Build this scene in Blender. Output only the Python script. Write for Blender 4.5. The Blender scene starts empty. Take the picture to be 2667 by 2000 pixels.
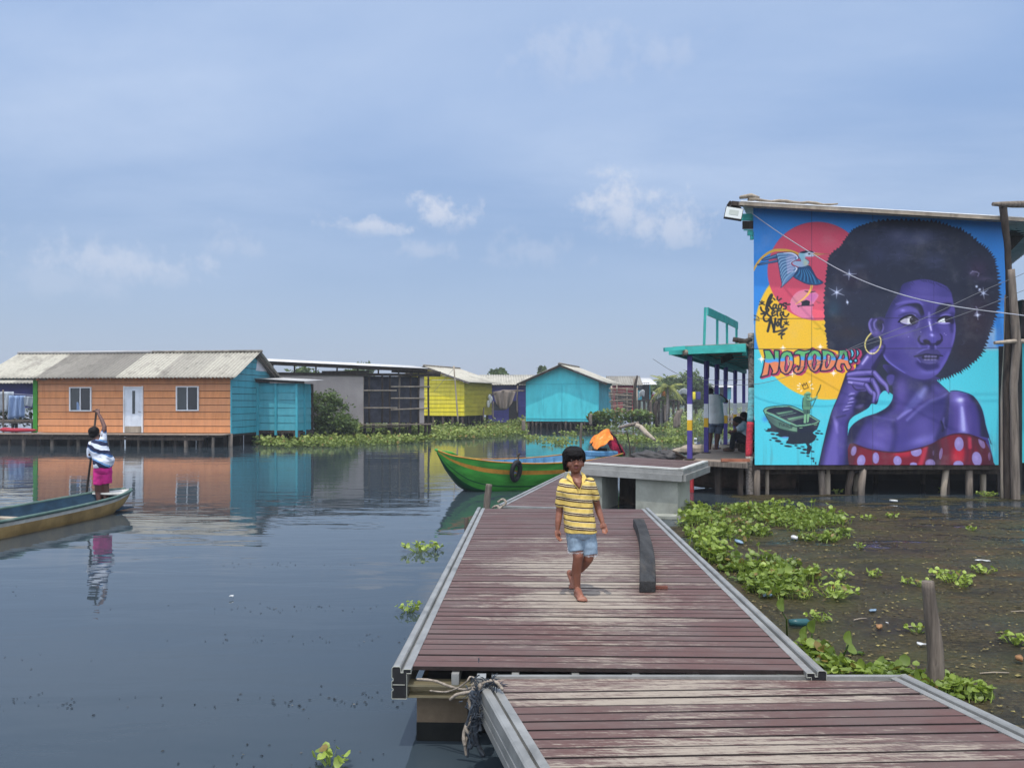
import bpy, math, random
import numpy as np
from mathutils import Vector, Matrix, noise as mnoise

# ---------------------------------------------------------------- camera, sky, sun, exposure
scene = bpy.context.scene
COL = scene.collection
R = math.radians
CX, HY, FS, HZ = 1333.5, 1046.5, 2004.0, 2.0      # picture centre, horizon, focal length (photo pixels), eye height (m)

cam_d = bpy.data.cameras.new("camera"); cam = bpy.data.objects.new("camera", cam_d); COL.objects.link(cam)
cam.location = (0, 0, HZ); cam.rotation_euler = (R(90), 0, 0)
cam_d.sensor_width = 36; cam_d.lens = 36*FS/2667; cam_d.shift_y = (HY-1000)/2667
cam_d.clip_start = .05; cam_d.clip_end = 6000
scene.camera = cam

SUN = Vector((-.085, -.275, .96)).normalized()
sun_d = bpy.data.lights.new("sun", 'SUN'); sun_d.energy = 2.6; sun_d.angle = R(.6); sun_d.color = (1, .95, .87)
sun = bpy.data.objects.new("sun", sun_d); COL.objects.link(sun)
sun.rotation_euler = SUN.to_track_quat('Z', 'Y').to_euler()

scene.view_settings.view_transform = 'Standard'; scene.view_settings.look = 'None'
scene.view_settings.gamma = 1; scene.view_settings.exposure = 0.13
scene.cycles.use_denoising = True
scene.cycles.max_bounces = 6; scene.cycles.transparent_max_bounces = 12
scene.cycles.caustics_reflective = False; scene.cycles.caustics_refractive = False

class NT:
    """terse node building"""
    def __init__(s, tree): s.t = tree; s.n = tree.nodes; s.l = tree.links
    def add(s, typ, **kw):
        n = s.n.new(typ)
        for k, v in kw.items(): setattr(n, k, v)
        return n
    def put(s, sock, v):
        if isinstance(v, bpy.types.NodeSocket): s.l.new(v, sock)
        elif v is not None: sock.default_value = v
    def math(s, op, a, b=None, c=None, clamp=False):
        n = s.add('ShaderNodeMath', operation=op); n.use_clamp = clamp
        for i, v in enumerate((a, b, c)): s.put(n.inputs[i], v)
        return n.outputs[0]
    def mix(s, f, a, b, typ='MIX'):
        n = s.add('ShaderNodeMix', data_type='RGBA', blend_type=typ); n.clamp_factor = True
        s.put(n.inputs[0], f); s.put(n.inputs[6], rgba(a)); s.put(n.inputs[7], rgba(b))
        return n.outputs[2]
    def ramp(s, f, lo, hi):
        n = s.add('ShaderNodeMapRange', interpolation_type='SMOOTHSTEP')
        s.put(n.inputs[0], f); s.put(n.inputs[1], lo); s.put(n.inputs[2], hi); return n.outputs[0]
    def noise(s, vec, scale, detail=4, rough=.55, dist=0, out=0):
        n = s.add('ShaderNodeTexNoise'); s.put(n.inputs['Vector'], vec)
        n.inputs['Scale'].default_value = scale; n.inputs['Detail'].default_value = detail
        n.inputs['Roughness'].default_value = rough; n.inputs['Distortion'].default_value = dist
        return n.outputs[out]
    def mapv(s, vec, scale=(1, 1, 1), loc=(0, 0, 0), rot=(0, 0, 0)):
        n = s.add('ShaderNodeMapping'); s.put(n.inputs[0], vec); n.inputs[1].default_value = loc; n.inputs[2].default_value = rot; n.inputs[3].default_value = scale
        return n.outputs[0]
    def sep(s, vec):
        n = s.add('ShaderNodeSeparateXYZ'); s.put(n.inputs[0], vec); return n.outputs
    def comb(s, x, y, z):
        n = s.add('ShaderNodeCombineXYZ'); s.put(n.inputs[0], x); s.put(n.inputs[1], y); s.put(n.inputs[2], z); return n.outputs[0]
    def attr(s, name):
        n = s.add('ShaderNodeAttribute', attribute_name=name); return n.outputs
    def obj(s): return s.add('ShaderNodeTexCoord').outputs['Object']
    def geo(s): return s.add('ShaderNodeNewGeometry').outputs['Position']
    def bump(s, h, strength, dist=.02):
        n = s.add('ShaderNodeBump'); s.put(n.inputs['Height'], h); s.put(n.inputs['Strength'], strength); n.inputs['Distance'].default_value = dist; return n.outputs[0]

def rgba(c):
    if isinstance(c, bpy.types.NodeSocket) or c is None: return c
    return tuple(c)+(1,) if len(c) == 3 else c
def lin(v): v /= 255; return v/12.92 if v <= .04045 else ((v+.055)/1.055)**2.4
def S(r, g, b, k=1.): return (lin(r)*k, lin(g)*k, lin(b)*k)

world = bpy.data.worlds.new("World"); scene.world = world; world.use_nodes = True
def make_sky():
    t = NT(world.node_tree); t.n.clear()
    sky = t.add('ShaderNodeTexSky', sky_type='NISHITA'); sky.sun_disc = False
    sky.sun_elevation = math.asin(SUN.z); sky.sun_rotation = math.atan2(SUN.x, SUN.y)
    sky.air_density = 1.0; sky.dust_density = 1.2; sky.ozone_density = 1.6; sky.altitude = 0
    d = t.add('ShaderNodeTexCoord').outputs['Generated']; x, y, z = t.sep(d)
    zz = t.math('MAXIMUM', z, 0)
    # thin high cloud lies on a plane overhead; cumulus heads stand low over the horizon
    w = t.math('ADD', zz, .16); plane = t.comb(t.math('DIVIDE', x, w), t.math('DIVIDE', y, w), 0)
    warp = t.mapv(plane, (.55, .95, 1), (3.2, .4, 0), (0, 0, .35))
    c1 = t.ramp(t.noise(warp, .85, 8, .58, .25), .30, .80)
    c2 = t.ramp(t.noise(t.mapv(plane, (1, 1, 1), (1.7, 5.1, 0)), .45, 3, .5), .34, .6)
    cirrus = t.math('MULTIPLY', t.math('MULTIPLY', c1, t.math('ADD', t.math('MULTIPLY', c2, .6), .4)), t.ramp(z, .06, .3))
    base = t.mix(1, sky.outputs[0], (SKY_K, SKY_K*.985, SKY_K*1.02), 'MULTIPLY')
    hz = t.math('SUBTRACT', 1, t.ramp(z, -.02, .30))
    col = t.mix(t.math('MULTIPLY', hz, .70), base, HAZE_C)
    col = t.mix(t.math('MULTIPLY', t.ramp(z, .05, .4), .55), col, HIGH_C)
    col = t.mix(t.math('MULTIPLY', cirrus, .85), col, CLOUD_C)
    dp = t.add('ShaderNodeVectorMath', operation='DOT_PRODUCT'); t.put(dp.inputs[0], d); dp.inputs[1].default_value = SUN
    sun_glow = t.math('POWER', t.math('MAXIMUM', dp.outputs['Value'], 0), 2.6)          # added sky glow round the sun, out of view, fills the house fronts
    col = t.mix(1, col, t.mix(sun_glow, (0, 0, 0), GLOW_C), 'ADD')
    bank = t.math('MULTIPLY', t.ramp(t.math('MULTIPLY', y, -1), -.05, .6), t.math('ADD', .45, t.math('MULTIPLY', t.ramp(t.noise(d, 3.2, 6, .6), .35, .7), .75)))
    col = t.mix(1, col, t.mix(bank, (0, 0, 0), FILL_C), 'ADD')                      # added unseen cloud brightness behind the viewer, lights the facing walls
    n1 = t.noise(d, 34, 9, .64); n2 = t.noise(d, 9, 4, .5)
    tot = None
    for px, py, rx, ry, a in CUMULUS:
        v = Vector(((px-CX)/FS, 1, (HY-py)/FS)).normalized()
        dx = t.math('DIVIDE', t.math('SUBTRACT', x, v.x), rx/FS); dz = t.math('DIVIDE', t.math('SUBTRACT', z, v.z), ry/FS)
        r2 = t.math('ADD', t.math('MULTIPLY', dx, dx), t.math('MULTIPLY', dz, dz))
        m = t.math('SUBTRACT', 1, t.math('SQRT', r2)); m = t.math('ADD', m, t.math('MULTIPLY', t.math('SUBTRACT', n1, .5), 3.4))
        m = t.math('MULTIPLY', t.ramp(m, .0, 1.0), a); m = t.math('MULTIPLY', m, t.ramp(t.math('ADD', dz, t.math('MULTIPLY', n2, .6)), -1.0, .5)); m = t.math('MULTIPLY', m, t.ramp(y, 0, .2))
        tot = m if tot is None else t.math('MAXIMUM', tot, m)
    col = t.mix(tot, col, CUM_C)
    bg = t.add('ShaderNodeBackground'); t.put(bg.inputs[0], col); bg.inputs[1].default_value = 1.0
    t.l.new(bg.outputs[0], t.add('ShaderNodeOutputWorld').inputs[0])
SKY_K = .112; GLOW_C = (1.0, .97, .93); FILL_C = (.86, .86, .88)
HAZE_C = S(162, 179, 213); HIGH_C = S(162, 194, 240); CLOUD_C = S(200, 215, 238); CUM_C = S(212, 217, 230)
CUMULUS = [(1150, 555, 100, 55, .72), (970, 590, 130, 30, .62), (1110, 655, 110, 34, .28), (1620, 540, 135, 90, .66), (1745, 595, 125, 80, .55), (320, 690, 210, 65, .42), (600, 635, 90, 50, .24), (1380, 660, 160, 55, .20), (160, 740, 170, 55, .16), (1500, 160, 190, 90, .22), (1720, 150, 120, 60, .2)]
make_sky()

# ---------------------------------------------------------------- places in the photograph -> places in the world
def PT(sx, sy, Z):
    """world point at distance Z seen at photo pixel (sx, sy)"""
    return Vector(((sx-CX)/FS*Z, Z, HZ-(sy-HY)/FS*Z))
def PD(x, y, Z): return PT(x*1.2057, y*1.2057, Z)
def ON(sx, sy, h=0.):
    """world point on the level h seen at photo pixel"""
    return PT(sx, sy, (HZ-h)*FS/(sy-HY))

# ---------------------------------------------------------------- mesh building
class MB:
    def __init__(s): s.v = []; s.f = []; s.t = []; s.tint = 0.
    def _add(s, pts, faces):
        o = len(s.v); s.v += [tuple(p) for p in pts]; s.t += [s.tint]*len(pts)
        s.f += [tuple(i+o for i in f) for f in faces]; return s
    def hexa(s, p):  # bottom 4 (ccw from above), top 4
        return s._add(p, [(3, 2, 1, 0), (4, 5, 6, 7), (0, 1, 5, 4), (1, 2, 6, 5), (2, 3, 7, 6), (3, 0, 4, 7)])
    def box(s, c, d, rz=0.):
        x, y, z = d[0]/2, d[1]/2, d[2]/2; ca, sa = math.cos(rz), math.sin(rz)
        pts = [(c[0]+a*ca-b*sa, c[1]+a*sa+b*ca, c[2]+e) for e in (-z, z) for a, b in ((-x, -y), (x, -y), (x, y), (-x, y))]
        return s.hexa(pts)
    def bar(s, p, q, w, h, up=(0, 0, 1)):
        p, q = Vector(p), Vector(q); d = (q-p).normalized(); u = Vector(up)
        if abs(d.dot(u)) > .99: u = Vector((0, 1, 0))
        a = d.cross(u).normalized(); b = a.cross(d)
        a *= w/2; b *= h/2
        return s.hexa([p-a-b, p+a-b, q+a-b, q-a-b, p-a+b, p+a+b, q+a+b, q-a+b])
    def tube(s, path, rad, n=8, cap=True, flat=1.):
        path = [Vector(p) for p in path]; m = len(path)
        rad = [rad]*m if not hasattr(rad, '__len__') else rad
        pts = []; prev = None
        for i, p in enumerate(path):
            d = (path[min(i+1, m-1)]-path[max(i-1, 0)]).normalized()
            if prev is None: a = d.cross(Vector((0, 0, 1)) if abs(d.z) < .95 else Vector((0, 1, 0))).normalized()
            else: a = (prev-d*prev.dot(d)).normalized()
            b = d.cross(a); prev = a
            for k in range(n):
                t = 2*math.pi*k/n; pts.append(p+(a*math.cos(t)+b*math.sin(t)*flat)*rad[i])
        f = [(i*n+k, i*n+(k+1) % n, (i+1)*n+(k+1) % n, (i+1)*n+k) for i in range(m-1) for k in range(n)]
        if cap: f += [tuple(range(n-1, -1, -1)), tuple((m-1)*n+k for k in range(n))]
        return s._add(pts, f)
    def ell(s, c, r, nu=12, nv=8, rot=None):
        r = (r, r, r) if not hasattr(r, '__len__') else r; pts = []; c = Vector(c)
        for j in range(nv+1):
            ph = math.pi*j/nv
            for i in range(nu):
                th = 2*math.pi*i/nu; p = Vector((r[0]*math.sin(ph)*math.cos(th), r[1]*math.sin(ph)*math.sin(th), r[2]*math.cos(ph)))
                if rot is not None: p = rot @ p
                pts.append(c+p)
        return s._add(pts, [(j*nu+i, (j+1)*nu+i, (j+1)*nu+(i+1) % nu, j*nu+(i+1) % nu) for j in range(nv) for i in range(nu)])
    def grid(s, fn, nu, nv):
        pts = [fn(i/nu, j/nv) for j in range(nv+1) for i in range(nu+1)]; w = nu+1
        return s._add(pts, [(j*w+i, j*w+i+1, (j+1)*w+i+1, (j+1)*w+i) for j in range(nv) for i in range(nu)])
    def slab(s, fn, nu, nv, th):
        """a grid surface with real thickness th (a vector)"""
        th = Vector(th); top = [Vector(fn(i/nu, j/nv)) for j in range(nv+1) for i in range(nu+1)]; w = nu+1; n = len(top)
        f = [(j*w+i, j*w+i+1, (j+1)*w+i+1, (j+1)*w+i) for j in range(nv) for i in range(nu)]
        g = [tuple(n+k for k in reversed(q)) for q in f]
        for i in range(nu): f += []; g += [(i+1, i, n+i, n+i+1), (nv*w+i, nv*w+i+1, n+nv*w+i+1, n+nv*w+i)]
        for j in range(nv): g += [(j*w, (j+1)*w, n+(j+1)*w, n+j*w), ((j+1)*w+nu, j*w+nu, n+j*w+nu, n+(j+1)*w+nu)]
        return s._add(top+[p+th for p in top], f+g)
    def prism(s, pts, vec):
        vec = Vector(vec); n = len(pts); pts = [Vector(p) for p in pts]
        return s._add(pts+[p+vec for p in pts], [tuple(range(n-1, -1, -1)), tuple(range(n, 2*n))]+[(i, (i+1) % n, n+(i+1) % n, n+i) for i in range(n)])
    def build(s, name, mat, parent=None, smooth=False, origin=None):
        me = bpy.data.meshes.new(name)
        v = s.v if origin is None else [(a-origin[0], b-origin[1], c-origin[2]) for a, b, c in s.v]
        me.from_pydata(v, [], s.f); me.materials.append(mat)
        if any(s.t): me.attributes.new('tint', 'FLOAT', 'POINT').data.foreach_set('value', s.t)
        me.update()
        o = bpy.data.objects.new(name, me); COL.objects.link(o)
        if origin is not None: o.location = origin
        if parent is not None: o.parent = parent
        if smooth: me.polygons.foreach_set('use_smooth', [True]*len(me.polygons))
        return o
def fix_normals(o):
    import bmesh
    b = bmesh.new(); b.from_mesh(o.data); bmesh.ops.recalc_face_normals(b, faces=b.faces); b.to_mesh(o.data); b.free(); return o
def tag(o, label, cat, group=None):
    o['label'] = label; o['category'] = cat
    if group: o['group'] = group
    return o
def thing(name, label, cat, loc=(0, 0, 0), rz=0., group=None):
    o = bpy.data.objects.new(name, None); COL.objects.link(o); o.location = loc; o.rotation_euler = (0, 0, rz); o.empty_display_size = .2
    return tag(o, label, cat, group)
def copy_thing(o, loc, rz=0., label=None, scale=None):
    c = o.copy(); COL.objects.link(c); c.location = loc; c.rotation_euler = (0, 0, rz)
    if scale: c.scale = (scale,)*3
    if label: c['label'] = label
    for ch in list(o.children):
        d = ch.copy(); COL.objects.link(d); d.parent = c
        for g in list(ch.children):
            e = g.copy(); COL.objects.link(e); e.parent = d
    return c
def structure(o): o['kind'] = 'structure'; return o
def stuff(o): o['kind'] = 'stuff'; return o

# ---------------------------------------------------------------- materials
def new_mat(name):
    m = bpy.data.materials.new(name); m.use_nodes = True; t = NT(m.node_tree); t.n.clear()
    b = t.add('ShaderNodeBsdfPrincipled'); o = t.add('ShaderNodeOutputMaterial'); t.l.new(b.outputs[0], o.inputs[0])
    return m, t, b
def paint(name, col, rough=.6, var=.12, scale=3., stain=None, stain_amt=.3, grain=(1, 1, 1), bump=.15, spec=.3, metal=0., boards=False):
    """painted or bare solid: cloudy tone variation, stains of their own shape, fine bump"""
    m, t, b = new_mat(name); o = t.obj()
    v = t.mapv(o, grain); n = t.noise(v, scale, 6, .6); f = t.noise(v, scale*9, 3, .6)
    lo = tuple(c*(1-var*1.6) for c in col); hi = tuple(min(1, c*(1+var*1.3)) for c in col)
    c = t.mix(t.ramp(n, .3, .7), lo, hi)
    c = t.mix(t.math('MULTIPLY', t.ramp(f, .35, .75), var*.9), c, tuple(x*.55 for x in col))
    if boards: c = t.mix(t.math('MULTIPLY', t.attr('tint')[2], .38), c, tuple(x*.62+.10 for x in col))
    if stain: c = t.mix(t.math('MULTIPLY', t.ramp(t.noise(t.mapv(o, (grain[0]*1., grain[1]*1., grain[2]*.5), (4, 2, 7)), scale*.7, 7, .65, .4), .52, .74), stain_amt), c, stain)
    t.put(b.inputs['Base Color'], c); b.inputs['Roughness'].default_value = rough; b.inputs['Specular IOR Level'].default_value = spec; b.inputs['Metallic'].default_value = metal
    if bump: t.put(b.inputs['Normal'], t.bump(t.math('ADD', f, t.math('MULTIPLY', n, .6)), bump, .01))
    return m
def tinted(name, a, bcol, rough=.7, stain=None, amt=.4, scale=2., grain=(1, 1, 1), bump=.2, spec=.25, trans=0.):
    """colour runs from a to b with the mesh's own tint attribute (each sheet, plank or leaf has one)"""
    m, t, b = new_mat(name); o = t.obj(); ti = t.attr('tint')[2]; v = t.mapv(o, grain)
    n = t.noise(v, scale, 6, .62); f = t.noise(v, scale*8, 4, .6)
    c = t.mix(ti, a, bcol)
    if trans: c = t.mix(t.math('GREATER_THAN', ti, 1.3), c, S(132, 112, 62))
    c = t.mix(t.math('MULTIPLY', t.ramp(f, .3, .8), .28), c, tuple(x*.45 for x in a))
    if stain: c = t.mix(t.math('MULTIPLY', t.ramp(n, .48, .72), amt), c, stain)
    t.put(b.inputs['Base Color'], c); b.inputs['Roughness'].default_value = rough; b.inputs['Specular IOR Level'].default_value = spec
    if bump: t.put(b.inputs['Normal'], t.bump(f, bump, .01))
    if trans:
        tr = t.add('ShaderNodeBsdfTranslucent'); t.put(tr.inputs[0], t.mix(.35, c, (.30, .42, .03)))
        mx = t.add('ShaderNodeMixShader'); mx.inputs[0].default_value = trans; t.l.new(b.outputs[0], mx.inputs[1]); t.l.new(tr.outputs[0], mx.inputs[2])
        t.l.new(mx.outputs[0], [k for k in t.n if k.type == 'OUTPUT_MATERIAL'][0].inputs[0])
    return m
def water_mat():
    m, t, b = new_mat('lagoon water'); p = t.geo()
    b.inputs['Base Color'].default_value = (.034, .048, .060, 1); b.inputs['Roughness'].default_value = .02; b.inputs['IOR'].default_value = 1.333
    x, y, z = t.sep(p)
    # cat's-paws: wind touches the water in long patches, the rest stays glassy
    paw = t.ramp(t.noise(t.mapv(p, (.09, .14, 1), (3.1, 1.7, 0)), 1, 3, .5), .50, .66)
    big = t.noise(t.mapv(p, (.55, 1.7, 1), (0, 0, 0), (0, 0, .12)), 1.0, 3, .5, .3)
    rip = t.noise(t.mapv(p, (2.6, 7.5, 1), (0, 0, 0), (0, 0, -.1)), 1.0, 3, .55, .2)
    h = t.math('ADD', t.math('MULTIPLY', big, .55), t.math('MULTIPLY', rip, t.math('ADD', t.math('MULTIPLY', paw, .24), .012)))
    t.put(b.inputs['Normal'], t.bump(h, WATER_BUMP, .06))
    return m
WATER_BUMP = .28
def deck_mat():
    m, t, b = new_mat('worn maroon deck boards'); o = t.obj(); ti = t.attr('tint')[2]; wx = t.attr('wear')[2]; ac = t.attr('across')[2]
    x, y, z = t.sep(o); off = t.math('MULTIPLY', ti, 60)
    n = t.noise(t.comb(t.math('ADD', t.math('MULTIPLY', x, 3.4), off), t.math('MULTIPLY', y, 42), off), 1.0, 9, .74, .9)
    n2 = t.noise(t.comb(t.math('ADD', t.math('MULTIPLY', x, 9), off), t.math('MULTIPLY', y, 95), ti), 1, 5, .7)
    big = t.noise(t.comb(x, t.math('MULTIPLY', y, 1.6), 0), 1.3, 5, .65)
    sc = t.noise(t.comb(t.math('MULTIPLY', t.math('ADD', x, t.math('MULTIPLY', y, .7)), 60), t.math('MULTIPLY', y, 14), ti), 1, 2, .5)
    w = t.math('ADD', t.math('ADD', t.math('MULTIPLY', n, .95), t.math('MULTIPLY', n2, .56)), t.math('ADD', t.math('MULTIPLY', wx, .26), t.math('MULTIPLY', big, .34)))
    w = t.math('ADD', t.math('ADD', w, t.math('MULTIPLY', t.math('SUBTRACT', ti, .5), .20)), t.math('MULTIPLY', t.math('SUBTRACT', sc, .5), .14))
    mk = t.ramp(w, 1.08, 1.23)
    red = t.mix(n2, S(68, 46, 44), S(112, 86, 81)); red = t.mix(t.math('MULTIPLY', t.ramp(big, .35, .65), .55), red, S(100, 90, 86))
    pale = t.mix(n2, S(112, 102, 94), S(176, 164, 148)); pale = t.mix(t.ramp(n2, .56, .78), pale, S(96, 86, 80))
    c = t.mix(mk, red, pale)
    e = t.math('ABSOLUTE', t.math('SUBTRACT', ac, .5)); e = t.math('ADD', e, t.math('MULTIPLY', t.math('SUBTRACT', n2, .5), .10))
    c = t.mix(t.math('MULTIPLY', t.ramp(e, .40, .50), .75), c, S(40, 33, 32))                 # grime packed along the board edges
    t.put(b.inputs['Base Color'], c); b.inputs['Roughness'].default_value = .62; b.inputs['Specular IOR Level'].default_value = .25
    t.put(b.inputs['Normal'], t.bump(n2, .25, .006)); return m
def mural_mat():
    m, t, b = new_mat('painted wall picture'); c = t.attr('paint')[0]; o = t.obj(); n = t.noise(o, 30, 5, .7); k = t.noise(o, 1.6, 5, .6)
    c = t.mix(t.math('MULTIPLY', t.ramp(n, .4, .8), .16), c, (.05, .05, .06)); c = t.mix(t.math('MULTIPLY', t.ramp(k, .5, .8), .12), c, (.5, .5, .5))
    ox, oy, oz = t.sep(o); dr = t.noise(t.comb(t.math('MULTIPLY', ox, 9), 0, t.math('MULTIPLY', oz, .7)), 1, 5, .65)
    c = t.mix(t.math('MULTIPLY', t.math('MULTIPLY', t.ramp(dr, .5, .75), t.math('SUBTRACT', 1, t.ramp(oz, .7, 2.2))), .35), c, (.09, .08, .07))
    t.put(b.inputs['Base Color'], c); b.inputs['Roughness'].default_value = .62; b.inputs['Specular IOR Level'].default_value = .25
    t.put(b.inputs['Normal'], t.bump(n, .12, .004)); return m
def algae_mat():
    m, t, b = new_mat('floating algae'); p = t.geo(); x, y, z = t.sep(p)
    n = t.noise(t.mapv(p, (1, 1.7, 1)), 16, 8, .78); k = t.noise(t.mapv(p, (.28, 1.0, 1), (2, 4, 0)), 1.3, 7, .66, .5); e = t.attr('edge')[2]; hue = t.noise(p, .8, 3); g = t.noise(t.mapv(p, (1, 1.5, 1)), 70, 3, .7)
    c = t.mix(t.ramp(n, .36, .70), S(28, 24, 17), S(86, 76, 50)); c = t.mix(t.math('MULTIPLY', t.ramp(hue, .4, .7), .5), c, S(62, 66, 36)); c = t.mix(t.math('MULTIPLY', t.ramp(t.noise(t.mapv(p, (.6, 1.5, 1), (9, 1, 0)), 1.0, 6, .65, .6), .50, .66), .62), c, S(26, 24, 22)); c = t.mix(t.math('MULTIPLY', t.ramp(t.noise(t.mapv(p, (.7, 1.3, 1), (3, 8, 0)), 1.4, 6, .65, .4), .54, .70), .5), c, S(86, 66, 42))
    c = t.mix(t.math('MULTIPLY', t.ramp(g, .58, .74), .6), c, S(120, 110, 74))
    t.put(b.inputs['Base Color'], c); t.put(b.inputs['Roughness'], t.mix(t.ramp(k, .45, .6), (.3, .3, .3), (.75, .75, .75))); b.inputs['Specular IOR Level'].default_value = .4
    t.put(b.inputs['Normal'], t.bump(t.math('ADD', n, t.math('MULTIPLY', g, .5)), .8, .02))
    a = t.math('ADD', t.math('ADD', t.math('MULTIPLY', t.math('SUBTRACT', k, .5), 2.4), t.math('MULTIPLY', t.math('SUBTRACT', n, .5), .9)), e); a = t.ramp(a, .0, .12)
    tr = t.add('ShaderNodeBsdfTransparent'); mx = t.add('ShaderNodeMixShader'); t.put(mx.inputs[0], a)
    b.inputs['Specular IOR Level'].default_value = .18
    t.l.new(tr.outputs[0], mx.inputs[1]); t.l.new(b.outputs[0], mx.inputs[2]); t.l.new(mx.outputs[0], [q for q in t.n if q.type == 'OUTPUT_MATERIAL'][0].inputs[0])
    return m
def glass(name, col, rough=.08):
    m, t, b = new_mat(name); b.inputs['Base Color'].default_value = rgba(col); b.inputs['Roughness'].default_value = rough; b.inputs['IOR'].default_value = 1.5; return m
def banded(name, cols, period, tilt=(0, 0, 1), wob=.01, rough=.8, wscale=6., axis_off=0.):
    """cloth with stripes: cols = [(fraction end, colour)...] along a direction of the object"""
    m, t, b = new_mat(name); o = t.obj(); x, y, z = t.sep(o)
    v = t.math('ADD', t.math('ADD', t.math('MULTIPLY', x, tilt[0]), t.math('MULTIPLY', y, tilt[1])), t.math('MULTIPLY', z, tilt[2]))
    v = t.math('ADD', v, t.math('MULTIPLY', t.math('SUBTRACT', t.noise(o, wscale, 2), .5), wob*2))
    f = t.math('FRACT', t.math('ADD', t.math('DIVIDE', v, period), 20+axis_off)); c = cols[-1][1]
    for e, q in reversed(cols[:-1]): c = t.mix(t.math('LESS_THAN', f, e), c, q)
    n = t.noise(o, 14, 5, .6); c = t.mix(t.math('MULTIPLY', t.ramp(n, .4, .75), .22), c, (.08, .07, .06))
    t.put(b.inputs['Base Color'], c); b.inputs['Roughness'].default_value = rough; b.inputs['Specular IOR Level'].default_value = .15
    t.put(b.inputs['Normal'], t.bump(t.noise(t.mapv(o, (1, 1, .6)), 9, 3, .5, .8), .55, .03)); return m

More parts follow.
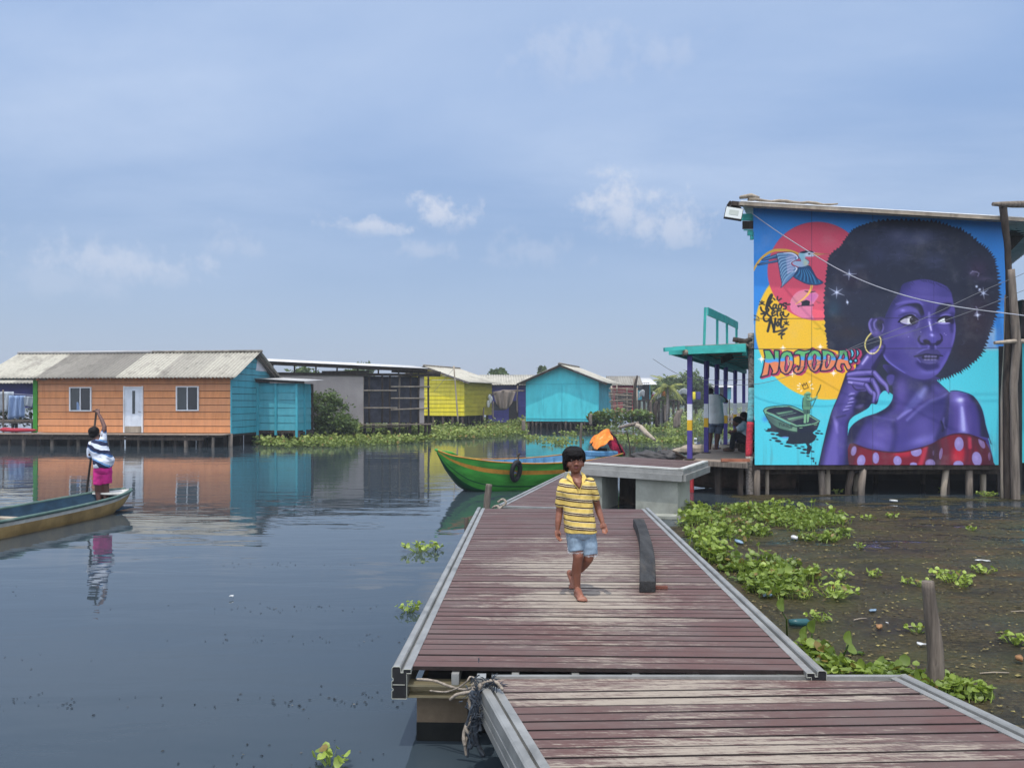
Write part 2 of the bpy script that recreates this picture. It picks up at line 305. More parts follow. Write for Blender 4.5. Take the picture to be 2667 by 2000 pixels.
MT = dict(
    deck_edge=paint('grimy board edges', S(44, 36, 34), .9, .2, 8), water=water_mat(), deck=deck_mat(), mural=mural_mat(), algae=algae_mat(),
    alu=paint('weathered aluminium', S(150, 150, 146), .42, .12, 4, S(84, 84, 80), .5, (1, 1, 1), .08, .5, .35),
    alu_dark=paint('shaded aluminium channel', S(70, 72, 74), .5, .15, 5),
    concrete=paint('grey concrete float', S(150, 152, 142), .85, .12, 2.2, S(92, 94, 84), .5, (1, 1, 1), .3),
    concrete_wet=paint('brown stained concrete', S(112, 98, 80), .8, .2, 3, S(52, 44, 34), .7, (1, 1, 1), .35),
    slime=paint('dark wet slime', S(22, 24, 22), .35, .3, 6, S(48, 52, 30), .5),
    old_wood=paint('grey weathered timber', S(118, 108, 98), .9, .28, 14, S(46, 40, 36), .8, (1, 1, .10), .9),
    dark_wood=paint('dark damp timber', S(64, 56, 50), .9, .3, 12, S(30, 27, 25), .6, (1, 1, .2), .5),
    pale_wood=paint('sun bleached timber', S(158, 146, 130), .85, .2, 5, S(96, 84, 72), .6, (1, 1, .2), .5),
    beam=paint('black tarred beam', S(52, 52, 52), .8, .35, 5, S(92, 84, 74), .5, (2, .4, 2), .6),
    board_walk=paint('walkway boards', S(146, 130, 116), .85, .2, 4, S(92, 78, 68), .5, (.4, 3, 1), .4),
    orange=paint('orange house paint', S(208, 138, 86), .6, .07, 2.2, S(168, 96, 56), .5, (2.4, 1, .5), .12, boards=True),
    teal=paint('teal house paint', S(66, 160, 176), .6, .07, 2, S(40, 118, 134), .45, (2., 2., .5), .12, boards=True),
    turq=paint('turquoise panel paint', S(72, 192, 202), .6, .06, 1.6, S(48, 142, 158), .5, (1.6, 1.6, .45), .12),
    kiosk_teal=paint('sea green paint', S(64, 176, 168), .6, .10, 3, S(30, 120, 118), .4),
    green=paint('green trim paint', S(58, 138, 44), .6, .08, 3),
    yellow=paint('yellow house paint', S(222, 206, 40), .6, .07, 2, S(170, 152, 40), .45, (2., 2., .5), .12, boards=True),
    lilac_white=paint('bare white board', S(206, 206, 212), .7, .06, 3),
    grey_wall=paint('grey fibre cement wall', S(164, 156, 152), .85, .07, 1.2, S(128, 120, 116), .4, (1, 1, .6), .15),
    mesh=paint('dark shade netting', S(66, 68, 78), .9, .2, 3, S(44, 44, 52), .5),
    white=paint('white painted metal', S(214, 216, 218), .45, .05, 3, S(150, 146, 140), .25),
    door_white=paint('white door', S(206, 212, 220), .5, .05, 3, S(160, 158, 150), .3),
    pane=glass('dark window glass', (.012, .016, .022)), pane2=glass('grey window glass', (.03, .04, .045), .12),
    roof=tinted('fibre cement roofing', S(98, 94, 90), S(184, 180, 166), .8, S(80, 74, 70), .5, 1.4, (1, .35, 1), .15),
    roof_white=tinted('pale metal roofing', S(160, 160, 160), S(206, 206, 204), .55, S(128, 122, 118), .35, 1.2, (1, .4, 1), .1),
    ridge=paint('mossy ridge cap', S(126, 120, 110), .9, .3, 4, S(66, 62, 58), .7),
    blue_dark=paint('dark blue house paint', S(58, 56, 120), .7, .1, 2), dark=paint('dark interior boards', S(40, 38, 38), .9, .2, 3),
    red_wall=paint('red house paint', S(160, 44, 62), .7, .1, 2), far_teal=paint('far teal house paint', S(70, 156, 170), .7, .1, 2),
    purple=paint('purple post paint', S(74, 62, 136), .55, .1, 4, S(48, 42, 96), .3), post_white=paint('white post band', S(212, 212, 216), .6, .08, 5), post_gold=paint('gold post band', S(212, 166, 38), .6, .1, 5),
    post_red=paint('red post band', S(206, 66, 70), .6, .12, 5),
    boat_green=paint('green boat paint', S(60, 138, 52), .5, .22, 3.4, S(40, 84, 44), .7, (.5, 1, 2.), .15, .35), boat_gold=paint('ochre stripe paint', S(176, 124, 48), .5, .15, 5), boat_blue=paint('blue boat paint', S(92, 140, 176), .5, .1, 3, S(60, 110, 160), .4), black=paint('black rubber', S(34, 34, 36), .7, .2, 8), keel=paint('wet green hull', S(24, 68, 44), .35, .2, 3),
    canoe_yel=paint('mustard canoe side', S(166, 136, 86), .6, .18, 3, S(106, 86, 56), .6), canoe_white=paint('white canoe band', S(196, 194, 186), .6, .12, 4, S(140, 134, 122), .5), canoe_green=paint('grey green gunwale', S(82, 106, 98), .6, .15, 4, S(150, 150, 140), .4), canoe_in=paint('dark blue canoe inside', S(40, 66, 84), .6, .2, 4, S(24, 36, 48), .5),
    leaf=tinted('water hyacinth leaves', S(54, 80, 28), S(170, 190, 86), .42, None, 0, 3, (1, 1, 1), .1, .4, .30),
    leaf_far=tinted('bank weeds', S(64, 86, 38), S(174, 186, 102), .55, None, 0, 3, (1, 1, 1), 0, .3, .3),
    foliage=tinted('tree leaves', S(44, 64, 34), S(122, 144, 82), .6, None, 0, 3, (1, 1, 1), 0, .3, .25),
    palm=tinted('palm leaves', S(66, 84, 36), S(164, 166, 88), .6, None, 0, 3, (1, 1, 1), 0, .3, .25),
    bark=paint('bark', S(84, 74, 62), .9, .25, 6, None, .3, (1, 1, .3), .5),
    palm_bark=paint('palm trunk bark', S(150, 142, 136), .9, .35, 14, S(74, 68, 64), .8, (1, 1, 1.6), .8),
    palm_red=paint('red painted bark', S(206, 62, 76), .85, .2, 14, S(170, 120, 116), .5, (1, 1, 1.6), .8), palm_aqua=paint('pale aqua painted bark', S(128, 190, 196), .85, .2, 14, S(150, 146, 140), .7, (1, 1, 1.6), .8),
    rope=paint('frayed rope', S(142, 132, 120), .95, .3, 40), rope_dark=paint('dark wet rope', S(52, 58, 66), .9, .3, 40, S(90, 110, 130), .4), cable=paint('pale cable', S(176, 180, 190), .5, .05, 5), cable_dark=paint('grey cable', S(104, 108, 116), .5, .05, 5),
    skin=paint('brown skin', S(128, 82, 64), .5, .10, 14, None, .2, (1, 1, 1), .06, .4), skin_dark=paint('dark brown skin', S(86, 56, 48), .5, .10, 14, None, .2, (1, 1, 1), .06, .4), hair=paint('black hair', S(17, 13, 13), .6, .3, 40, None, 0, (2, 2, .3), .5, .2),
    eye_white=paint('eye white', S(176, 160, 152), .3, .02, 3), iris=paint('dark iris', S(26, 18, 16), .2, .02, 3), lip=paint('lip', S(142, 84, 78), .5, .05, 12), nail=paint('finger nail', S(196, 156, 142), .4, .02, 12),
    denim=paint('faded denim', S(124, 142, 158), .9, .2, 9, S(186, 200, 212), .7, (1, 1, .7), .4, .1), denim_dark=paint('grey denim', S(92, 104, 122), .9, .15, 9, S(60, 68, 82), .4, (1, 1, .7), .4, .1), fray=paint('frayed white hem', S(206, 214, 220), .95, .1, 30),
    pink=paint('magenta shorts', S(196, 48, 128), .8, .14, 7, S(140, 30, 92), .5, (1, 1, .5), .4, .15), white_cloth=paint('white cotton', S(206, 208, 206), .9, .06, 5, S(168, 172, 176), .4, (1, 1, .5), .4, .1), grey_cloth=paint('grey cotton', S(168, 176, 184), .9, .1, 6, S(120, 128, 140), .4, (1, 1, .5), .4, .1), black_cloth=paint('black trousers', S(24, 26, 34), .9, .2, 6), wet_cloth=paint('pale blue washing', S(134, 156, 190), .9, .14, 3, S(96, 118, 156), .5, (1, 1, .3), .5, .1), grey_sheet=paint('grey tarpaulin', S(122, 112, 104), .9, .14, 3, S(84, 76, 72), .5, (1, 1, .4), .5),
    orange_cloth=paint('orange patterned cloth', S(226, 128, 52), .85, .15, 9, S(232, 196, 140), .8), crimson=paint('crimson patterned cloth', S(150, 24, 62), .85, .25, 9, S(54, 16, 36), .7), black_sheet=paint('black tarpaulin', S(70, 68, 68), .7, .25, 4, S(110, 106, 100), .4), dark_hull=paint('old dark hull', S(82, 68, 58), .85, .3, 5, S(88, 74, 62), .5),
    litter_white=paint('white litter', S(206, 208, 208), .6, .08, 20), litter_blue=paint('blue litter', S(128, 152, 172), .5, .1, 20), litter_brown=paint('brown litter', S(150, 112, 76), .8, .1, 20), litter_teal=paint('teal bottle', S(40, 84, 88), .3, .1, 10), lamp_glass=glass('floodlight glass', S(176, 182, 180), .25), lamp_led=paint('floodlight diode panel', S(148, 156, 150), .5, .05, 5), far_hill=paint('distant hillside', S(70, 84, 92), .95, .1, .05),
)
stripes_boy = banded('yellow striped cotton', [(.095, S(62, 38, 32)), (.135, S(220, 206, 170)), (.23, S(58, 36, 30)), (.27, S(220, 206, 170)), (.56, S(214, 186, 104)), (.60, S(220, 206, 170)), (.69, S(58, 36, 30)), (1., S(214, 186, 104))], .107, (.10, 0, 1), .007, .85, 7.)
stripes_man = banded('white and navy printed cotton', [(.16, S(38, 46, 76)), (.24, S(110, 150, 196)), (.62, S(214, 220, 232)), (.68, S(70, 110, 160)), (.84, S(34, 42, 70)), (1., S(214, 220, 232))], .40, (.35, 0, 1), .11, .85, 3.2, .05)
# ---------------------------------------------------------------- the painted wall picture
class Painting:
    """A small brush-and-stencil painter: returns paint colours for a grid of points on the wall."""
    def __init__(s, x0, y0, x1, y1, k):
        s.x0, s.y0, s.k = x0, y0, k
        s.w, s.h = int(round((x1-x0)*k)), int(round((y1-y0)*k))
        s.im = np.zeros((s.h, s.w, 3), np.float32)
        yy, xx = np.mgrid[0:s.h, 0:s.w]
        s.X = (x0+(xx+.5)/k).astype(np.float32); s.Y = (y0+(yy+.5)/k).astype(np.float32)
    def box(s, pts, pad):
        a = np.array(pts); k = s.k
        i0 = max(0, int((a[:, 1].min()-pad-s.y0)*k)); i1 = min(s.h, int((a[:, 1].max()+pad-s.y0)*k)+2)
        j0 = max(0, int((a[:, 0].min()-pad-s.x0)*k)); j1 = min(s.w, int((a[:, 0].max()+pad-s.x0)*k)+2)
        return slice(i0, max(i0, i1)), slice(j0, max(j0, j1))
    @staticmethod
    def spline(p, closed, n=6):
        p = np.array(p, float); out = []; m = len(p)
        for i in range(m if closed else m-1):
            if closed: a, b, c, d = p[(i-1) % m], p[i], p[(i+1) % m], p[(i+2) % m]
            else: a, b, c, d = p[max(i-1, 0)], p[i], p[i+1], p[min(i+2, m-1)]
            for j in range(n):
                t = j/n
                out.append(.5*((2*b)+(c-a)*t+(2*a-5*b+4*c-d)*t*t+(3*b-a-3*c+d)*t**3))
        if not closed: out.append(p[-1])
        return np.array(out)
    def blur(s, m, sig):
        r = int(3*sig)+1
        if r < 2: return m
        g = np.exp(-.5*(np.arange(-r, r+1)/sig)**2); g /= g.sum()
        m = np.pad(m, r, mode='edge')
        n0, n1 = m.shape
        o = np.zeros((n0-2*r, n1), np.float32)
        for i, q in enumerate(g): o += q*m[i:i+n0-2*r]
        o2 = np.zeros((n0-2*r, n1-2*r), np.float32)
        for i, q in enumerate(g): o2 += q*o[:, i:i+n1-2*r]
        return o2
    def inside(s, pts, sl):
        X, Y = s.X[sl], s.Y[sl]; r = np.zeros(X.shape, bool)
        n = len(pts)
        for i in range(n):
            (xa, ya), (xb, yb) = pts[i], pts[(i+1) % n]
            if ya == yb: continue
            c = (ya > Y) != (yb > Y)
            r ^= c & (X < (xb-xa)*(Y-ya)/(yb-ya)+xa)
        return r.astype(np.float32)
    def put(s, sl, m, col, clip=None):
        if clip is not None: m = m*clip[sl]
        m = m[..., None]
        c = col[sl] if isinstance(col, np.ndarray) and col.ndim == 3 else np.array(col, np.float32)
        s.im[sl] = s.im[sl]*(1-m)+c*m
    def fill(s, pts, col, soft=0., a=1., smooth=True, clip=None, hole=None):
        q = s.spline(pts, True) if smooth else np.array(pts, float)
        sl = s.box(q, 3*soft+2); m = s.inside(q, sl)
        if hole is not None: m *= 1-s.inside(s.spline(hole, True), sl)
        if soft: m = s.blur(m, soft*s.k)
        s.put(sl, m*a, col, clip)
    def mask(s, pts, smooth=True, soft=0.):
        q = s.spline(pts, True) if smooth else np.array(pts, float)
        m = s.inside(q, (slice(0, s.h), slice(0, s.w)))
        return s.blur(m, soft*s.k) if soft else m
    def stroke(s, pts, w, col, soft=.5, a=1., smooth=True, clip=None, closed=False):
        """w: one width or one per point"""
        if smooth and len(pts) > 2: q = s.spline(pts, closed, 5)
        else: q = np.array(list(pts)+([pts[0]] if closed else []), float)
        ws = np.full(len(q), float(w)) if np.isscalar(w) else np.interp(np.linspace(0, 1, len(q)), np.linspace(0, 1, len(w)), w)
        sl = s.box(q, ws.max()/2+2*soft+2)
        X, Y = s.X[sl], s.Y[sl]; best = np.full(X.shape, -1e9, np.float32)
        for i in range(len(q)-1):
            ax, ay = q[i]; dx, dy = q[i+1]-q[i]; L = dx*dx+dy*dy+1e-9
            t = np.clip(((X-ax)*dx+(Y-ay)*dy)/L, 0, 1)
            d = np.sqrt((X-ax-t*dx)**2+(Y-ay-t*dy)**2)
            best = np.maximum(best, (ws[i]*(1-t)+ws[i+1]*t)/2-d)
        m = np.clip(best/(2*soft+1e-3)+.5, 0, 1)
        s.put(sl, m*m*(3-2*m)*a, col, clip)
    def blob(s, c, rx, ry, ang, col, a=1., clip=None, hard=0.):
        R = 2.6*max(rx, ry); sl = s.box([(c[0]-R, c[1]-R), (c[0]+R, c[1]+R)], 0)
        X, Y = s.X[sl]-c[0], s.Y[sl]-c[1]; t = math.radians(ang)
        u = (X*math.cos(t)+Y*math.sin(t))/rx; v = (-X*math.sin(t)+Y*math.cos(t))/ry
        r2 = u*u+v*v
        m = np.clip((1-np.sqrt(r2))*hard+.5, 0, 1) if hard else np.exp(-1.2*r2)
        s.put(sl, m*a, col, clip)

def paint_mural():
    rs = np.random.RandomState(4)
    P = Painting(1955, 520, 2628, 1222, 1.6)
    def tr(x0, y0, s): return lambda *p: [(x0+a/s, y0+b/s) for a, b in p]
    A = tr(2240, 720, 5.925); B = tr(2120, 880, 4.879); C = tr(2340, 940, 5.925); D = tr(1950, 620, 6.1435)
    E = tr(1960, 890, 7.373); F = tr(1960, 980, 7.214); M = tr(1920, 500, 2.0736)
    def c1(f, x, y): return f((x, y))[0]
    blue, aqua = (44, 128, 206), (72, 190, 205)
    yel, red, pink = (226, 178, 45), (196, 72, 96), (214, 122, 150)
    # ---- ground colours
    P.im[:] = blue
    P.im[P.Y > 500+848/2.0736] = aqua
    P.fill(M((1370, 745), (1395, 740), (1395, 830), (1440, 850), (1290, 850), (1330, 800)), (150, 170, 190), soft=3, a=.7)
    P.stroke(M((1362, 790), (1370, 830)), 14, (90, 140, 200), soft=3, a=.6)
    P.blob(c1(M, 487, 732), 389/2.0736, 389/2.0736, 0, yel, hard=60)
    P.blob(c1(M, 520, 1010), 120, 70, 0, (228, 165, 40), a=.5, clip=P.mask(M(*[(487+388*math.cos(t), 732+388*math.sin(t)) for t in np.linspace(0, 6.28, 40)])))
    P.blob(c1(M, 432, 428), 268/2.0736, 266/2.0736, 0, red, hard=60)
    pinkc = P.mask(M(*[(432+268*math.cos(t), 428+264*math.sin(t)) for t in np.linspace(0, 6.28, 40)]))
    P.blob(c1(M, 400, 630), 60, 22, 0, (220, 85, 105), a=.6, clip=pinkc)
    P.fill(D((660, 1060), (690, 960), (770, 870), (880, 828), (1000, 835), (1110, 900), (1105, 950), (1050, 1030), (1020, 1120), (1030, 1220), (1050, 1300), (900, 1290), (760, 1230), (680, 1160)), (212, 118, 148))
    P.fill(D((900, 960), (1000, 890), (1100, 900), (1080, 960), (1030, 1020), (950, 990)), (196, 104, 160), soft=2)
    P.fill(D((690, 1000), (780, 890), (940, 850), (900, 960), (800, 1040)), (206, 130, 142), soft=2)
    P.stroke(D((900, 850), (980, 865), (1065, 855)), [2, 5, 2], (70, 45, 60))
    P.stroke(D((1080, 1010), (1120, 1035), (1155, 1040)), [2, 5, 2], (165, 70, 85))
    P.fill(D((1020, 1150), (1160, 1160), (1280, 1200), (1260, 1240), (1200, 1300), (1050, 1290)), (226, 90, 108), soft=1)
    P.fill(D((830, 1020), (920, 990), (980, 1010), (975, 1085), (840, 1085), (850, 1040)), (32, 36, 48), smooth=False)
    P.stroke(D((780, 1090), (900, 1083), (1040, 1078)), 2.2, (60, 40, 60))
    P.stroke(D((785, 1090), (800, 1100)), 3, (60, 40, 60)); P.stroke(D((1025, 1080), (1028, 1060)), 2, (60, 40, 60))
    for q in ((1040, 1440), (1170, 1380), (1200, 1530)):
        P.stroke(D(q, (q[0]+60, q[1]+15), (q[0]+120, q[1]+5)), [1, 5, 1], (180, 150, 40), a=.8)
    # ---- gold ribbon and heron
    P.stroke(D((75, 520), (130, 420), (230, 300), (380, 208), (520, 195), (650, 205), (760, 240), (850, 290)), [4.5, 5.5, 5.5, 7, 7, 6, 5, 3], (206, 158, 58))
    P.stroke(D((940, 420), (985, 480), (1040, 600)), [3, 4, 3], (224, 160, 66))
    P.stroke(D((1012, 750), (990, 830), (930, 920), (840, 1000), (750, 1060)), [6, 6, 5, 3, 1.5], (232, 178, 84))
    dk = (30, 46, 74)
    P.fill(D((470, 255), (350, 285), (212, 335), (230, 370), (400, 335), (475, 330)), (38, 66, 106)); P.stroke(D((470, 270), (340, 315), (230, 350)), [3, 3, 1], (84, 130, 170))
    P.fill(D((470, 345), (330, 375), (205, 395), (130, 425), (170, 442), (320, 412), (470, 385)), (40, 60, 96)); P.stroke(D((450, 365), (300, 395), (180, 425)), [2, 2, 1], (74, 120, 165))
    w2 = D((780, 480), (950, 440), (1010, 500), (1090, 640), (1190, 712), (1100, 750), (950, 740), (830, 690), (710, 605))
    P.fill(w2, (36, 82, 124)); w2m = P.mask(w2)
    for i in range(15):
        u = i/14; a0 = D((800+u*180, 500-u*20)); a1 = D((730+u*440, 610+u*110-30*(u-.5)**2+ (40 if .2 < u < .8 else 0)))
        P.stroke([a0[0], ((a0[0][0]+a1[0][0])/2+3, (a0[0][1]+a1[0][1])/2), a1[0]], [1, 3, 2], (60, 132, 176) if i % 2 else (20, 50, 86), clip=w2m, a=.85, soft=.8)
    P.stroke(D((790, 480), (940, 450), (1010, 520), (1090, 640)), [8, 14, 6, 2], (24, 58, 98), soft=4, a=.7, clip=w2m)
    P.stroke(w2, 1.6, dk, closed=True)
    w1 = D((450, 250), (560, 232), (680, 228), (760, 265), (800, 325), (760, 352), (685, 395), (700, 440), (780, 472), (770, 530), (700, 625), (600, 720), (515, 795), (530, 740), (505, 600), (480, 450), (460, 330))
    P.fill(w1, (96, 128, 170)); w1m = P.mask(w1)
    for i in range(17):
        u = i/16
        a0 = (500+u*200, 250+u*220); a1 = (455+u*70+20*math.sin(u*3), 270+u*500)
        P.stroke(D((a0[0]+110, a0[1]+15), ((a0[0]+a1[0])/2, (a0[1]+a1[1])/2), a1), [2, 4, 3], (44, 84, 128) if i % 2 else (140, 176, 200), clip=w1m, a=.8, soft=1)
    for i in range(12):
        u = i/11
        P.stroke(D((740-u*30, 270+u*260), (640-u*10, 290+u*270), (590+u*40, 320+u*260)), [3, 3, 1], (196, 190, 214) if i % 2 else (150, 150, 190), clip=w1m, a=.75, soft=1)
    P.stroke(D((560, 240), (690, 245), (770, 290), (770, 345), (690, 385), (690, 430), (770, 475), (740, 540)), [2, 4, 4, 3, 4, 3, 4, 2], (216, 216, 232), clip=w1m, soft=1)
    P.stroke(w1, 1.5, dk, closed=True)
    P.fill(D((700, 410), (760, 365), (840, 375), (800, 310), (805, 255), (850, 222), (920, 205), (1010, 212), (1060, 235), (1070, 270), (1020, 300), (920, 300), (905, 325), (965, 370), (960, 415), (900, 452), (800, 462)), (150, 172, 200))
    P.fill(D((805, 250), (860, 230), (900, 250), (890, 320), (940, 380), (900, 440), (870, 380), (820, 330)), (120, 180, 190), soft=3, a=.8)
    P.fill(D((880, 400), (890, 345), (930, 375), (945, 410), (905, 445)), (188, 184, 150), soft=3, a=.9)
    P.fill(D((900, 260), (960, 235), (1040, 260), (1010, 290), (920, 290)), (196, 208, 216), soft=2, a=.9)
    P.stroke(D((800, 300), (830, 360), (760, 370)), 1.5, dk, a=.7); P.stroke(D((905, 330), (965, 375), (955, 420)), 1.5, dk, a=.7)
    P.fill(D((815, 235), (900, 205), (1000, 208), (1045, 235), (960, 228), (890, 245)), (28, 36, 60)); P.blob(c1(D, 968, 258), 3.2, 1.8, 10, (20, 24, 40), hard=3)
    P.fill(D((1040, 238), (1180, 250), (1310, 258), (1180, 268), (1050, 285)), (206, 150, 96)); P.stroke(D((1040, 260), (1170, 260), (1300, 258)), 1.1, (120, 60, 60))
    # ---- tag lettering
    ink = (34, 38, 42)
    def tag(w, *p): P.stroke(D(*p), w, ink, soft=.5)
    tag(5.5, (275, 1140), (292, 1050), (325, 960), (362, 905), (372, 925), (340, 1010), (300, 1100), (282, 1145))
    tag(5, (315, 1085), (350, 1040), (375, 1015)); tag(5, (325, 1075), (350, 1110), (375, 1140))
    tag(4.2, (440, 1075), (412, 1062), (388, 1100), (405, 1138), (432, 1100), (445, 1065), (440, 1120), (462, 1135))
    tag(4.2, (500, 1055), (478, 1085), (485, 1130), (515, 1125), (525, 1080), (500, 1055), (540, 1065))
    tag(4.2, (600, 1040), (560, 1048), (556, 1080), (598, 1095), (590, 1135), (555, 1138)); tag(4, (585, 1050), (620, 1065), (660, 1060))
    tag(5, (192, 1108), (205, 1155), (250, 1188), (300, 1180), (322, 1145), (295, 1130), (282, 1165), (310, 1230), (365, 1262))
    tag(4.2, (375, 1215), (412, 1190), (398, 1160), (370, 1195), (385, 1245), (430, 1228)); tag(4.5, (475, 1125), (455, 1200), (465, 1250)); tag(4, (430, 1172), (520, 1160))
    tag(4.2, (548, 1190), (512, 1195), (505, 1240), (540, 1225), (556, 1180), (560, 1240), (605, 1258), (640, 1215))
    tag(5, (200, 1215), (250, 1212), (268, 1225), (238, 1262), (250, 1320), (300, 1330), (350, 1275)); tag(6.5, (305, 1492), (330, 1390), (352, 1285)); tag(6, (352, 1285), (385, 1400), (410, 1500)); tag(6, (400, 1500), (415, 1400), (428, 1290))
    tag(4.6, (468, 1335), (448, 1375), (462, 1410), (485, 1380), (468, 1335)); tag(6, (530, 1270), (512, 1360), (520, 1430), (550, 1420)); tag(4.2, (470, 1310), (540, 1300), (610, 1300))
    tag(4.5, (400, 1505), (480, 1490), (610, 1445)); tag(4.5, (610, 1445), (540, 1500), (480, 1545)); tag(4.2, (480, 1545), (530, 1535), (572, 1532)); tag(4, (572, 1532), (522, 1570), (530, 1610))
    for cx, cy in ((212, 1052), (600, 1375)):
        for t in (90, 200, 340, 45, 135):
            tag(3.4, (cx, cy), (cx+44*math.cos(math.radians(t)), cy-44*math.sin(math.radians(t))))
    for p, q in (((395, 965), (420, 990)), ((462, 940), (455, 985)), ((520, 970), (478, 1000))): tag(4, p, q)
    # ---- bottom left: small boat
    ik = (26, 36, 50)
    P.blob(c1(F, 240, 800), 8, 8, 0, (60, 130, 210), a=.8)
    P.fill(F((290, 850), (330, 900), (350, 960), (240, 1020), (350, 1040), (500, 1060), (430, 1100), (520, 1140), (680, 1140), (660, 1200), (430, 1210), (640, 1215), (625, 1260), (760, 1280), (900, 1270), (1000, 1260), (1030, 1320), (1010, 1380), (1040, 1460), (1080, 1440), (1100, 1380), (1120, 1330), (1060, 1270), (1125, 1240), (1180, 1190), (1190, 1120), (1130, 1060), (1200, 1000), (1260, 850), (700, 900)), ik, smooth=False)
    for x, y, rx, ry in ((300, 985, 22, 10), (232, 1000, 10, 10), (290, 1028, 50, 14), (380, 1085, 42, 18), (480, 1100, 50, 20), (415, 1162, 58, 18), (335, 1196, 24, 12), (480, 1215, 60, 24), (545, 1265, 32, 14), (670, 1312, 75, 18), (815, 1300, 32, 14), (870, 1348, 48, 15), (940, 1320, 40, 12), (980, 1375, 42, 22), (945, 1436, 52, 16), (1040, 1440, 34, 26), (1130, 1412, 36, 14), (1040, 1497, 30, 15), (1128, 1542, 38, 18), (1146, 1590, 14, 24), (1186, 1630, 14, 26), (1215, 1185, 26, 12), (1216, 1068, 44, 18), (1296, 1076, 32, 14), (1245, 1025, 36, 13), (1170, 1130, 34, 34)):
        P.blob(c1(F, x, y), rx/7.214, ry/7.214, 6, ik, hard=4)
    P.blob(c1(F, 590, 1196), 10, 3, 0, (96, 190, 208), hard=4); P.blob(c1(F, 610, 1145), 9, 2, 0, (96, 140, 200), hard=3)
    P.fill(F((240, 690), (270, 780), (370, 900), (520, 990), (700, 1030), (840, 1050), (840, 960), (600, 850), (380, 740)), (78, 112, 98), smooth=False)
    P.fill(F((250, 720), (300, 760), (420, 840), (430, 900), (330, 860)), (40, 62, 66), soft=4, a=.8)
    P.fill(F((720, 960), (830, 970), (825, 1040), (700, 1020)), (140, 178, 142), soft=3, a=.6)
    P.fill(F((840, 945), (1000, 935), (1180, 890), (1262, 845), (1240, 930), (1205, 1010), (1000, 1050), (840, 1050)), (24, 34, 52), smooth=False)
    P.fill(F((210, 640), (250, 600), (400, 570), (700, 555), (960, 660), (1260, 840), (1200, 890), (1000, 930), (820, 945), (600, 840), (380, 730), (230, 690)), (112, 158, 128), smooth=False)
    P.fill(F((258, 640), (300, 608), (420, 582), (690, 570), (940, 680), (1230, 845), (1150, 880), (960, 908), (830, 915), (600, 810), (390, 705), (270, 665)), (28, 38, 56), smooth=False)
    for q, s_ in ((((430, 690), (740, 645), (780, 660), (490, 720)), .9), (((640, 790), (960, 735), (985, 755), (690, 830)), .95)):
        P.fill(F(*q), (116, 166, 126), soft=1.2, a=s_, smooth=False)
    P.stroke(F((500, 750), (650, 715), (820, 685)), 1.3, (110, 150, 128)); P.stroke(F((720, 845), (830, 810), (970, 775)), 1.3, (120, 150, 128))
    P.stroke(F((260, 700), (500, 820), (700, 910), (830, 950), (1000, 940), (1200, 890), (1260, 845)), 1.8, (24, 50, 48))
    P.stroke(F((205, 645), (250, 595), (400, 562), (700, 550), (960, 655), (1265, 840)), 2, (24, 50, 48)); P.stroke(F((205, 645), (250, 740), (330, 860), (520, 985), (840, 1050)), 2, (24, 50, 48))
    for i, ch in enumerate(([(0, 0), (12, 30), (30, 0)], [(12, 30), (6, 62)], [(62, 5), (40, 20), (44, 52), (64, 58)], [(78, 20), (76, 66)], [(92, 70), (94, 26), (118, 36), (96, 50), (120, 76)], [(140, 40), (128, 60), (146, 84), (160, 62), (140, 40)], [(176, 48), (172, 92), (200, 98)], [(214, 62), (206, 104), (228, 104)], [(214, 80), (232, 80)], [(236, 66), (242, 88), (262, 68)], [(242, 88), (238, 112)])):
        P.stroke(F(*[(495+a, 868+b) for a, b in ch]), 1.7, (40, 62, 62), smooth=False)
    for x, y in ((910, 970), (1185, 912)): P.stroke(F((x-26, y), (x+26, y-5)), 1.6, (140, 190, 140))
    # boatman
    gr, gd = (92, 138, 108), (34, 60, 58)
    P.stroke(F((1282, 160), (1255, 250), (1215, 330), (1205, 385)), [2, 3.2, 2.6, 3], (44, 66, 30)); P.stroke(F((1185, 430), (1150, 510), (1120, 570)), 2, gd)
    P.fill(F((970, 700), (960, 880), (1000, 880), (1020, 780), (1025, 870), (1050, 860), (1075, 700)), (120, 170, 130), smooth=False); P.stroke(F((1018, 720), (1010, 870)), 1.8, gd)
    P.fill(F((945, 600), (1085, 600), (1085, 700), (960, 720)), (62, 92, 84), smooth=False); P.stroke(F((1035, 620), (1035, 700)), 2, gd)
    P.fill(F((950, 410), (990, 380), (1050, 390), (1085, 450), (1090, 600), (1080, 625), (945, 605)), gr); P.stroke(F((950, 410), (940, 500), (940, 610)), 2, gd); P.stroke(F((1080, 450), (1090, 540), (1090, 620)), 1.6, gd)
    P.fill(F((1000, 430), (1060, 450), (1060, 560), (1000, 520)), (62, 96, 80), soft=2, a=.7)
    P.stroke(F((1040, 430), (1110, 440), (1200, 395)), [6, 5, 4], (112, 160, 122)); P.stroke(F((1040, 455), (1110, 460), (1210, 405)), 1.5, gd); P.blob(c1(F, 1112, 575), 3, 3, 0, (112, 160, 122), hard=3); P.blob(c1(F, 1205, 390), 3, 3, 0, (112, 160, 122), hard=3)
    P.blob(c1(F, 1040, 365), 7, 7.5, 0, (96, 146, 112), hard=6); P.fill(F((990, 330), (1010, 295), (1060, 290), (1095, 320), (1090, 350), (1010, 345)), (120, 172, 128)); P.stroke(F((1000, 345), (1090, 340)), 2.6, gd); P.blob(c1(F, 985, 350), 3, 4, 0, gr, hard=3); P.stroke(F((1020, 370), (1025, 405), (1060, 415)), 1.6, gd)
    # crown doodle with sparks
    P.stroke(F((925, 155), (970, 245), (1050, 212), (1010, 120), (988, 175), (965, 130), (955, 178), (925, 155)), 1.7, (60, 42, 26), smooth=False)
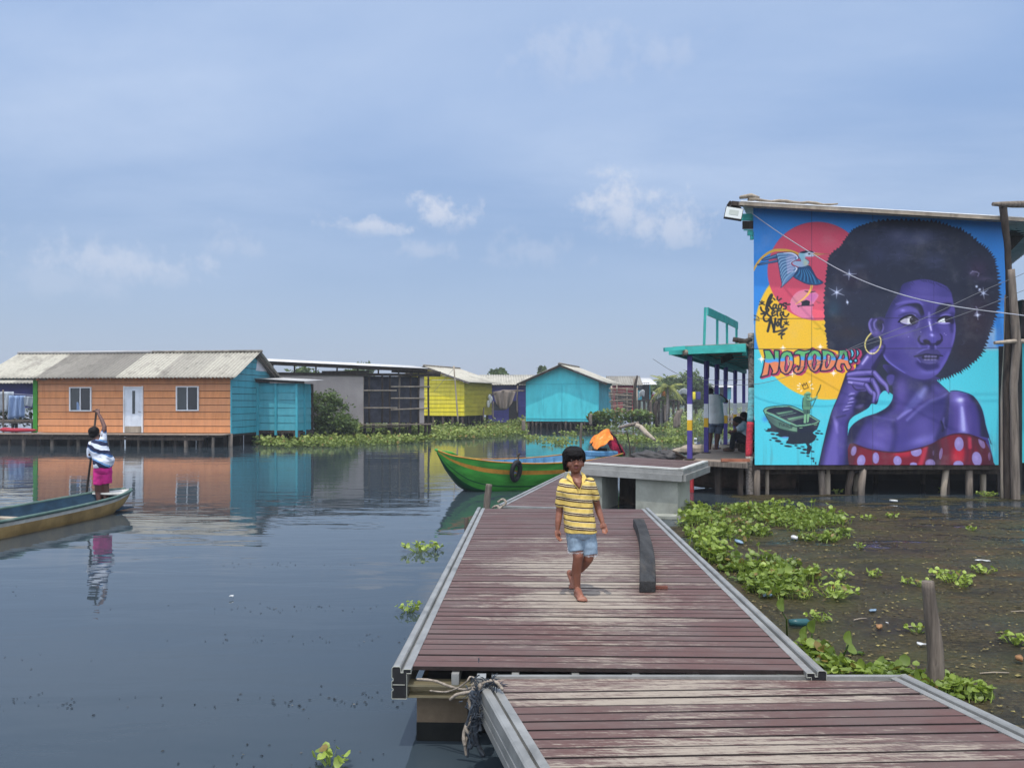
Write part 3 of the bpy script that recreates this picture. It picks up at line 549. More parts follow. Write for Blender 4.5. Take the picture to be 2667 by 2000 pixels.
    for p, q in (((845, 172), (880, 182)), ((845, 238), (880, 228)), ((905, 282), (930, 262)), ((880, 135), (895, 145)), ((1090, 175), (1122, 148)), ((1100, 225), (1140, 235)), ((1062, 112), (1080, 95))):
        P.stroke(F(p, q), 3, (238, 226, 190), soft=.8)
    # ---- hair
    out = [(492, 850), (482, 780), (470, 640), (475, 520), (485, 420), (500, 345), (560, 290), (600, 232), (650, 190), (740, 162), (850, 152), (960, 155), (1060, 162), (1150, 185), (1230, 215), (1300, 270), (1350, 312), (1390, 362), (1402, 430), (1414, 520), (1412, 600), (1390, 690), (1370, 745), (1340, 830), (1310, 890), (1250, 940), (1200, 972), (1140, 1002), (1085, 1012), (1000, 1020), (850, 1100), (760, 1040), (640, 960), (640, 880)]
    q = P.spline(M(*out[:29]), False, 9); n = len(q); j = []
    for i in range(n):
        d = q[min(i+1, n-1)]-q[max(i-1, 0)]; d /= np.hypot(*d)+1e-6
        amp = 1.6+4.6*min(1, max(.25, (i/n-.15)*2)); amp *= (1.6 if i % 2 else -.6)*rs.uniform(.3, 1)
        j.append(q[i]+amp*np.array((d[1], -d[0]))+d*rs.uniform(-1, 1.5))
    hair = np.vstack([np.array(j), np.array(M(*out[29:]))])
    P.fill(hair, (31, 37, 56), smooth=False); hm = P.mask(hair, smooth=False)
    for x, y, rx, ry, c, a in ((560, 480, 60, 70, (44, 42, 58), .7), (640, 470, 70, 60, (46, 34, 52), .6), (520, 640, 40, 60, (42, 78, 96), .55), (540, 690, 60, 30, (50, 40, 40), .5), (600, 760, 90, 40, (46, 40, 46), .7), (900, 250, 160, 50, (60, 66, 98), .7), (860, 230, 60, 30, (84, 88, 122), .5), (1010, 235, 70, 30, (82, 88, 122), .55), (980, 265, 60, 20, (90, 94, 130), .35), (880, 340, 50, 40, (72, 76, 108), .5), (1060, 370, 60, 40, (74, 80, 112), .45), (760, 340, 60, 50, (52, 58, 90), .6), (1300, 420, 60, 60, (66, 46, 74), .6), (1290, 700, 100, 120, (44, 32, 46), .8), (1240, 860, 90, 70, (38, 32, 44), .7), (1330, 600, 60, 80, (40, 32, 50), .5), (540, 530, 40, 34, (84, 92, 112), .5), (610, 430, 40, 34, (72, 80, 100), .5), (660, 400, 40, 16, (82, 88, 112), .4), (1340, 470, 44, 14, (96, 84, 110), .5), (1270, 440, 20, 14, (110, 100, 130), .5), (700, 240, 120, 50, (38, 44, 66), .8)):
        P.blob(c1(M, x, y), rx/2.07, ry/2.07, 0, c, a=a, clip=hm)
    for i in range(60):
        x, y = rs.uniform(720, 1130), rs.uniform(190, 420)
        P.stroke(M((x-rs.uniform(10, 30), y+rs.uniform(-8, 8)), (x, y), (x+rs.uniform(10, 30), y-rs.uniform(-6, 10))), [1, 4, 1], (82, 86, 120), soft=2.4, a=.16, clip=hm)
    for i in range(420):                                                   # coils of hair
        x, y = rs.uniform(480, 1400), rs.uniform(160, 1000); r = rs.uniform(6, 16); t0 = rs.uniform(0, 6.3); k_ = rs.uniform(.5, 1)
        P.stroke(M(*[(x+r*math.cos(t0+q_), y+r*math.sin(t0+q_)*k_) for q_ in np.linspace(0, 3.4, 5)]), [.8, 2.2, .8], (58, 62, 92) if rs.rand() > .45 else (16, 18, 32), soft=.8, a=rs.uniform(.15, .5), clip=hm)
    for i in range(70):
        x, y = rs.uniform(490, 1400), rs.uniform(180, 780); P.blob(c1(M, x, y), .7, .7, 0, (120, 126, 160), a=rs.uniform(.2, .7), clip=hm)
    for x, y, r, k in ((605, 445, 45, 4), (538, 543, 52, 6), (595, 596, 18, 2), (1330, 547, 34, 6), (1310, 527, 9, 0), (1293, 511, 8, 0), (1298, 665, 32, 4)):
        P.blob(c1(M, x, y), 6 if r > 20 else 3, 6 if r > 20 else 3, 0, (128, 136, 176), a=.8); P.blob(c1(M, x, y), 3, 3, 0, (236, 240, 250), a=.95)
        for t in range(k):
            an = t*2*math.pi/k+rs.uniform(-.15, .15)+1.5; l = r*rs.uniform(.6, 1.05)
            P.stroke(M((x, y), (x+l*math.cos(an), y+l*math.sin(an))), [2.4, .6], (196, 202, 222), soft=.7, a=.85)
    for p in (M((1270, 430), (1290, 432), (1305, 440), (1300, 455)), M((1290, 620), (1300, 640), (1285, 660)), M((1260, 440), (1272, 428))): P.stroke(p, 3, (134, 132, 160), soft=1.5, a=.7)
    # ---- big lettering
    L = [([(215, 160), (330, 163), (385, 250), (420, 330), (415, 165), (512, 168), (515, 400), (492, 560), (455, 615), (362, 632), (385, 560), (328, 440), (312, 560), (298, 640), (215, 662), (150, 685), (185, 600), (215, 450), (240, 280)], None),
         ([(660, 178), (740, 200), (782, 290), (785, 420), (750, 540), (690, 610), (620, 625), (545, 575), (512, 470), (522, 340), (555, 240), (600, 195)], [(665, 262), (705, 310), (690, 370), (705, 430), (680, 510), (640, 578), (618, 510), (635, 390), (630, 310)]),
         ([(788, 255), (815, 190), (880, 158), (1000, 175), (1080, 162), (1142, 122), (1100, 205), (1020, 240), (1010, 350), (1000, 480), (960, 570), (900, 615), (830, 612), (785, 560), (800, 505), (860, 460), (880, 500), (866, 550), (893, 525), (912, 450), (915, 330), (905, 252), (850, 245)], None),
         ([(1190, 157), (1270, 180), (1322, 260), (1322, 400), (1290, 500), (1240, 560), (1180, 582), (1110, 535), (1055, 420), (1047, 320), (1080, 230), (1130, 175)], [(1195, 236), (1222, 280), (1212, 340), (1225, 400), (1197, 500), (1175, 535), (1150, 440), (1168, 350), (1160, 290)]),
         ([(1330, 160), (1450, 168), (1540, 208), (1602, 290), (1612, 370), (1570, 470), (1500, 540), (1400, 562), (1298, 562), (1335, 430), (1345, 300)], [(1450, 240), (1490, 270), (1495, 330), (1470, 420), (1420, 505), (1400, 430), (1420, 340), (1420, 270)]),
         ([(1660, 160), (1780, 155), (1822, 200), (1842, 320), (1858, 420), (1898, 485), (1880, 532), (1820, 548), (1785, 480), (1760, 425), (1705, 425), (1692, 480), (1722, 552), (1690, 572), (1620, 545), (1588, 470), (1610, 380), (1660, 270)], [(1750, 228), (1765, 312), (1712, 322)]),
         ([(1872, 132), (1930, 160), (1952, 220), (1936, 280), (1882, 325), (1896, 240), (1880, 180)], None), ([(1985, 138), (2035, 170), (2048, 230), (2022, 280), (1982, 315), (2000, 230)], None),
         ([(1885+38*math.cos(t), 380+40*math.sin(t)) for t in np.linspace(0, 5.9, 12)], None), ([(1980+36*math.cos(t), 362+38*math.sin(t)) for t in np.linspace(0, 5.9, 12)], None)]
    shd, blk = (170, 56, 96), (26, 26, 48)
    L = [(E(*o), E(*h) if h else None) for o, h in L]
    for o, h in L:
        for d in (1.5, 3, 4.5):
            o2 = [(x+d*1.1, y+d*.45) for x, y in o]
            P.fill(o2, shd, smooth=False); P.stroke(o2, 5.5, shd, smooth=False, closed=True)
    for d in (E((790, 300), (900, 300), (890, 420), (800, 430)),): P.fill(d, (226, 170, 60), smooth=False)
    tY = (P.Y-890)*7.373
    grad = np.zeros_like(P.im); mid = 355
    top, bl, orr = np.array((92, 168, 96)), np.array((66, 148, 214)), np.array((222, 124, 80))
    w_ = (P.X-1960)*7.373
    m0 = mid+ (12*np.sin(w_/40)) + np.where(w_ < 520, 35, np.where(w_ > 1000, -15, 5))
    f1 = np.clip((tY-(m0-90))/50, 0, 1)[..., None]; f2 = np.clip((tY-m0)/10, 0, 1)[..., None]
    grad[:] = (top*(1-f1)+bl*f1)*(1-f2)+orr*f2
    for i, (o, h) in enumerate(L):
        m = P.mask(o, smooth=False)
        if h: m = m*(1-P.mask(h))
        edge = np.clip(P.blur(m, 3.2)*2-1, 0, 1)
        sl = (slice(0, P.h), slice(0, P.w))
        P.put(sl, m, (112, 166, 206) if i < 6 else (104, 180, 210))
        core = np.clip((P.blur(m, 2.6)-.80)*8, 0, 1)
        P.put(sl, core*m*.95, grad if i < 6 else (np.array((96, 184, 208), np.float32)))
        if h: P.fill(h, (166, 60, 100)); P.stroke(h, 2.4, blk, closed=True)
        P.stroke(o, 3.3, blk, smooth=False, closed=True)
    for p in (E((690, 300), (682, 380), (690, 450)), E((1470, 270), (1462, 350), (1462, 420))): P.stroke(p, 2, (240, 206, 150))
    for x, y, r in ((585, 122, 55), (1300, 100, 60), (172, 335, 68), (765, 622, 60), (1555, 605, 62)):
        for t in ((0, 90) if x == 765 else (0, 45, 90, 135)):
            rr = r*(1 if t % 90 == 0 else .6); dx, dy = rr*math.cos(math.radians(t)), rr*math.sin(math.radians(t))
            P.stroke(E((x-dx, y-dy), (x, y), (x+dx, y+dy)), [1, 2.6, 1], (248, 232, 216), soft=.6)
        P.blob(c1(E, x, y), 3, 3, 0, (250, 240, 230), a=.8)
    # ---- chest, neck and arm
    dkp, base = (30, 30, 66), (66, 56, 138)
    chest = M((598, 1315), (620, 1260), (680, 1218), (760, 1190), (820, 1150), (842, 1090), (825, 1000), (800, 930), (1080, 1000), (1080, 1022), (1140, 1077), (1180, 1080), (1250, 1096), (1300, 1135), (1332, 1205), (1347, 1290), (1368, 1380), (1385, 1460), (1400, 1600), (598, 1600), (598, 1450))
    P.fill(chest, base); cm = P.mask(chest)
    P.stroke(M((600, 1320), (660, 1228), (760, 1188), (835, 1130), (835, 1000)), [46, 40, 30, 28, 30], (28, 28, 62), soft=9, clip=cm)
    P.fill(M((800, 900), (860, 960), (960, 1010), (1080, 1010), (1090, 1060), (1000, 1080), (900, 1050), (820, 1000)), (30, 30, 62), soft=8, clip=cm)
    P.fill(C((0, 250), (130, 300), (200, 430), (120, 650), (40, 800), (-60, 560)), (94, 78, 170), soft=10, a=.9, clip=cm)
    P.fill(C((150, 300), (350, 320), (420, 480), (200, 620), (60, 760), (130, 560)), (42, 40, 98), soft=10, a=.85, clip=cm)
    P.stroke(C((410, 430), (330, 540), (220, 660), (110, 760)), [16, 26, 20, 8], (96, 96, 170), soft=7, a=.75, clip=cm); P.stroke(C((400, 440), (340, 540)), [6, 12], (130, 132, 196), soft=5, a=.6, clip=cm)
    P.fill(C((540, 350), (720, 480), (600, 500), (520, 420)), (86, 78, 160), soft=5, a=.8, clip=cm)
    P.stroke(C((-10, 890), (90, 810), (200, 750)), [5, 9, 4], (140, 134, 205), soft=4, a=.75, clip=cm)
    P.stroke(C((140, 910), (350, 730), (500, 640), (640, 575), (760, 500)), [6, 10, 12, 8, 4], (136, 130, 205), soft=5, a=.8, clip=cm)
    P.stroke(C((160, 960), (380, 790), (560, 700), (730, 640)), [10, 26, 34, 30], (46, 44, 108), soft=8, a=.75, clip=cm)
    P.stroke(B((760, 1000), (900, 1030), (1020, 1045)), [3, 7, 4], (110, 100, 180), soft=4, a=.55, clip=cm)
    P.stroke(B((700, 1060), (860, 1080), (1000, 1110)), [20, 30, 20], (48, 44, 112), soft=9, a=.6, clip=cm)
    P.blob(c1(B, 860, 1240), 44, 34, -20, (100, 86, 180), a=.85, clip=cm); P.blob(c1(B, 820, 1360), 30, 12, 20, (112, 98, 192), a=.7, clip=cm)
    P.stroke(B((1020, 1100), (1040, 1250), (1010, 1400), (990, 1440)), [12, 14, 12, 10], (40, 36, 92), soft=8, a=.85, clip=cm)
    P.blob(c1(C, 400, 1000), 40, 40, 30, (92, 80, 174), a=.8, clip=cm); P.blob(c1(C, 350, 1230), 50, 14, -14, (124, 116, 206), a=.75, clip=cm); P.blob(c1(C, 60, 1240), 30, 30, 0, (64, 54, 160), a=.6, clip=cm)
    P.blob(c1(C, 640, 760), 20, 50, 20, (48, 44, 112), a=.6, clip=cm)
    P.stroke(C((800, 500), (780, 700), (740, 900), (690, 1050), (640, 1200)), [12, 18, 24, 22, 26], (32, 30, 76), soft=8, a=.9, clip=cm)
    P.stroke(C((700, 880), (690, 980), (720, 1030)), [4, 7, 3], (110, 104, 176), soft=3, a=.6, clip=cm); P.stroke(C((660, 930), (690, 1020), (680, 1080)), 5, (20, 20, 46), soft=2, a=.8, clip=cm)
    arm = C((800, 480), (900, 465), (1050, 500), (1150, 550), (1230, 640), (1290, 760), (1320, 880), (1350, 1020), (1400, 1180), (1300, 1170), (1000, 1120), (780, 1160), (780, 900), (790, 650)); am = P.mask(arm)
    P.fill(arm, (84, 68, 160), soft=2)
    P.stroke(C((1120, 520), (1230, 660), (1290, 800), (1330, 960), (1390, 1180)), [12, 22, 30, 34, 44], (28, 28, 60), soft=9, clip=am); P.stroke(C((1130, 700), (1190, 900), (1180, 1120)), 20, (62, 50, 150), soft=8, a=.7, clip=am)
    P.stroke(C((810, 560), (800, 800), (800, 1100)), 18, (58, 50, 130), soft=9, a=.8, clip=am); P.blob(c1(C, 890, 580), 18, 18, 0, (130, 116, 204), a=.8, clip=am)
    P.stroke(C((970, 680), (985, 860), (1000, 1080)), [12, 16, 24], (132, 124, 204), soft=7, a=.8, clip=am); P.stroke(C((980, 720), (995, 880), (1005, 1060)), [5, 9, 9], (178, 180, 228), soft=4, a=.75, clip=am)
    P.blob(c1(C, 955, 605), 10, 8, 0, (206, 208, 240), a=.95); P.stroke(C((800, 468), (900, 462), (1050, 498), (1150, 545), (1230, 640), (1290, 760), (1320, 880), (1350, 1020), (1430, 1280)), 2, (26, 28, 60), soft=.8)
    P.stroke(M((1080, 1022), (1140, 1077)), 2, (26, 28, 60), soft=.8)
    # dress
    dress = M((600, 1380), (625, 1358), (720, 1390), (850, 1406), (950, 1392), (1050, 1362), (1110, 1327), (1180, 1306), (1260, 1312), (1320, 1332), (1355, 1372), (1385, 1460), (1400, 1600), (560, 1600), (590, 1460))
    P.fill(dress, (112, 22, 42)); dm = P.mask(dress)
    for p, w, c, a in ((C((520, 1250), (560, 1400), (540, 1620)), 40, (44, 26, 44), .85), (C((720, 1230), (740, 1400), (700, 1620)), 16, (90, 34, 52), .8), (C((860, 1160), (840, 1380), (790, 1600)), 14, (104, 26, 46), .7), (C((1010, 1160), (1050, 1380), (1040, 1600)), 14, (84, 22, 44), .8), (C((1140, 1170), (1150, 1380), (1130, 1600)), 9, (78, 22, 44), .8), (C((1200, 1180), (1300, 1400), (1340, 1620)), 26, (72, 24, 42), .85), (C((1380, 1200), (1440, 1400), (1480, 1620)), 22, (58, 24, 40), .8), (B((520, 1350), (480, 1480), (450, 1620)), 26, (72, 24, 42), .8), (B((880, 1440), (890, 1540), (860, 1620)), 30, (104, 28, 48), .7), (C((420, 1330), (380, 1480), (330, 1620)), 12, (206, 60, 80), .6), (C((930, 1420), (920, 1480)), 30, (206, 30, 56), .7), (C((1100, 1200), (1105, 1330)), 9, (206, 60, 90), .6), (B((1060, 1460), (1180, 1460)), 20, (196, 40, 62), .6)):
        P.stroke(p, w, c, soft=w*.35, a=a, clip=dm)
    lil = (136, 122, 178)
    for f, x, y, rx, ry, an, a in ((B, 505, 1435, 33, 62, 14, .9), (B, 600, 1560, 52, 76, 10, 1), (B, 785, 1525, 42, 72, 0, 1), (B, 1060, 1560, 52, 62, -10, 1), (B, 1265, 1605, 46, 24, 0, 1), (C, 275, 1400, 85, 72, -10, 1), (C, 935, 1280, 70, 108, 0, 1), (C, 925, 1598, 78, 60, 0, 1), (C, 1210, 1510, 74, 112, -10, 1), (C, 1285, 1265, 40, 90, -25, .75), (C, 655, 1430, 24, 90, 8, .7), (C, 490, 1580, 76, 66, 0, .8), (C, 1405, 1470, 20, 66, 0, .5), (C, 0, 1545, 44, 66, 0, 1), (C, 540, 1420, 12, 40, 5, .4)):
        s_ = 4.879 if f is B else 5.925
        P.blob(c1(f, x, y), rx/s_, ry/s_, an, lil, a=a, hard=9, clip=dm); P.blob((c1(f, x, y)[0]-2, c1(f, x, y)[1]-3), rx/s_*.5, ry/s_*.5, an, (176, 162, 214), a=.4*a, clip=dm)
    P.stroke(M((625, 1358), (720, 1390), (850, 1406), (950, 1392), (1050, 1362), (1110, 1327), (1180, 1306), (1260, 1312), (1340, 1345)), 3.4, (60, 20, 40), soft=1.5)
    # ---- face
    face = A((660, 130), (800, 75), (950, 48), (1080, 60), (1200, 95), (1320, 150), (1400, 240), (1428, 350), (1440, 420), (1466, 530), (1450, 630), (1475, 780), (1460, 950), (1425, 1080), (1380, 1200), (1300, 1360), (1200, 1500), (1080, 1575), (960, 1590), (820, 1560), (680, 1490), (520, 1390), (400, 1290), (340, 1165), (350, 1050), (335, 950), (350, 850), (370, 740), (400, 600), (500, 400), (610, 250))
    P.fill(face, (76, 66, 156), soft=1.2); fm = P.mask(face)
    def fb(x, y, rx, ry, an, c, a): P.blob(c1(A, x, y), rx/5.925, ry/5.925, an, c, a=a, clip=fm)
    def fs(w, c, soft, a, *p): P.stroke(A(*p), w, c, soft=soft, a=a, clip=fm)
    fs([34, 26, 22, 26, 20], (34, 34, 80), 11, .85, (360, 800), (420, 580), (520, 400), (640, 240), (720, 120))
    for i in range(26):
        u = i/25; x, y = 440+u*960, 420-u*330-(200*math.sin(u*3.14))*.9 if u < .5 else 60+ (u-.5)**2*700
        if u < .5: x, y = 500+u*640, 400-u*650
        fs([3, 1], (34, 36, 70), 1, .7, (x, y), (x+rs.uniform(20, 60), y+rs.uniform(20, 60)))
    fb(980, 220, 260, 120, 10, (96, 84, 172), .8); fb(700, 260, 120, 90, -40, (78, 68, 164), .7); fb(1060, 480, 90, 120, 0, (56, 46, 130), .75); fb(1300, 260, 110, 120, 30, (66, 60, 140), .7)
    fb(560, 830, 190, 160, 20, (90, 78, 164), .75); fb(700, 880, 120, 70, 10, (106, 94, 174), .6); fb(520, 1000, 120, 60, -10, (58, 50, 132), .5); fb(520, 1230, 150, 110, 30, (58, 46, 146), .85); fb(720, 1200, 90, 90, 0, (70, 60, 160), .7)
    fb(640, 1400, 120, 50, 28, (62, 54, 164), .8); fb(1060, 1460, 160, 60, -6, (112, 104, 200), .85); fb(1330, 950, 90, 160, 5, (90, 76, 170), .7); fb(1300, 1250, 60, 140, 20, (74, 62, 172), .8)
    fs([4, 7, 6, 3], (112, 104, 210), 3, .8, (350, 1180), (410, 1290), (530, 1390), (690, 1490)); fs([8, 12, 8], (104, 92, 206), 5, .6, (1180, 1480), (1290, 1340), (1370, 1180)); fs([6, 8, 4], (110, 98, 196), 4, .7, (1455, 700), (1462, 860), (1420, 1060))
    fs([14, 12, 6], (34, 30, 86), 5, .7, (1420, 590), (1410, 760), (1420, 850))
    # eyebrows
    P.fill(A((530, 520), (640, 455), (760, 420), (900, 415), (960, 465), (990, 560), (985, 610), (940, 640), (925, 590), (880, 520), (800, 470), (690, 460)), (24, 26, 48), soft=1.3, clip=fm)
    fs([4, 7, 6, 4], (108, 98, 190), 3, .7, (560, 430), (700, 395), (880, 385), (960, 430))
    P.fill(A((1150, 590), (1180, 490), (1240, 435), (1340, 405), (1420, 420), (1400, 460), (1360, 520), (1260, 570), (1190, 605)), (28, 28, 54), soft=2, clip=fm); P.fill(A((1150, 600), (1180, 560), (1270, 600), (1200, 690), (1150, 690)), (38, 34, 84), soft=4, a=.9, clip=fm)
    # eye left
    fb(690, 520, 150, 60, -8, (100, 90, 186), .8); fb(660, 525, 40, 22, 0, (150, 140, 214), .7); fb(850, 560, 50, 60, 30, (98, 86, 180), .7)
    fs([3, 7, 8, 5], (46, 42, 104), 3, .8, (600, 610), (700, 580), (850, 580), (920, 640)); fb(760, 770, 150, 34, 4, (54, 46, 112), .8); fs([2, 5, 4], (140, 132, 205), 2, .7, (700, 605), (780, 590), (850, 605))
    eye = A((622, 700), (660, 655), (720, 625), (800, 618), (860, 645), (905, 690), (870, 720), (790, 742), (700, 735)); P.fill(eye, (206, 206, 212)); em = P.mask(eye)
    P.fill(A((630, 700), (670, 660), (730, 640), (720, 740), (660, 730)), (158, 152, 172), soft=1.2, a=.8, clip=em); P.blob(c1(A, 822, 680), 58/5.925, 62/5.925, 0, (32, 28, 40), hard=8, clip=em); P.blob(c1(A, 800, 655), 2.4, 2, 0, (150, 150, 170), a=.7, clip=em); P.fill(A((860, 640), (915, 700), (860, 730)), (60, 48, 90), soft=1, clip=em)
    fs([3, 6, 7, 6, 3], (18, 18, 36), .8, 1, (590, 705), (650, 650), (730, 612), (810, 605), (905, 680)); fs([3, 4, 4, 2], (26, 22, 52), .9, .9, (610, 705), (690, 745), (790, 752), (890, 715)); fs([2, 3, 2], (150, 142, 205), 1, .7, (640, 718), (720, 732), (790, 738)); fs([3, 5, 3], (126, 116, 196), 2, .7, (870, 790), (905, 750), (915, 690))
    # eye right
    fb(1330, 620, 100, 40, -6, (56, 50, 118), .8); eye = A((1195, 700), (1240, 660), (1310, 632), (1390, 632), (1420, 670), (1400, 705), (1320, 712)); P.fill(eye, (214, 220, 220)); em = P.mask(eye)
    P.blob(c1(A, 1370, 670), 64/5.925, 60/5.925, 0, (28, 24, 38), hard=8, clip=em); fs([3, 6, 7, 4], (18, 18, 36), .8, 1, (1180, 705), (1240, 650), (1320, 622), (1425, 640)); fs([3, 4, 2], (168, 160, 215), 1.2, .9, (1160, 712), (1290, 724), (1390, 718)); fs([2, 4, 2], (130, 122, 200), 1.5, .7, (1240, 610), (1320, 590), (1400, 595)); fs([10, 12], (26, 24, 52), 3, .9, (1405, 640), (1420, 700)); fb(1280, 780, 110, 30, 8, (92, 80, 176), .6)
    # nose
    fs([16, 22, 26], (56, 46, 128), 7, .6, (960, 640), (950, 760), (900, 880)); fs([10, 14, 16], (58, 48, 140), 6, .6, (1140, 620), (1150, 760), (1190, 840)); fs([5, 8, 8, 6], (132, 122, 200), 3, .65, (1065, 560), (1070, 680), (1080, 740), (1100, 840)); fs([2, 4, 3], (206, 202, 238), 1.6, .85, (1068, 700), (1082, 760), (1098, 830))
    fb(1110, 920, 90, 80, 0, (92, 80, 190), .85); fb(960, 970, 56, 60, 0, (86, 76, 164), .8); fb(1225, 960, 34, 60, 0, (78, 68, 150), .8); fb(1110, 905, 34, 24, 20, (176, 172, 232), .9); fb(1140, 985, 50, 40, 0, (88, 76, 200), .7)
    fs([3, 6, 7, 6], (28, 26, 60), 1.5, .95, (925, 920), (903, 970), (930, 1030), (1010, 1045)); P.fill(A((970, 990), (1010, 970), (1060, 985), (1090, 1030), (1060, 1050), (1000, 1035)), (24, 20, 42), soft=1.2, clip=fm)
    fs([7, 8, 9, 6], (26, 24, 56), 1.8, .95, (1060, 1040), (1130, 1058), (1210, 1030), (1260, 980)); fs([5, 5, 3], (32, 28, 66), 1.5, .9, (1260, 990), (1262, 930), (1235, 890)); P.fill(A((1170, 1010), (1210, 985), (1235, 1005), (1200, 1035)), (30, 26, 56), soft=1.2, a=.9, clip=fm)
    fs([10, 12], (44, 38, 96), 3, .8, (1115, 1060), (1110, 1110)); fs([4, 5], (118, 108, 198), 2.5, .7, (1060, 1070), (1050, 1110)); fs([4, 5], (124, 114, 200), 2.5, .7, (1160, 1070), (1170, 1110)); fs([5, 7], (104, 94, 186), 4, .6, (900, 1030), (920, 1090))
    for x, y in ((938, 858), (1325, 902), (748, 932), (1300, 880)): P.blob(c1(A, x, y), 1.4, 1.4, 0, (166, 160, 215), a=.8)
    # mouth
    P.fill(A((840, 1235), (930, 1175), (1030, 1128), (1090, 1130), (1130, 1140), (1190, 1130), (1240, 1190), (1275, 1225), (1235, 1240), (1220, 1300), (1160, 1355), (1050, 1365), (960, 1330), (900, 1270)), (52, 46, 100), clip=fm, soft=.6)
    P.fill(A((930, 1180), (1040, 1140), (1110, 1150), (1190, 1145), (1240, 1200), (1120, 1190), (1000, 1200)), (64, 58, 116), soft=2, clip=fm, a=.9)
    P.fill(A((950, 1245), (1020, 1205), (1110, 1215), (1190, 1205), (1215, 1240), (1190, 1285), (1100, 1280), (1000, 1285)), (26, 24, 48), clip=fm, soft=.7)
    for x0 in (1000, 1050, 1105, 1150):
        P.fill(A((x0-10, 1222), (x0+32, 1216), (x0+34, 1248), (x0-6, 1252)), (116, 110, 158), soft=.9, clip=fm, a=.8); P.fill(A((x0-14, 1276), (x0+26, 1274), (x0+24, 1294), (x0-8, 1296)), (168, 164, 200), soft=1.0, clip=fm, a=.7)
    P.fill(A((930, 1280), (1010, 1300), (1100, 1295), (1200, 1280), (1200, 1320), (1140, 1352), (1050, 1358), (970, 1325)), (84, 78, 140), soft=2.5, clip=fm, a=.9); fs([3, 5, 3], (124, 118, 186), 2, .6, (960, 1320), (1050, 1345), (1160, 1335))
    fs([3, 4, 4, 3, 3], (24, 24, 52), .9, .95, (835, 1235), (930, 1222), (1020, 1200), (1120, 1210), (1275, 1226)); fs([2, 4, 2], (112, 104, 190), 2, .7, (880, 1180), (990, 1125), (1080, 1112)); fs([10, 20, 14], (32, 28, 80), 6, .8, (900, 1330), (1040, 1400), (1180, 1380)); fs([3, 4], (110, 104, 190), 2, .6, (880, 1260), (930, 1320))
    # ear and ring
    ear = A((370, 640), (300, 630), (200, 645), (145, 690), (135, 770), (165, 850), (200, 920), (250, 950), (320, 930), (360, 860), (390, 740)); P.fill(ear, (56, 48, 114), soft=.8); P.fill(A((250, 690), (310, 660), (370, 700), (350, 820), (310, 850), (260, 780)), (28, 28, 56), soft=2)
    P.stroke(A((180, 650), (143, 720), (155, 800), (190, 880)), [4, 5, 6, 6], (116, 106, 180), soft=1.6, a=.9); P.stroke(A((250, 670), (215, 720), (225, 790), (250, 820)), [4, 5, 4, 3], (112, 104, 176), soft=1.6, a=.85); P.stroke(A((340, 850), (360, 790), (350, 730)), [4, 4, 2], (104, 96, 168), soft=1.5, a=.8); P.blob(c1(A, 255, 870), 10, 9, 0, (106, 90, 176), a=.8)
    P.stroke(A((335, 930), (345, 1010), (340, 1080)), 7, (36, 34, 80), soft=3, a=.6)
    # ---- hand and forearm
    P.fill(B((500, 415), (570, 340), (650, 220), (750, 140), (850, 82), (890, 78), (902, 100), (870, 170), (790, 290), (740, 400), (640, 440), (540, 440)), (70, 60, 140), soft=.8)
    P.stroke(B((560, 400), (640, 300), (740, 180), (850, 110)), [8, 12, 12, 8], (104, 90, 176), soft=5, a=.8); P.stroke(B((615, 330), (680, 240)), [4, 5], (184, 176, 222), soft=2.5, a=.9); P.stroke(B((720, 180), (780, 140)), 6, (132, 122, 206), soft=2.5, a=.8); P.stroke(B((760, 380), (830, 260), (880, 180), (900, 100), (860, 84)), [14, 10, 8, 3, 2], (30, 28, 66), soft=3, a=.85)
    hand = B((415, 440), (500, 410), (740, 400), (800, 430), (870, 500), (930, 570), (950, 640), (955, 715), (905, 670), (840, 720), (800, 838), (735, 836), (690, 890), (600, 945), (500, 1000), (442, 1080), (430, 1250), (432, 1500), (432, 1850), (0, 1850), (60, 1615), (120, 1350), (180, 1100), (230, 930), (310, 740), (380, 540)); P.fill(hand, (30, 30, 64)); hm2 = P.mask(hand)
    def hs(w, c, soft, a, *p): P.stroke(B(*p), w, c, soft=soft, a=a, clip=hm2)
    hs([60, 54, 42, 34], (72, 60, 150), 9, .9, (225, 1700), (270, 1400), (310, 1200), (330, 1020)); hs([40, 30, 18, 12], (112, 98, 190), 8, .75, (200, 1700), (250, 1420), (280, 1200), (285, 1060)); hs([6, 9, 9], (150, 138, 205), 4, .6, (300, 1200), (280, 1080), (262, 1000)); hs([14, 16], (84, 72, 160), 6, .7, (330, 1450), (340, 1150))
    hs([50, 56, 46, 30], (72, 62, 142), 8, .95, (350, 940), (430, 800), (470, 680), (480, 590)); hs([18, 26, 22], (94, 82, 170), 7, .8, (400, 900), (470, 760), (500, 640))
    for x, y in ((395, 910), (425, 865), (450, 822), (470, 775), (465, 715)): hs([2, 6, 3], (150, 140, 205), 2.2, .85, (x-22, y+12), (x+10, y-4), (x+45, y-8)); hs([2, 4, 2], (44, 40, 96), 1.8, .7, (x-30, y+30), (x+10, y+20), (x+50, y+8))
    hs([4, 5], (40, 34, 88), 2, .8, (290, 1010), (400, 985)); hs([12, 20, 18], (24, 24, 52), 6, .8, (540, 760), (610, 720), (690, 700)); hs([24, 26], (24, 24, 54), 6, .8, (620, 740), (560, 900)); hs([4, 10, 4], (94, 84, 150), 5, .7, (540, 880), (590, 870), (620, 850))
    def finger(pts, w):
        hs([x*1.25 for x in w], (26, 26, 56), 1.6, .95, *pts); hs([x*1.02 for x in w], (86, 74, 158), 2, .95, *pts)
        hs([x*.45 for x in w], (136, 124, 200), 2.4, .8, *[(a-2, b-8) for a, b in pts])
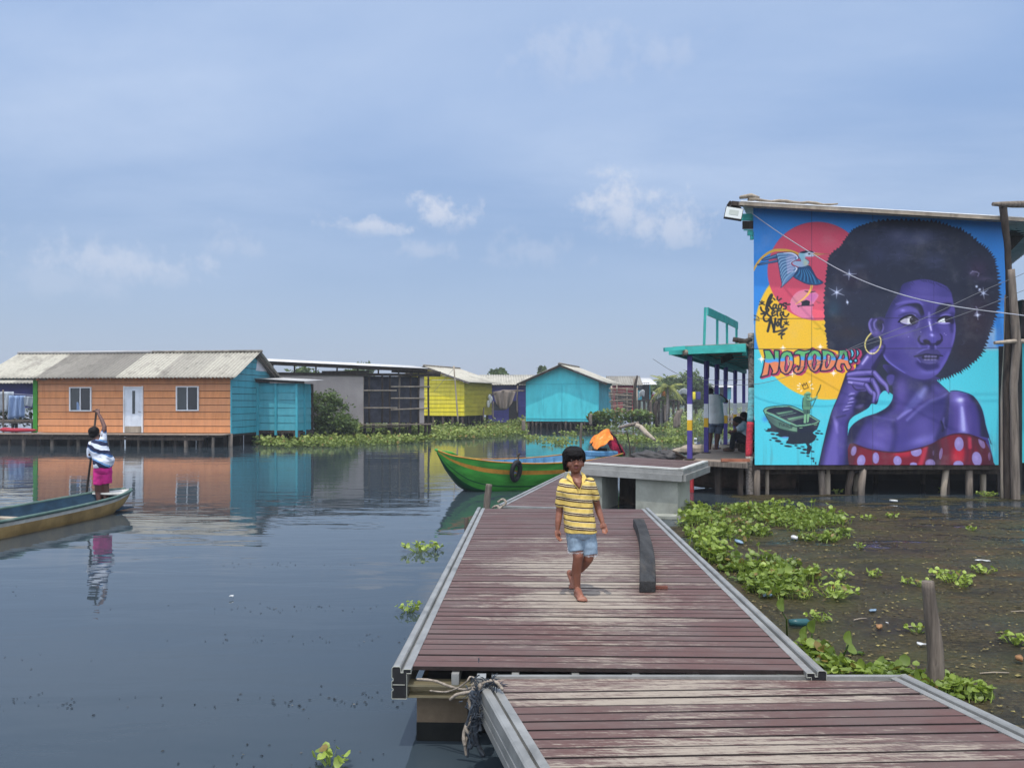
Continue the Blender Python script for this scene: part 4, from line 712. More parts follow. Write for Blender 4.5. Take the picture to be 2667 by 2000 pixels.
    finger([(440, 470), (560, 450), (760, 440)], [12, 15, 13]); finger([(770, 445), (850, 540), (920, 610), (940, 690)], [13, 13, 11, 6])
    finger([(440, 520), (600, 535), (735, 530)], [10, 14, 12]); finger([(745, 535), (800, 640), (820, 720), (790, 790)], [12, 13, 11, 7])
    hs([26, 24], (84, 70, 150), 3, .9, (500, 610), (640, 620)); finger([(445, 562), (560, 580), (660, 595)], [9, 11, 11]); finger([(665, 600), (720, 680), (770, 720), (755, 810)], [11, 12, 11, 8])
    hs([3, 4], (176, 166, 220), 2, .8, (440, 565), (480, 570)); hs([3, 4, 3], (30, 26, 62), 1.5, .8, (490, 610), (540, 660), (640, 655))
    P.fill(B((925, 500), (960, 470), (1015, 475), (1020, 520), (990, 590), (950, 590)), (70, 62, 144), soft=1.5)
    P.fill(A((430, 1620), (420, 1560), (460, 1520), (520, 1530), (515, 1600), (480, 1670)), (72, 64, 146), soft=1.5)
    P.stroke(B((410, 450), (380, 540), (310, 740), (230, 930), (180, 1100), (120, 1350), (60, 1620)), 2.2, (28, 26, 50), soft=.8)
    ring = [(170, 880), (110, 950), (78, 1040), (95, 1130), (150, 1185), (220, 1188), (285, 1130), (318, 1050), (320, 970), (300, 935)]
    P.stroke(A(*ring), 3.4, (176, 156, 74), soft=.7); P.stroke(A(*[(x-3, y-3) for x, y in ring]), 1.6, (232, 220, 150), soft=.6)
    P.stroke(A((150, 1185), (220, 1185)), 3, (232, 220, 200), soft=.8, a=.8)
    # ---- board joints
    for y in (500+682/2.0736, 500+846/2.0736): P.stroke([(1955, y+1), (2200, y+.4), (2640, y-2)], 1.5, (28, 30, 48), soft=.5, a=.8)
    for x in (402, 732, 1062): P.stroke(M((x, 40), (x, 1500)), 1.2, (28, 32, 56), soft=.5, a=.5)
    P.stroke(M((1148, 1015), (1148, 1070)), 3, (56, 150, 165), soft=1, a=.6)
    for p in (D((75, 1235), (150, 1262), (165, 1290)), D((75, 1310), (170, 1318))): P.stroke(p, 2.4, (40, 50, 60), smooth=False)
    im = np.clip(P.im, 0, 255); g = im.mean(-1, keepdims=True); vio = np.clip((im[..., 2:]-im[..., 1:2]-45)/60, 0, 1)*np.clip(1-(im[..., 1:2]-60)/90, 0, 1)
    im = np.where(vio > 0, (im+(g-im)*vio*.20)*(1-.16*vio), im)
    hh, ww = P.h//2*2, P.w//2*2; im = im[:hh, :ww]
    im = (im[0::2, 0::2]+im[1::2, 0::2]+im[0::2, 1::2]+im[1::2, 1::2])/4
    return P, im
rng = random.Random(11)
U = rng.uniform
# ---------------------------------------------------------------- water, algae
mb = MB()
mb._add([(-640, -140, 0), (640, -140, 0), (640, 890, 0), (-640, 890, 0)], [(0, 1, 2, 3)])
structure(mb.build('lagoon_water', MT['water']))

def make_algae():
    """a skin of floating weed scraps on the water between the dock and the painted house"""
    me = bpy.data.meshes.new('floating_algae'); nx, ny = 80, 100; v = []; e = []; f = []
    for j in range(ny+1):
        for i in range(nx+1):
            y = 3.0+13.6*j/ny; x0 = 1.95+.0283*(y-4.45)+(1.2*max(0, y-11.5)*.35); x = x0+(13-x0)*i/nx
            v.append((x, y, .006+.004*math.sin(x*3+y*5)))
            edge = .55-.44*max(0, min(1, (y-7)/7))-.10*max(0, (y-13)/3)-.5*max(0, .6-i/6)*(1 if y > 11.5 else 0)-.35*max(0, 1-j/10)
            e.append(edge)
    w = nx+1; f = [(j*w+i, j*w+i+1, (j+1)*w+i+1, (j+1)*w+i) for j in range(ny) for i in range(nx)]
    me.from_pydata(v, [], f); me.materials.append(MT['algae']); me.attributes.new('edge', 'FLOAT', 'POINT').data.foreach_set('value', e)
    o = bpy.data.objects.new('floating_algae', me); COL.objects.link(o); stuff(o)
    mb = MB()
    for _ in range(11000):
        y = 3.6+11*rng.random()**1.6; x = 2.05+.03*(y-4.45)+U(0, 1)*(10-.2*y); s = U(.006, .022); a = U(0, 6.3); mb.tint = rng.random()*.9+.05
        c, d = math.cos(a)*s, math.sin(a)*s; z = .014+U(0, .012)
        mb._add([(x-c, y-d, z), (x+d*.5, y-c*.5, z+U(0, .01)), (x+c, y+d, z), (x-d*.5, y+c*.5, z)], [(0, 1, 2, 3)])
    stuff(mb.build('floating_weed_scraps', tinted('weed scraps', S(52, 44, 30), S(140, 128, 82), .8)))
make_algae()
mb = MB()
for _ in range(620):                                                        # bigger flakes: dead leaf bits and stalks
    y = 3.8+10*rng.random()**1.5; x = 2.15+.03*(y-4.45)+rng.random()*(9.5-.2*y); s = U(.012, .038); a = U(0, 6.3); mb.tint = rng.random()*.95+.05; n = rng.randrange(4, 7); z = .018
    mb._add([(x+s*math.cos(a+6.283*k/n)*U(.5, 1.1), y+s*.6*math.sin(a+6.283*k/n)*U(.5, 1.1), z+U(0, .012)) for k in range(n)], [tuple(range(n))])
stuff(mb.build('dead_leaf_flakes', tinted('dead leaf flakes', S(62, 48, 32), S(150, 140, 86), .8)))

# ---------------------------------------------------------------- floating docks
def planks(name, parent, corners, n, th, wear_fn, gap=.011, mat='deck'):
    """boards laid between a left and a right edge line; corners = near-left, near-right, far-left, far-right (local)"""
    nl, nr, fl, fr = [Vector(c) for c in corners]; mb = MB(); tints = []; wears = []; acr_ = []
    L = (fl-nl).length; g = gap/2/L
    for k in range(n):
        a, b = k/n+g, (k+1)/n-g; m = 10; t = rng.random(); dz = U(-.002, .002); sk = U(-.004, .004)/L*2
        for i in range(m):
            u0, u1 = i/m, (i+1)/m
            def pt(u, w):
                l = nl.lerp(fl, w); r = nr.lerp(fr, w); p = l.lerp(r, u); p.z += dz; return p
            q = [pt(u0, a+sk*u0), pt(u1, a+sk*u1), pt(u1, b+sk*u1), pt(u0, b+sk*u0)]
            lo = [p-Vector((0, 0, th)) for p in q]; o = len(mb.v); mb.v += [tuple(p) for p in lo+q]
            mb.f += [(o+3, o+2, o+1, o), (o+4, o+5, o+6, o+7), (o, o+1, o+5, o+4), (o+2, o+3, o+7, o+6)]+([(o+3, o, o+4, o+7)] if i == 0 else [])+([(o+1, o+2, o+6, o+5)] if i == m-1 else [])
            acr_ += [0., 0., 1., 1.]*2; tints += [t]*8; wears += [wear_fn(u0, (a+b)/2), wear_fn(u1, (a+b)/2), wear_fn(u1, (a+b)/2), wear_fn(u0, (a+b)/2)]*2
    o = mb.build(name, MT[mat], parent)
    if mat == 'deck':
        o.data.materials.append(MT['deck_edge'])
        for p in o.data.polygons:
            if abs(p.normal.z) < .7: p.material_index = 1
    o.data.attributes.new('tint', 'FLOAT', 'POINT').data.foreach_set('value', tints)
    o.data.attributes.new('wear', 'FLOAT', 'POINT').data.foreach_set('value', wears); o.data.attributes.new('across', 'FLOAT', 'POINT').data.foreach_set('value', acr_); return o
def rail(name, parent, a, b, side, out=.055, mat='alu'):
    """extruded edge profile: rounded outer bead, groove, inner flat, and a ribbed side face; side = unit vector pointing outwards"""
    a, b, s = Vector(a), Vector(b), Vector(side); mb = MB(); up = Vector((0, 0, 1))
    d = (b-a).normalized()
    prof = [(-.055, .004), (-.012, .004), (-.010, -.016), (.004, -.016), (.006, .010), (.012, .018), (.045, .018), (.054, .010), (.055, -.045), (.047, -.048), (.047, -.062), (.055, -.065), (.055, -.105), (.047, -.108), (.047, -.118), (.055, -.121), (.055, -.165), (-.03, -.165), (-.03, -.02), (-.055, -.02)]
    n = len(prof); pts = [a+s*x+up*z for x, z in prof]+[b+s*x+up*z for x, z in prof]
    mb._add(pts, [(i, (i+1) % n, n+(i+1) % n, n+i) for i in range(n)]+[tuple(range(n-1, -1, -1)), tuple(range(n, 2*n))])
    o = fix_normals(mb.build(name, MT[mat], parent)); q = MB()
    for e, sg in ((a, -1),):
        q._add([e+d*(sg*.003)+s*x+up*z for x, z in prof], [tuple(range(n))])
    e = a-d*.004
    h = q.build('dark_end_plate', MT['black'], o); q = MB(); lp = [e+s*x+up*z for x, z in prof]  # flat black plate draws the shade inside the hollow rail
    for i in range(n): q.tube([lp[i], lp[(i+1) % n]], .0022, 4)
    q.tube([e+s*-.02+up*-.085, e+s*.05+up*-.085], .0022, 4); q.build('section_lip', MT['concrete'], o); return o
def bell(u, c, w): return math.exp(-((u-c)/w)**2)

# middle dock
mid = thing('floating_dock', 'long middle floating dock with worn maroon boards where the boy walks', 'dock', (-.685, 4.45, .47), R(-1.62))
W, L = 2.457, 6.62
planks('decking', mid, [(.11, .0, 0), (W-.11, .0, 0), (.11, L-.03, 0), (W-.11, L-.03, 0)], 62, .022,
       lambda u, w: 1.0*bell(u, .5, .36)*bell(w, .26, .27)+.45*bell(u, .5, .35)*bell(w, .55, .2)+.08)
rail('edge_rail', mid, (.055, -.05, 0), (.055, L, 0), (-1, 0, 0)); rail('edge_rail', mid, (W-.055, -.05, 0), (W-.055, L, 0), (1, 0, 0))
mb = MB(); mb.box((W/2, .02, -.098), (W-.12, .10, .012)); mb.box((W/2, .055, -.13), (W-.12, .012, .06)); mb.box((W/2, .02, -.162), (W-.12, .10, .010)); mb.build('end_channel', paint('bronze aluminium', S(150, 140, 112), .35, .25, 6, S(70, 64, 54), .5, (.3, 3, 3), .1, .5, .5), mid)
for k in range(7):
    mb = MB(); x = .36+k*.345; mb.bar((x, -.03, -.06), (x, 6.4, -.06), .042, .062); mb.build('joist', MT['alu'], mid)
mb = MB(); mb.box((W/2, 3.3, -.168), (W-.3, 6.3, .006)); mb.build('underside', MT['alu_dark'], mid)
for (x0, x1, y0, y1) in ((.12, .42, .10, 1.5), (.50, 2.33, .22, 1.5), (.12, 2.33, 4.9, 6.4)):
    mb = MB(); mb.box(((x0+x1)/2, (y0+y1)/2, -.265), (x1-x0, y1-y0, .19)); fl = mb.build('float', MT['concrete_wet'], mid)
    mb = MB(); mb.box(((x0+x1)/2, (y0+y1)/2, -.46), (x1-x0+.004, y1-y0+.004, .20)); mb.build('slime_line', MT['slime'], fl)

# front dock, cut on the skew
fro = thing('floating_dock', 'nearest floating dock at the bottom of the picture with peeling boards', 'dock', (-.215, 4.35, .44), 0)
dv = Vector((-.2473, 1, 0)).normalized(); rl = 6.2; w0 = 2.46; lft = Vector((0, 0, 0)); rgt = Vector((w0, 0, 0)); pr = Vector((dv.y, -dv.x, 0))
tilt = math.tan(R(3.2))
planks('decking', fro, [lft+pr*.11-dv*rl, rgt-pr*.11-dv*(rl-tilt*w0), lft+pr*.11-dv*(.02+tilt*w0), rgt-pr*.11-dv*.02], 62, .022, lambda u, w: .80*bell(u, .40, .42)*(.75+.25*bell(w, .93, .12))+.10*math.sin(w*60)+.04)
mb = MB(); q = [lft+pr*.11-dv*.01, rgt-pr*.11-dv*.01, rgt-pr*.11-dv*.017, lft+pr*.11-dv*(.017+tilt*w0)]
mb.hexa([q[3]-Vector((0, 0, .03)), q[2]-Vector((0, 0, .03)), q[1]-Vector((0, 0, .03)), q[0]-Vector((0, 0, .03))]+[q[3]-Vector((0, 0, .004)), q[2]-Vector((0, 0, .004)), q[1]-Vector((0, 0, .004)), q[0]-Vector((0, 0, .004))])
o = mb.build('filler_board', MT['deck'], fro); o.data.attributes.new('tint', 'FLOAT', 'POINT').data.foreach_set('value', [.6]*8); o.data.attributes.new('wear', 'FLOAT', 'POINT').data.foreach_set('value', [.7]*8); o.data.attributes.new('across', 'FLOAT', 'POINT').data.foreach_set('value', [.5]*8)
rail('edge_rail', fro, lft+pr*.055-dv*.17, lft+pr*.055-dv*rl, -pr); rail('edge_rail', fro, rgt-pr*.055+dv*.01, rgt-pr*.055-dv*rl, pr)
mb = MB(); mb.bar((.10, .012, .0), (w0-.02, .012, .0), .03, .02); mb.bar((.10, .004, -.05), (w0-.02, .004, -.05), .02, .08); mb.build('end_rail', MT['alu'], fro)
mb = MB(); mb.bar((.045, -.06, -.13), (.045, -.06, .035), .05, .07); mb.build('corner_stub', MT['alu'], fro)
for y0, y1 in ((-1.9, -.35), (-5.8, -4.3)):
    c = dv*((y0+y1)/2)+rgt*.5; mb = MB(); mb.box((c.x, c.y, -.30), (1.9, y1-y0, .26), R(13.9)); fl = mb.build('float', MT['concrete_wet'], fro)
    mb = MB(); mb.box((c.x, c.y, -.52), (1.904, y1-y0+.004, .18), R(13.9)); mb.build('slime_line', MT['slime'], fl)
mb = MB(); mb.bar((1.0, .012, .012), (1.0, -.03, .012), .02, .012); 

# narrow rear dock leading off to the right
rea = thing('floating_dock', 'narrow rear dock running back past the raised concrete dock', 'dock', (-.22, 11.32, .47), R(-14.4))
planks('decking', rea, [(.11, .05, 0), (.95, .05, 0), (.11, 5.6, 0), (.95, 5.6, 0)], 52, .022, lambda u, w: .12+.15*math.sin(9*w))
rail('edge_rail', rea, (.055, 0, 0), (.055, 5.65, 0), (-1, 0, 0))
mb = MB(); mb.bar((0, .02, -.01), (1.0, .02, -.01), .05, .03); mb.bar((0, .03, -.09), (1.0, .03, -.09), .03, .12); mb.build('end_rail', MT['alu'], rea)
mb = MB(); mb.box((.5, 2.8, -.30), (.8, 5.0, .38)); mb.build('float', MT['concrete'], rea)

# raised dock on two big concrete floats
C0 = PT(1777.8, 1223, 13.4)                                      # front right corner of the deck
fd = Vector((-1.65, .80, .045)).normalized(); bd = Vector((.80, 1.65, 0)).normalized()
rai = thing('raised_dock', 'tilted dock standing high on pale concrete floats behind the boy', 'dock', (C0.x, C0.y, 0), 0)
z0 = C0.z; fl_ = fd*1.98; bk = bd*2.02
def rp(a, b, z): p = fd*a+bd*b; return Vector((p.x, p.y, z0+p.z+z))
mbp = [rp(.0, .10, 0), rp(1.98, .10, 0), rp(.0, 1.98, 0), rp(1.98, 1.98, 0)]
planks('decking', rai, [rp(1.98, .08, 0), rp(.08, .08, 0), rp(1.98, 2.0, 0), rp(.08, 2.0, 0)], 19, .028, lambda u, w: .30+.2*math.sin(w*11+u*3))
mb = MB(); mb.bar(rp(-.02, .03, .005), rp(2.0, .03, .005), .10, .028); mb.bar(rp(.03, -.02, .004), rp(.03, 2.05, .004), .10, .026); mb.build('edge_rail', paint('bright aluminium', S(206, 206, 198), .4, .06, 4, S(150, 150, 144), .4, (1, 1, 1), .05, .5, .2), rai)
mb = MB(); mb.bar(rp(-.02, .0, -.055), rp(2.0, .0, -.055), .05, .075); mb.bar(rp(-.0, -.03, -.15), rp(2.0, -.03, -.15), .06, .115); mb.bar(rp(.0, .02, -.055), rp(.0, 2.05, -.055), .05, .075); mb.bar(rp(-.03, -.0, -.15), rp(-.03, 2.05, -.15), .06, .115); mb.build('fascia', MT['alu'], rai)
def floatbox(a0, a1, b0, b1):
    top, bot = z0-.20, -.4; mb = MB()
    q = [fd*a+bd*b for a, b in ((a1, b0), (a0, b0), (a0, b1), (a1, b1))]
    mb.hexa([(p.x, p.y, bot) for p in q]+[(p.x, p.y, top+p.z) for p in q])
    f = mb.build('float', MT['concrete'], rai); mb = MB()
    mb.hexa([(p.x*1.003, p.y*1.003, bot-.01) for p in q]+[(p.x*1.003, p.y*1.003, .05) for p in q]); return f
floatbox(.10, .86, .06, 1.0); floatbox(1.50, 2.25, .06, 1.0)
mb = MB(); mb.bar(rp(.9, 1.2, -.6), rp(1.5, 1.1, -.6), .02, .7); mb.build('inner_board', MT['dark_wood'], rai)
mb = MB(); mb.bar((.05, -.22, .03), (-.55, -.12, .03), .30, .05); mb.build('ledge', MT['concrete'], rai)

# rope knotted on the dock corner
kn = thing('rope_knot', 'frayed rope and weed tangle tied at the near dock corner', 'rope', ON(1262, 1790, .44), 0)
def rope(parent, pts, r, mat='rope', name='rope_strand', seg=6):
    pts = [Vector(p) for p in pts]; q = []
    for i in range(len(pts)-1):
        a, b, c, d = pts[max(i-1, 0)], pts[i], pts[i+1], pts[min(i+2, len(pts)-1)]
        for j in range(seg): t = j/seg; q.append(.5*((2*b)+(c-a)*t+(2*a-5*b+4*c-d)*t*t+(3*b-a-3*c+d)*t**3))
    q.append(pts[-1]); mb = MB(); mb.tube(q, [r*U(.85, 1.15) for _ in q], 6); return mb.build(name, MT[mat], parent, True)
k0 = ON(1262, 1790, .44)
def rel(sx, sy, Z): return PT(sx, sy, Z)-k0
rope(kn, [rel(1085, 1768, 4.36), rel(1130, 1772, 4.36), rel(1175, 1788, 4.3), rel(1210, 1795, 4.25), rel(1240, 1785, 4.2), rel(1270, 1775, 4.2), rel(1300, 1790, 4.15)], .007)
rope(kn, [rel(1172, 1822, 4.2), rel(1190, 1808, 4.18), rel(1225, 1800, 4.15), rel(1250, 1782, 4.15), rel(1285, 1772, 4.15), rel(1310, 1795, 4.1)], .009)
rope(kn, [rel(1120, 1798, 4.36), rel(1160, 1801, 4.3), rel(1190, 1792, 4.25), rel(1215, 1775, 4.2), rel(1225, 1762, 4.2), rel(1240, 1770, 4.2), rel(1228, 1785, 4.2)], .005)
for i in range(9):
    a = rel(1245+U(-14, 14), 1800+U(-20, 10), 4.15); m = rel(1240+U(-16, 12), 1860+U(-20, 20), 4.12); e = rel(1225+U(-30, 35), 1930+U(-40, 50), 4.1)
    rope(kn, [a, a.lerp(m, .5)+Vector((U(-.03, .03), 0, 0)), m, m.lerp(e, .6)+Vector((U(-.03, .03), 0, 0)), e], U(.006, .013), 'rope_dark' if i % 3 else 'rope', 'hanging_strand')
mb = MB()
for i in range(90):
    p = rel(1238+rng.gauss(0, 13), 1850+rng.gauss(0, 45), 4.1+U(-.03, .03)); d = Vector((U(-1, 1), U(-1, 1), U(-1.6, .4))).normalized()*U(.02, .06); mb.tube([p, p+d*.6+Vector((U(-.01, .01), 0, 0)), p+d], [.004, .003, .001], 4)
for i in range(60):
    p = rel(1275+rng.gauss(0, 16), 1782+rng.gauss(0, 7), 4.15); d = Vector((U(-1, 1), U(-.4, .4), U(-.5, .6))).normalized()*U(.02, .06); mb.tube([p, p+d*.6+Vector((0, 0, U(-.01, .01))), p+d], [.004, .003, .001], 4)
mb.build('frayed_fibres', MT['rope_dark'], kn)
rp2 = PT(1310, 1328, 11.2); lp = MB()
o = rope(None, [PT(1296, 1308, 11.35), PT(1310, 1300, 11.35), PT(1318, 1310, 11.3), PT(1306, 1320, 11.3), PT(1292, 1330, 11.2), PT(1284, 1322, 11.15), PT(1296, 1318, 11.1), PT(1302, 1330, 11.05)], .018, 'rope', 'mooring_rope')
tag(o, 'pale mooring rope lying where the middle and rear docks meet', 'rope')

# square black beam left lying on the boards
def beam():
    a, b, c = ON(1684, 1543, .47), ON(1687, 1440, .47), ON(1664, 1356, .47); mb = MB(); n = 14; P_ = []
    e = [PT(1684, 1543, 6.17), PT(1688, 1470, 7.26), PT(1679, 1400, 8.4), PT(1662, 1372, 9.42)]
    xs = [1.088, 1.285, 1.45, 1.55]
    for i in range(n+1):
        t = i/n; y = 6.17+(9.45-6.17)*t; x = 1.085+.62*t-.15*t*t; lift = .022*math.sin(math.pi*t)
        w = .066+.006*math.sin(7*t); P_.append([(x-w, y, .472+lift*.5), (x+w, y, .472+lift*.5), (x+w-.004, y, .565+lift), (x-w+.004, y, .567+lift)])
    pts = [p for r in P_ for p in r]; mb._add(pts, [(i*4+k, i*4+(k+1) % 4, (i+1)*4+(k+1) % 4, (i+1)*4+k) for i in range(n) for k in range(4)]+[(3, 2, 1, 0), (n*4, n*4+1, n*4+2, n*4+3)])
    o = fix_normals(mb.build('timber_beam', MT['beam'], None, False, (1.085, 6.17, .47)))
    md = o.modifiers.new('b', 'BEVEL'); md.width = .008; md.segments = 2
    tag(o, 'charred black squared beam lying along the middle dock boards', 'beam')
beam()
mb = MB(); p = ON(1716, 1533, .474); mb.bar(p+Vector((-.08, .01, .012)), p+Vector((.07, .0, .012)), .035, .022); tag(mb.build('wood_offcut', paint('red brown offcut', S(112, 70, 58), .8, .2, 12), None, False, tuple(p)), 'small reddish wood offcut beside the black beam', 'offcut')

# ---------------------------------------------------------------- the house with the painted wall
WY = 16.4
def wx(sx): return (sx-CX)/FS*WY
def wz(sy): return HZ-(sy-HY)/FS*WY
mur = thing('stilt_house', 'tall stilt house whose blue wall carries the purple woman mural', 'house', (wx(1965), WY, 0), 0)
mo = Vector((wx(1965), WY, 0))
def make_wall():
    P, im = paint_mural(); h, w = im.shape[:2]; k = P.k/2
    sx = P.x0+(np.arange(w)+.5)/k; sy = P.y0+(np.arange(h)+.5)/k
    XX, YY = np.meshgrid(sx, sy); X = (XX-CX)/FS*WY-mo.x; Z = HZ-(YY-HY)/FS*WY
    co = np.stack([X, np.zeros_like(X), Z], -1).reshape(-1, 3)
    inside = (XX > 1961.5+(YY-533)*.0052) & (YY < 1211) & (YY > 541+(XX-1960)*.047) & (XX < np.where(YY < 903, 2624, 2601))
    c = inside[:-1, :-1] & inside[1:, 1:] & inside[1:, :-1] & inside[:-1, 1:]
    idx = np.arange(h*w).reshape(h, w)
    f = np.stack([idx[:-1, :-1][c], idx[1:, :-1][c], idx[1:, 1:][c], idx[:-1, 1:][c]], -1)
    used = np.unique(f); rm = np.full(h*w, -1); rm[used] = np.arange(len(used)); f = rm[f]; co = co[used]
    me = bpy.data.meshes.new('painted_wall'); nf = len(f)
    me.vertices.add(len(co)); me.vertices.foreach_set('co', co.astype(np.float32).ravel())
    me.loops.add(nf*4); me.loops.foreach_set('vertex_index', f.astype(np.int32).ravel())
    me.polygons.add(nf); me.polygons.foreach_set('loop_start', np.arange(0, nf*4, 4, dtype=np.int32)); me.polygons.foreach_set('loop_total', np.full(nf, 4, np.int32)); me.update(calc_edges=True)
    s = im.reshape(-1, 3)[used]/255; l = np.where(s <= .04045, s/12.92, ((s+.055)/1.055)**2.4)*MURAL_K+.004
    a = me.attributes.new('paint', 'FLOAT_COLOR', 'POINT'); a.data.foreach_set('color', np.concatenate([l, np.ones((len(l), 1))], 1).astype(np.float32).ravel())
    me.materials.append(MT['mural']); o = bpy.data.objects.new('painted_wall', me); COL.objects.link(o); o.parent = mur
MURAL_K = 1.22
make_wall()
mw = wx(2600)-mo.x; zb = wz(1211)
mb = MB(); mb.hexa([(0.01, .02, zb+.01), (mw-.01, .02, zb+.01), (mw+1.7, 4.2, zb+.01), (1.8, 4.2, zb+.01), (.01, .02, wz(544)), (mw-.01, .02, wz(574)), (mw+1.7, 4.2, wz(574)-.1), (1.8, 4.2, wz(544)-.1)]); mb.build('inner_wall', MT['turq'], mur)
mb = MB(); mb.hexa([(-.02, .03, zb-.10), (mw+.05, .03, zb-.10), (mw+1.7, 4.2, zb-.10), (1.75, 4.2, zb-.10), (-.02, .03, zb), (mw+.05, .03, zb), (mw+1.7, 4.2, zb), (1.75, 4.2, zb)]); mb.bar((-.1, .35, zb-.16), (mw+.2, .35, zb-.16), .1, .12); mb.build('floor_frame', MT['dark_wood'], mur)
# roof: corrugated sheets falling to the right, with a rolled cover on its left half
rY0, rY1 = -.46, 4.6; zl, zr = 2+(HY-524)/FS*15.94, 2+(HY-573)/FS*15.94; xl, xr = wx(1912)-mo.x, wx(2740)-mo.x
mb = MB(); mb.slab(lambda u, v: (xl+(xr-xl)*u+.42*5.06*v, rY0+(rY1-rY0)*v, zl+(zr-zl)*u+.02*math.sin(v*2*math.pi*28)), 40, 168, (0, 0, -.01)); mb.tint = .8; mb.t = [.8]*len(mb.v); rf = mb.build('roof', MT['roof_white'], mur)
mb = MB(); mb.bar((xl-.02, rY0+.03, zl-.045), (xr, rY0+.03, zr-.045), .05, .07); mb.build('eave_batten', MT['pale_wood'], rf)
pts = [(xl+.2+i*.155, rY0+.12, zl+.07+(zr-zl)*((.2+i*.155)/(xr-xl))+.02*math.sin(i*1.7)) for i in range(13)]
mb = MB(); mb.tube(pts, [.075, .06, .055, .06, .065, .06, .07, .06, .05, .055, .05, .04, .03], 8, True, .55); mb.build('rolled_cover', MT['pale_wood'], rf, True)
mb = MB(); mb.tube([(xl+.02, rY0+.1, zl+.10), (xl+.25, rY0+.12, zl+.14), (xl+.42, rY0+.12, zl+.09)], [.05, .075, .05], 8, True, .7); mb.build('timber_end', MT['pale_wood'], rf, True)
mb = MB(); mb.hexa([(.2, 3.2, -.6), (mw+3.4, 3.2, -.6), (mw+3.4, 3.3, -.6), (.2, 3.3, -.6), (.2, 3.2, zb), (mw+3.4, 3.2, zb), (mw+3.4, 3.3, zb), (.2, 3.3, zb)]); mb.build('shade_backing', MT['dark'], mur)  # dark wall added behind the stilts to stand in for underfloor shade
# stepped board ends under the left eave
for i, (a, y0_, y1_) in enumerate(((1932, 556, 573), (1937, 575, 595), (1940, 597, 599), (1950, 600, 612), (1957, 613, 623))):
    mb = MB(); x = wx(a)-mo.x; mb.box((x/2-.005, .06, (wz(y0_)+wz(y1_))/2), (-x, .05, wz(y0_)-wz(y1_))); mb.build('gable_board', MT['kiosk_teal'] if i != 1 else MT['dark_wood'], mur)
mb = MB(); mb.bar((wx(1900)-mo.x, .1, wz(526)), (wx(1930)-mo.x, .1, wz(545)), .09, .10); mb.bar((wx(1905)-mo.x, .0, wz(530)), (0, .0, wz(536)), .07, .09); mb.build('rafter', MT['dark_wood'], mur)
for i, (sx, w, lean, far) in enumerate(((1975, 17, 0, .1), (2010, 10, 0, .3), (2038, 18, .03, 1.6), (2150, 17, -.02, .2), (2172, 16, .0, .35), (2220, 17, .05, .15), (2250, 18, .03, .1), (2278, 15, 0, .9), (2304, 15, .03, 1.2), (2318, 14, 0, 1.4), (2470, 15, .04, .15), (2483, 14, -.01, .25), (2535, 18, 0, .15), (2590, 15, 0, .4), (1990, 16, 0, 2.6), (2090, 15, 0, 2.4), (2200, 16, 0, 2.8), (2360, 16, 0, 2.5), (2430, 15, 0, 2.6), (2560, 15, 0, 2.4))):
    mb = MB(); x = wx(sx)-mo.x; r = w/FS*WY/2
    mb.tube([(x-lean, far, -.5), (x-lean*.4, far, .15), (x+lean, far, zb-.08)], [r*1.05, r, r*1.02], 9); mb.build('stilt', MT[('old_wood', 'pale_wood', 'dark_wood')[i % 3 if far < 1 else 2]], mur, True)
# floodlight under the eave
fl = thing('floodlight', 'square floodlight hung under the left eave of the mural house', 'floodlight', PT(1911, 555, 15.95), 0)
fl.rotation_euler = (R(-22), R(12), R(-12))
mb = MB(); mb.box((0, .03, 0), (.36, .05, .28)); mb.box((0, .07, 0), (.22, .04, .16)); mb.build('housing', MT['black'], fl)
mb = MB(); mb.box((0, .0, 0), (.335, .012, .25)); mb.build('lens', MT['lamp_glass'], fl); mb = MB(); mb.box((.0, -.008, .005), (.19, .006, .12)); mb.build('diode_panel', MT['lamp_led'], fl)
mb = MB(); mb.bar((-.1, .06, .1), (-.1, .12, .26), .03, .02); mb.bar((.1, .06, .1), (.1, .12, .26), .03, .02); mb.build('bracket', MT['black'], fl)

# rough posts and poles at the right corner
def post(name, label, cat, pts, rads, mat='old_wood', n=9, group=None):
    o0 = Vector(pts[0]); mb = MB(); q = []; rr = []
    for i in range(len(pts)-1):
        for j in range(5):
            t = j/5; p = Vector(pts[i]).lerp(Vector(pts[i+1]), t); q.append(p+Vector((U(-1, 1), U(-1, 1), 0))*rads[0]*.03); rr.append((rads[i]*(1-t)+rads[i+1]*t)*U(.97, 1.03))
    q.append(Vector(pts[-1])); rr.append(rads[-1]); mb.tube(q, rr, n)
    o = mb.build(name, MT[mat], None, True, tuple(o0)); o.data.polygons[-1].use_smooth = False; o.data.polygons[-2].use_smooth = False; return tag(o, label, cat, group)
ZP = 15.9
post('timber_post', 'tall crooked dark post rising to the roof at the right edge', 'post', [PT(2627, 1295, ZP)-Vector((0, 0, .4)), PT(2624, 1180, ZP), PT(2622, 1000, ZP), PT(2630, 800, ZP), PT(2625, 650, ZP), PT(2612, 535, ZP)], [.085, .08, .075, .07, .06, .075], 'dark_wood')
post('timber_post', 'pale split post strapped in front of the dark corner post', 'post', [PT(2646, 1290, ZP-.15)-Vector((0, 0, .4)), PT(2643, 1200, ZP-.15), PT(2640, 1000, ZP-.15), PT(2648, 900, ZP-.15), PT(2640, 800, ZP-.15), PT(2634, 702, ZP-.15)], [.085, .085, .075, .085, .08, .065], 'old_wood')
post('timber_post', 'thin weathered pole between the mural wall and corner post', 'post', [PT(2614, 1290, ZP+.1)-Vector((0, 0, .3)), PT(2613, 1050, ZP+.1), PT(2620, 900, ZP+.1), PT(2622, 768, ZP+.1)], [.06, .055, .045, .04], 'pale_wood')
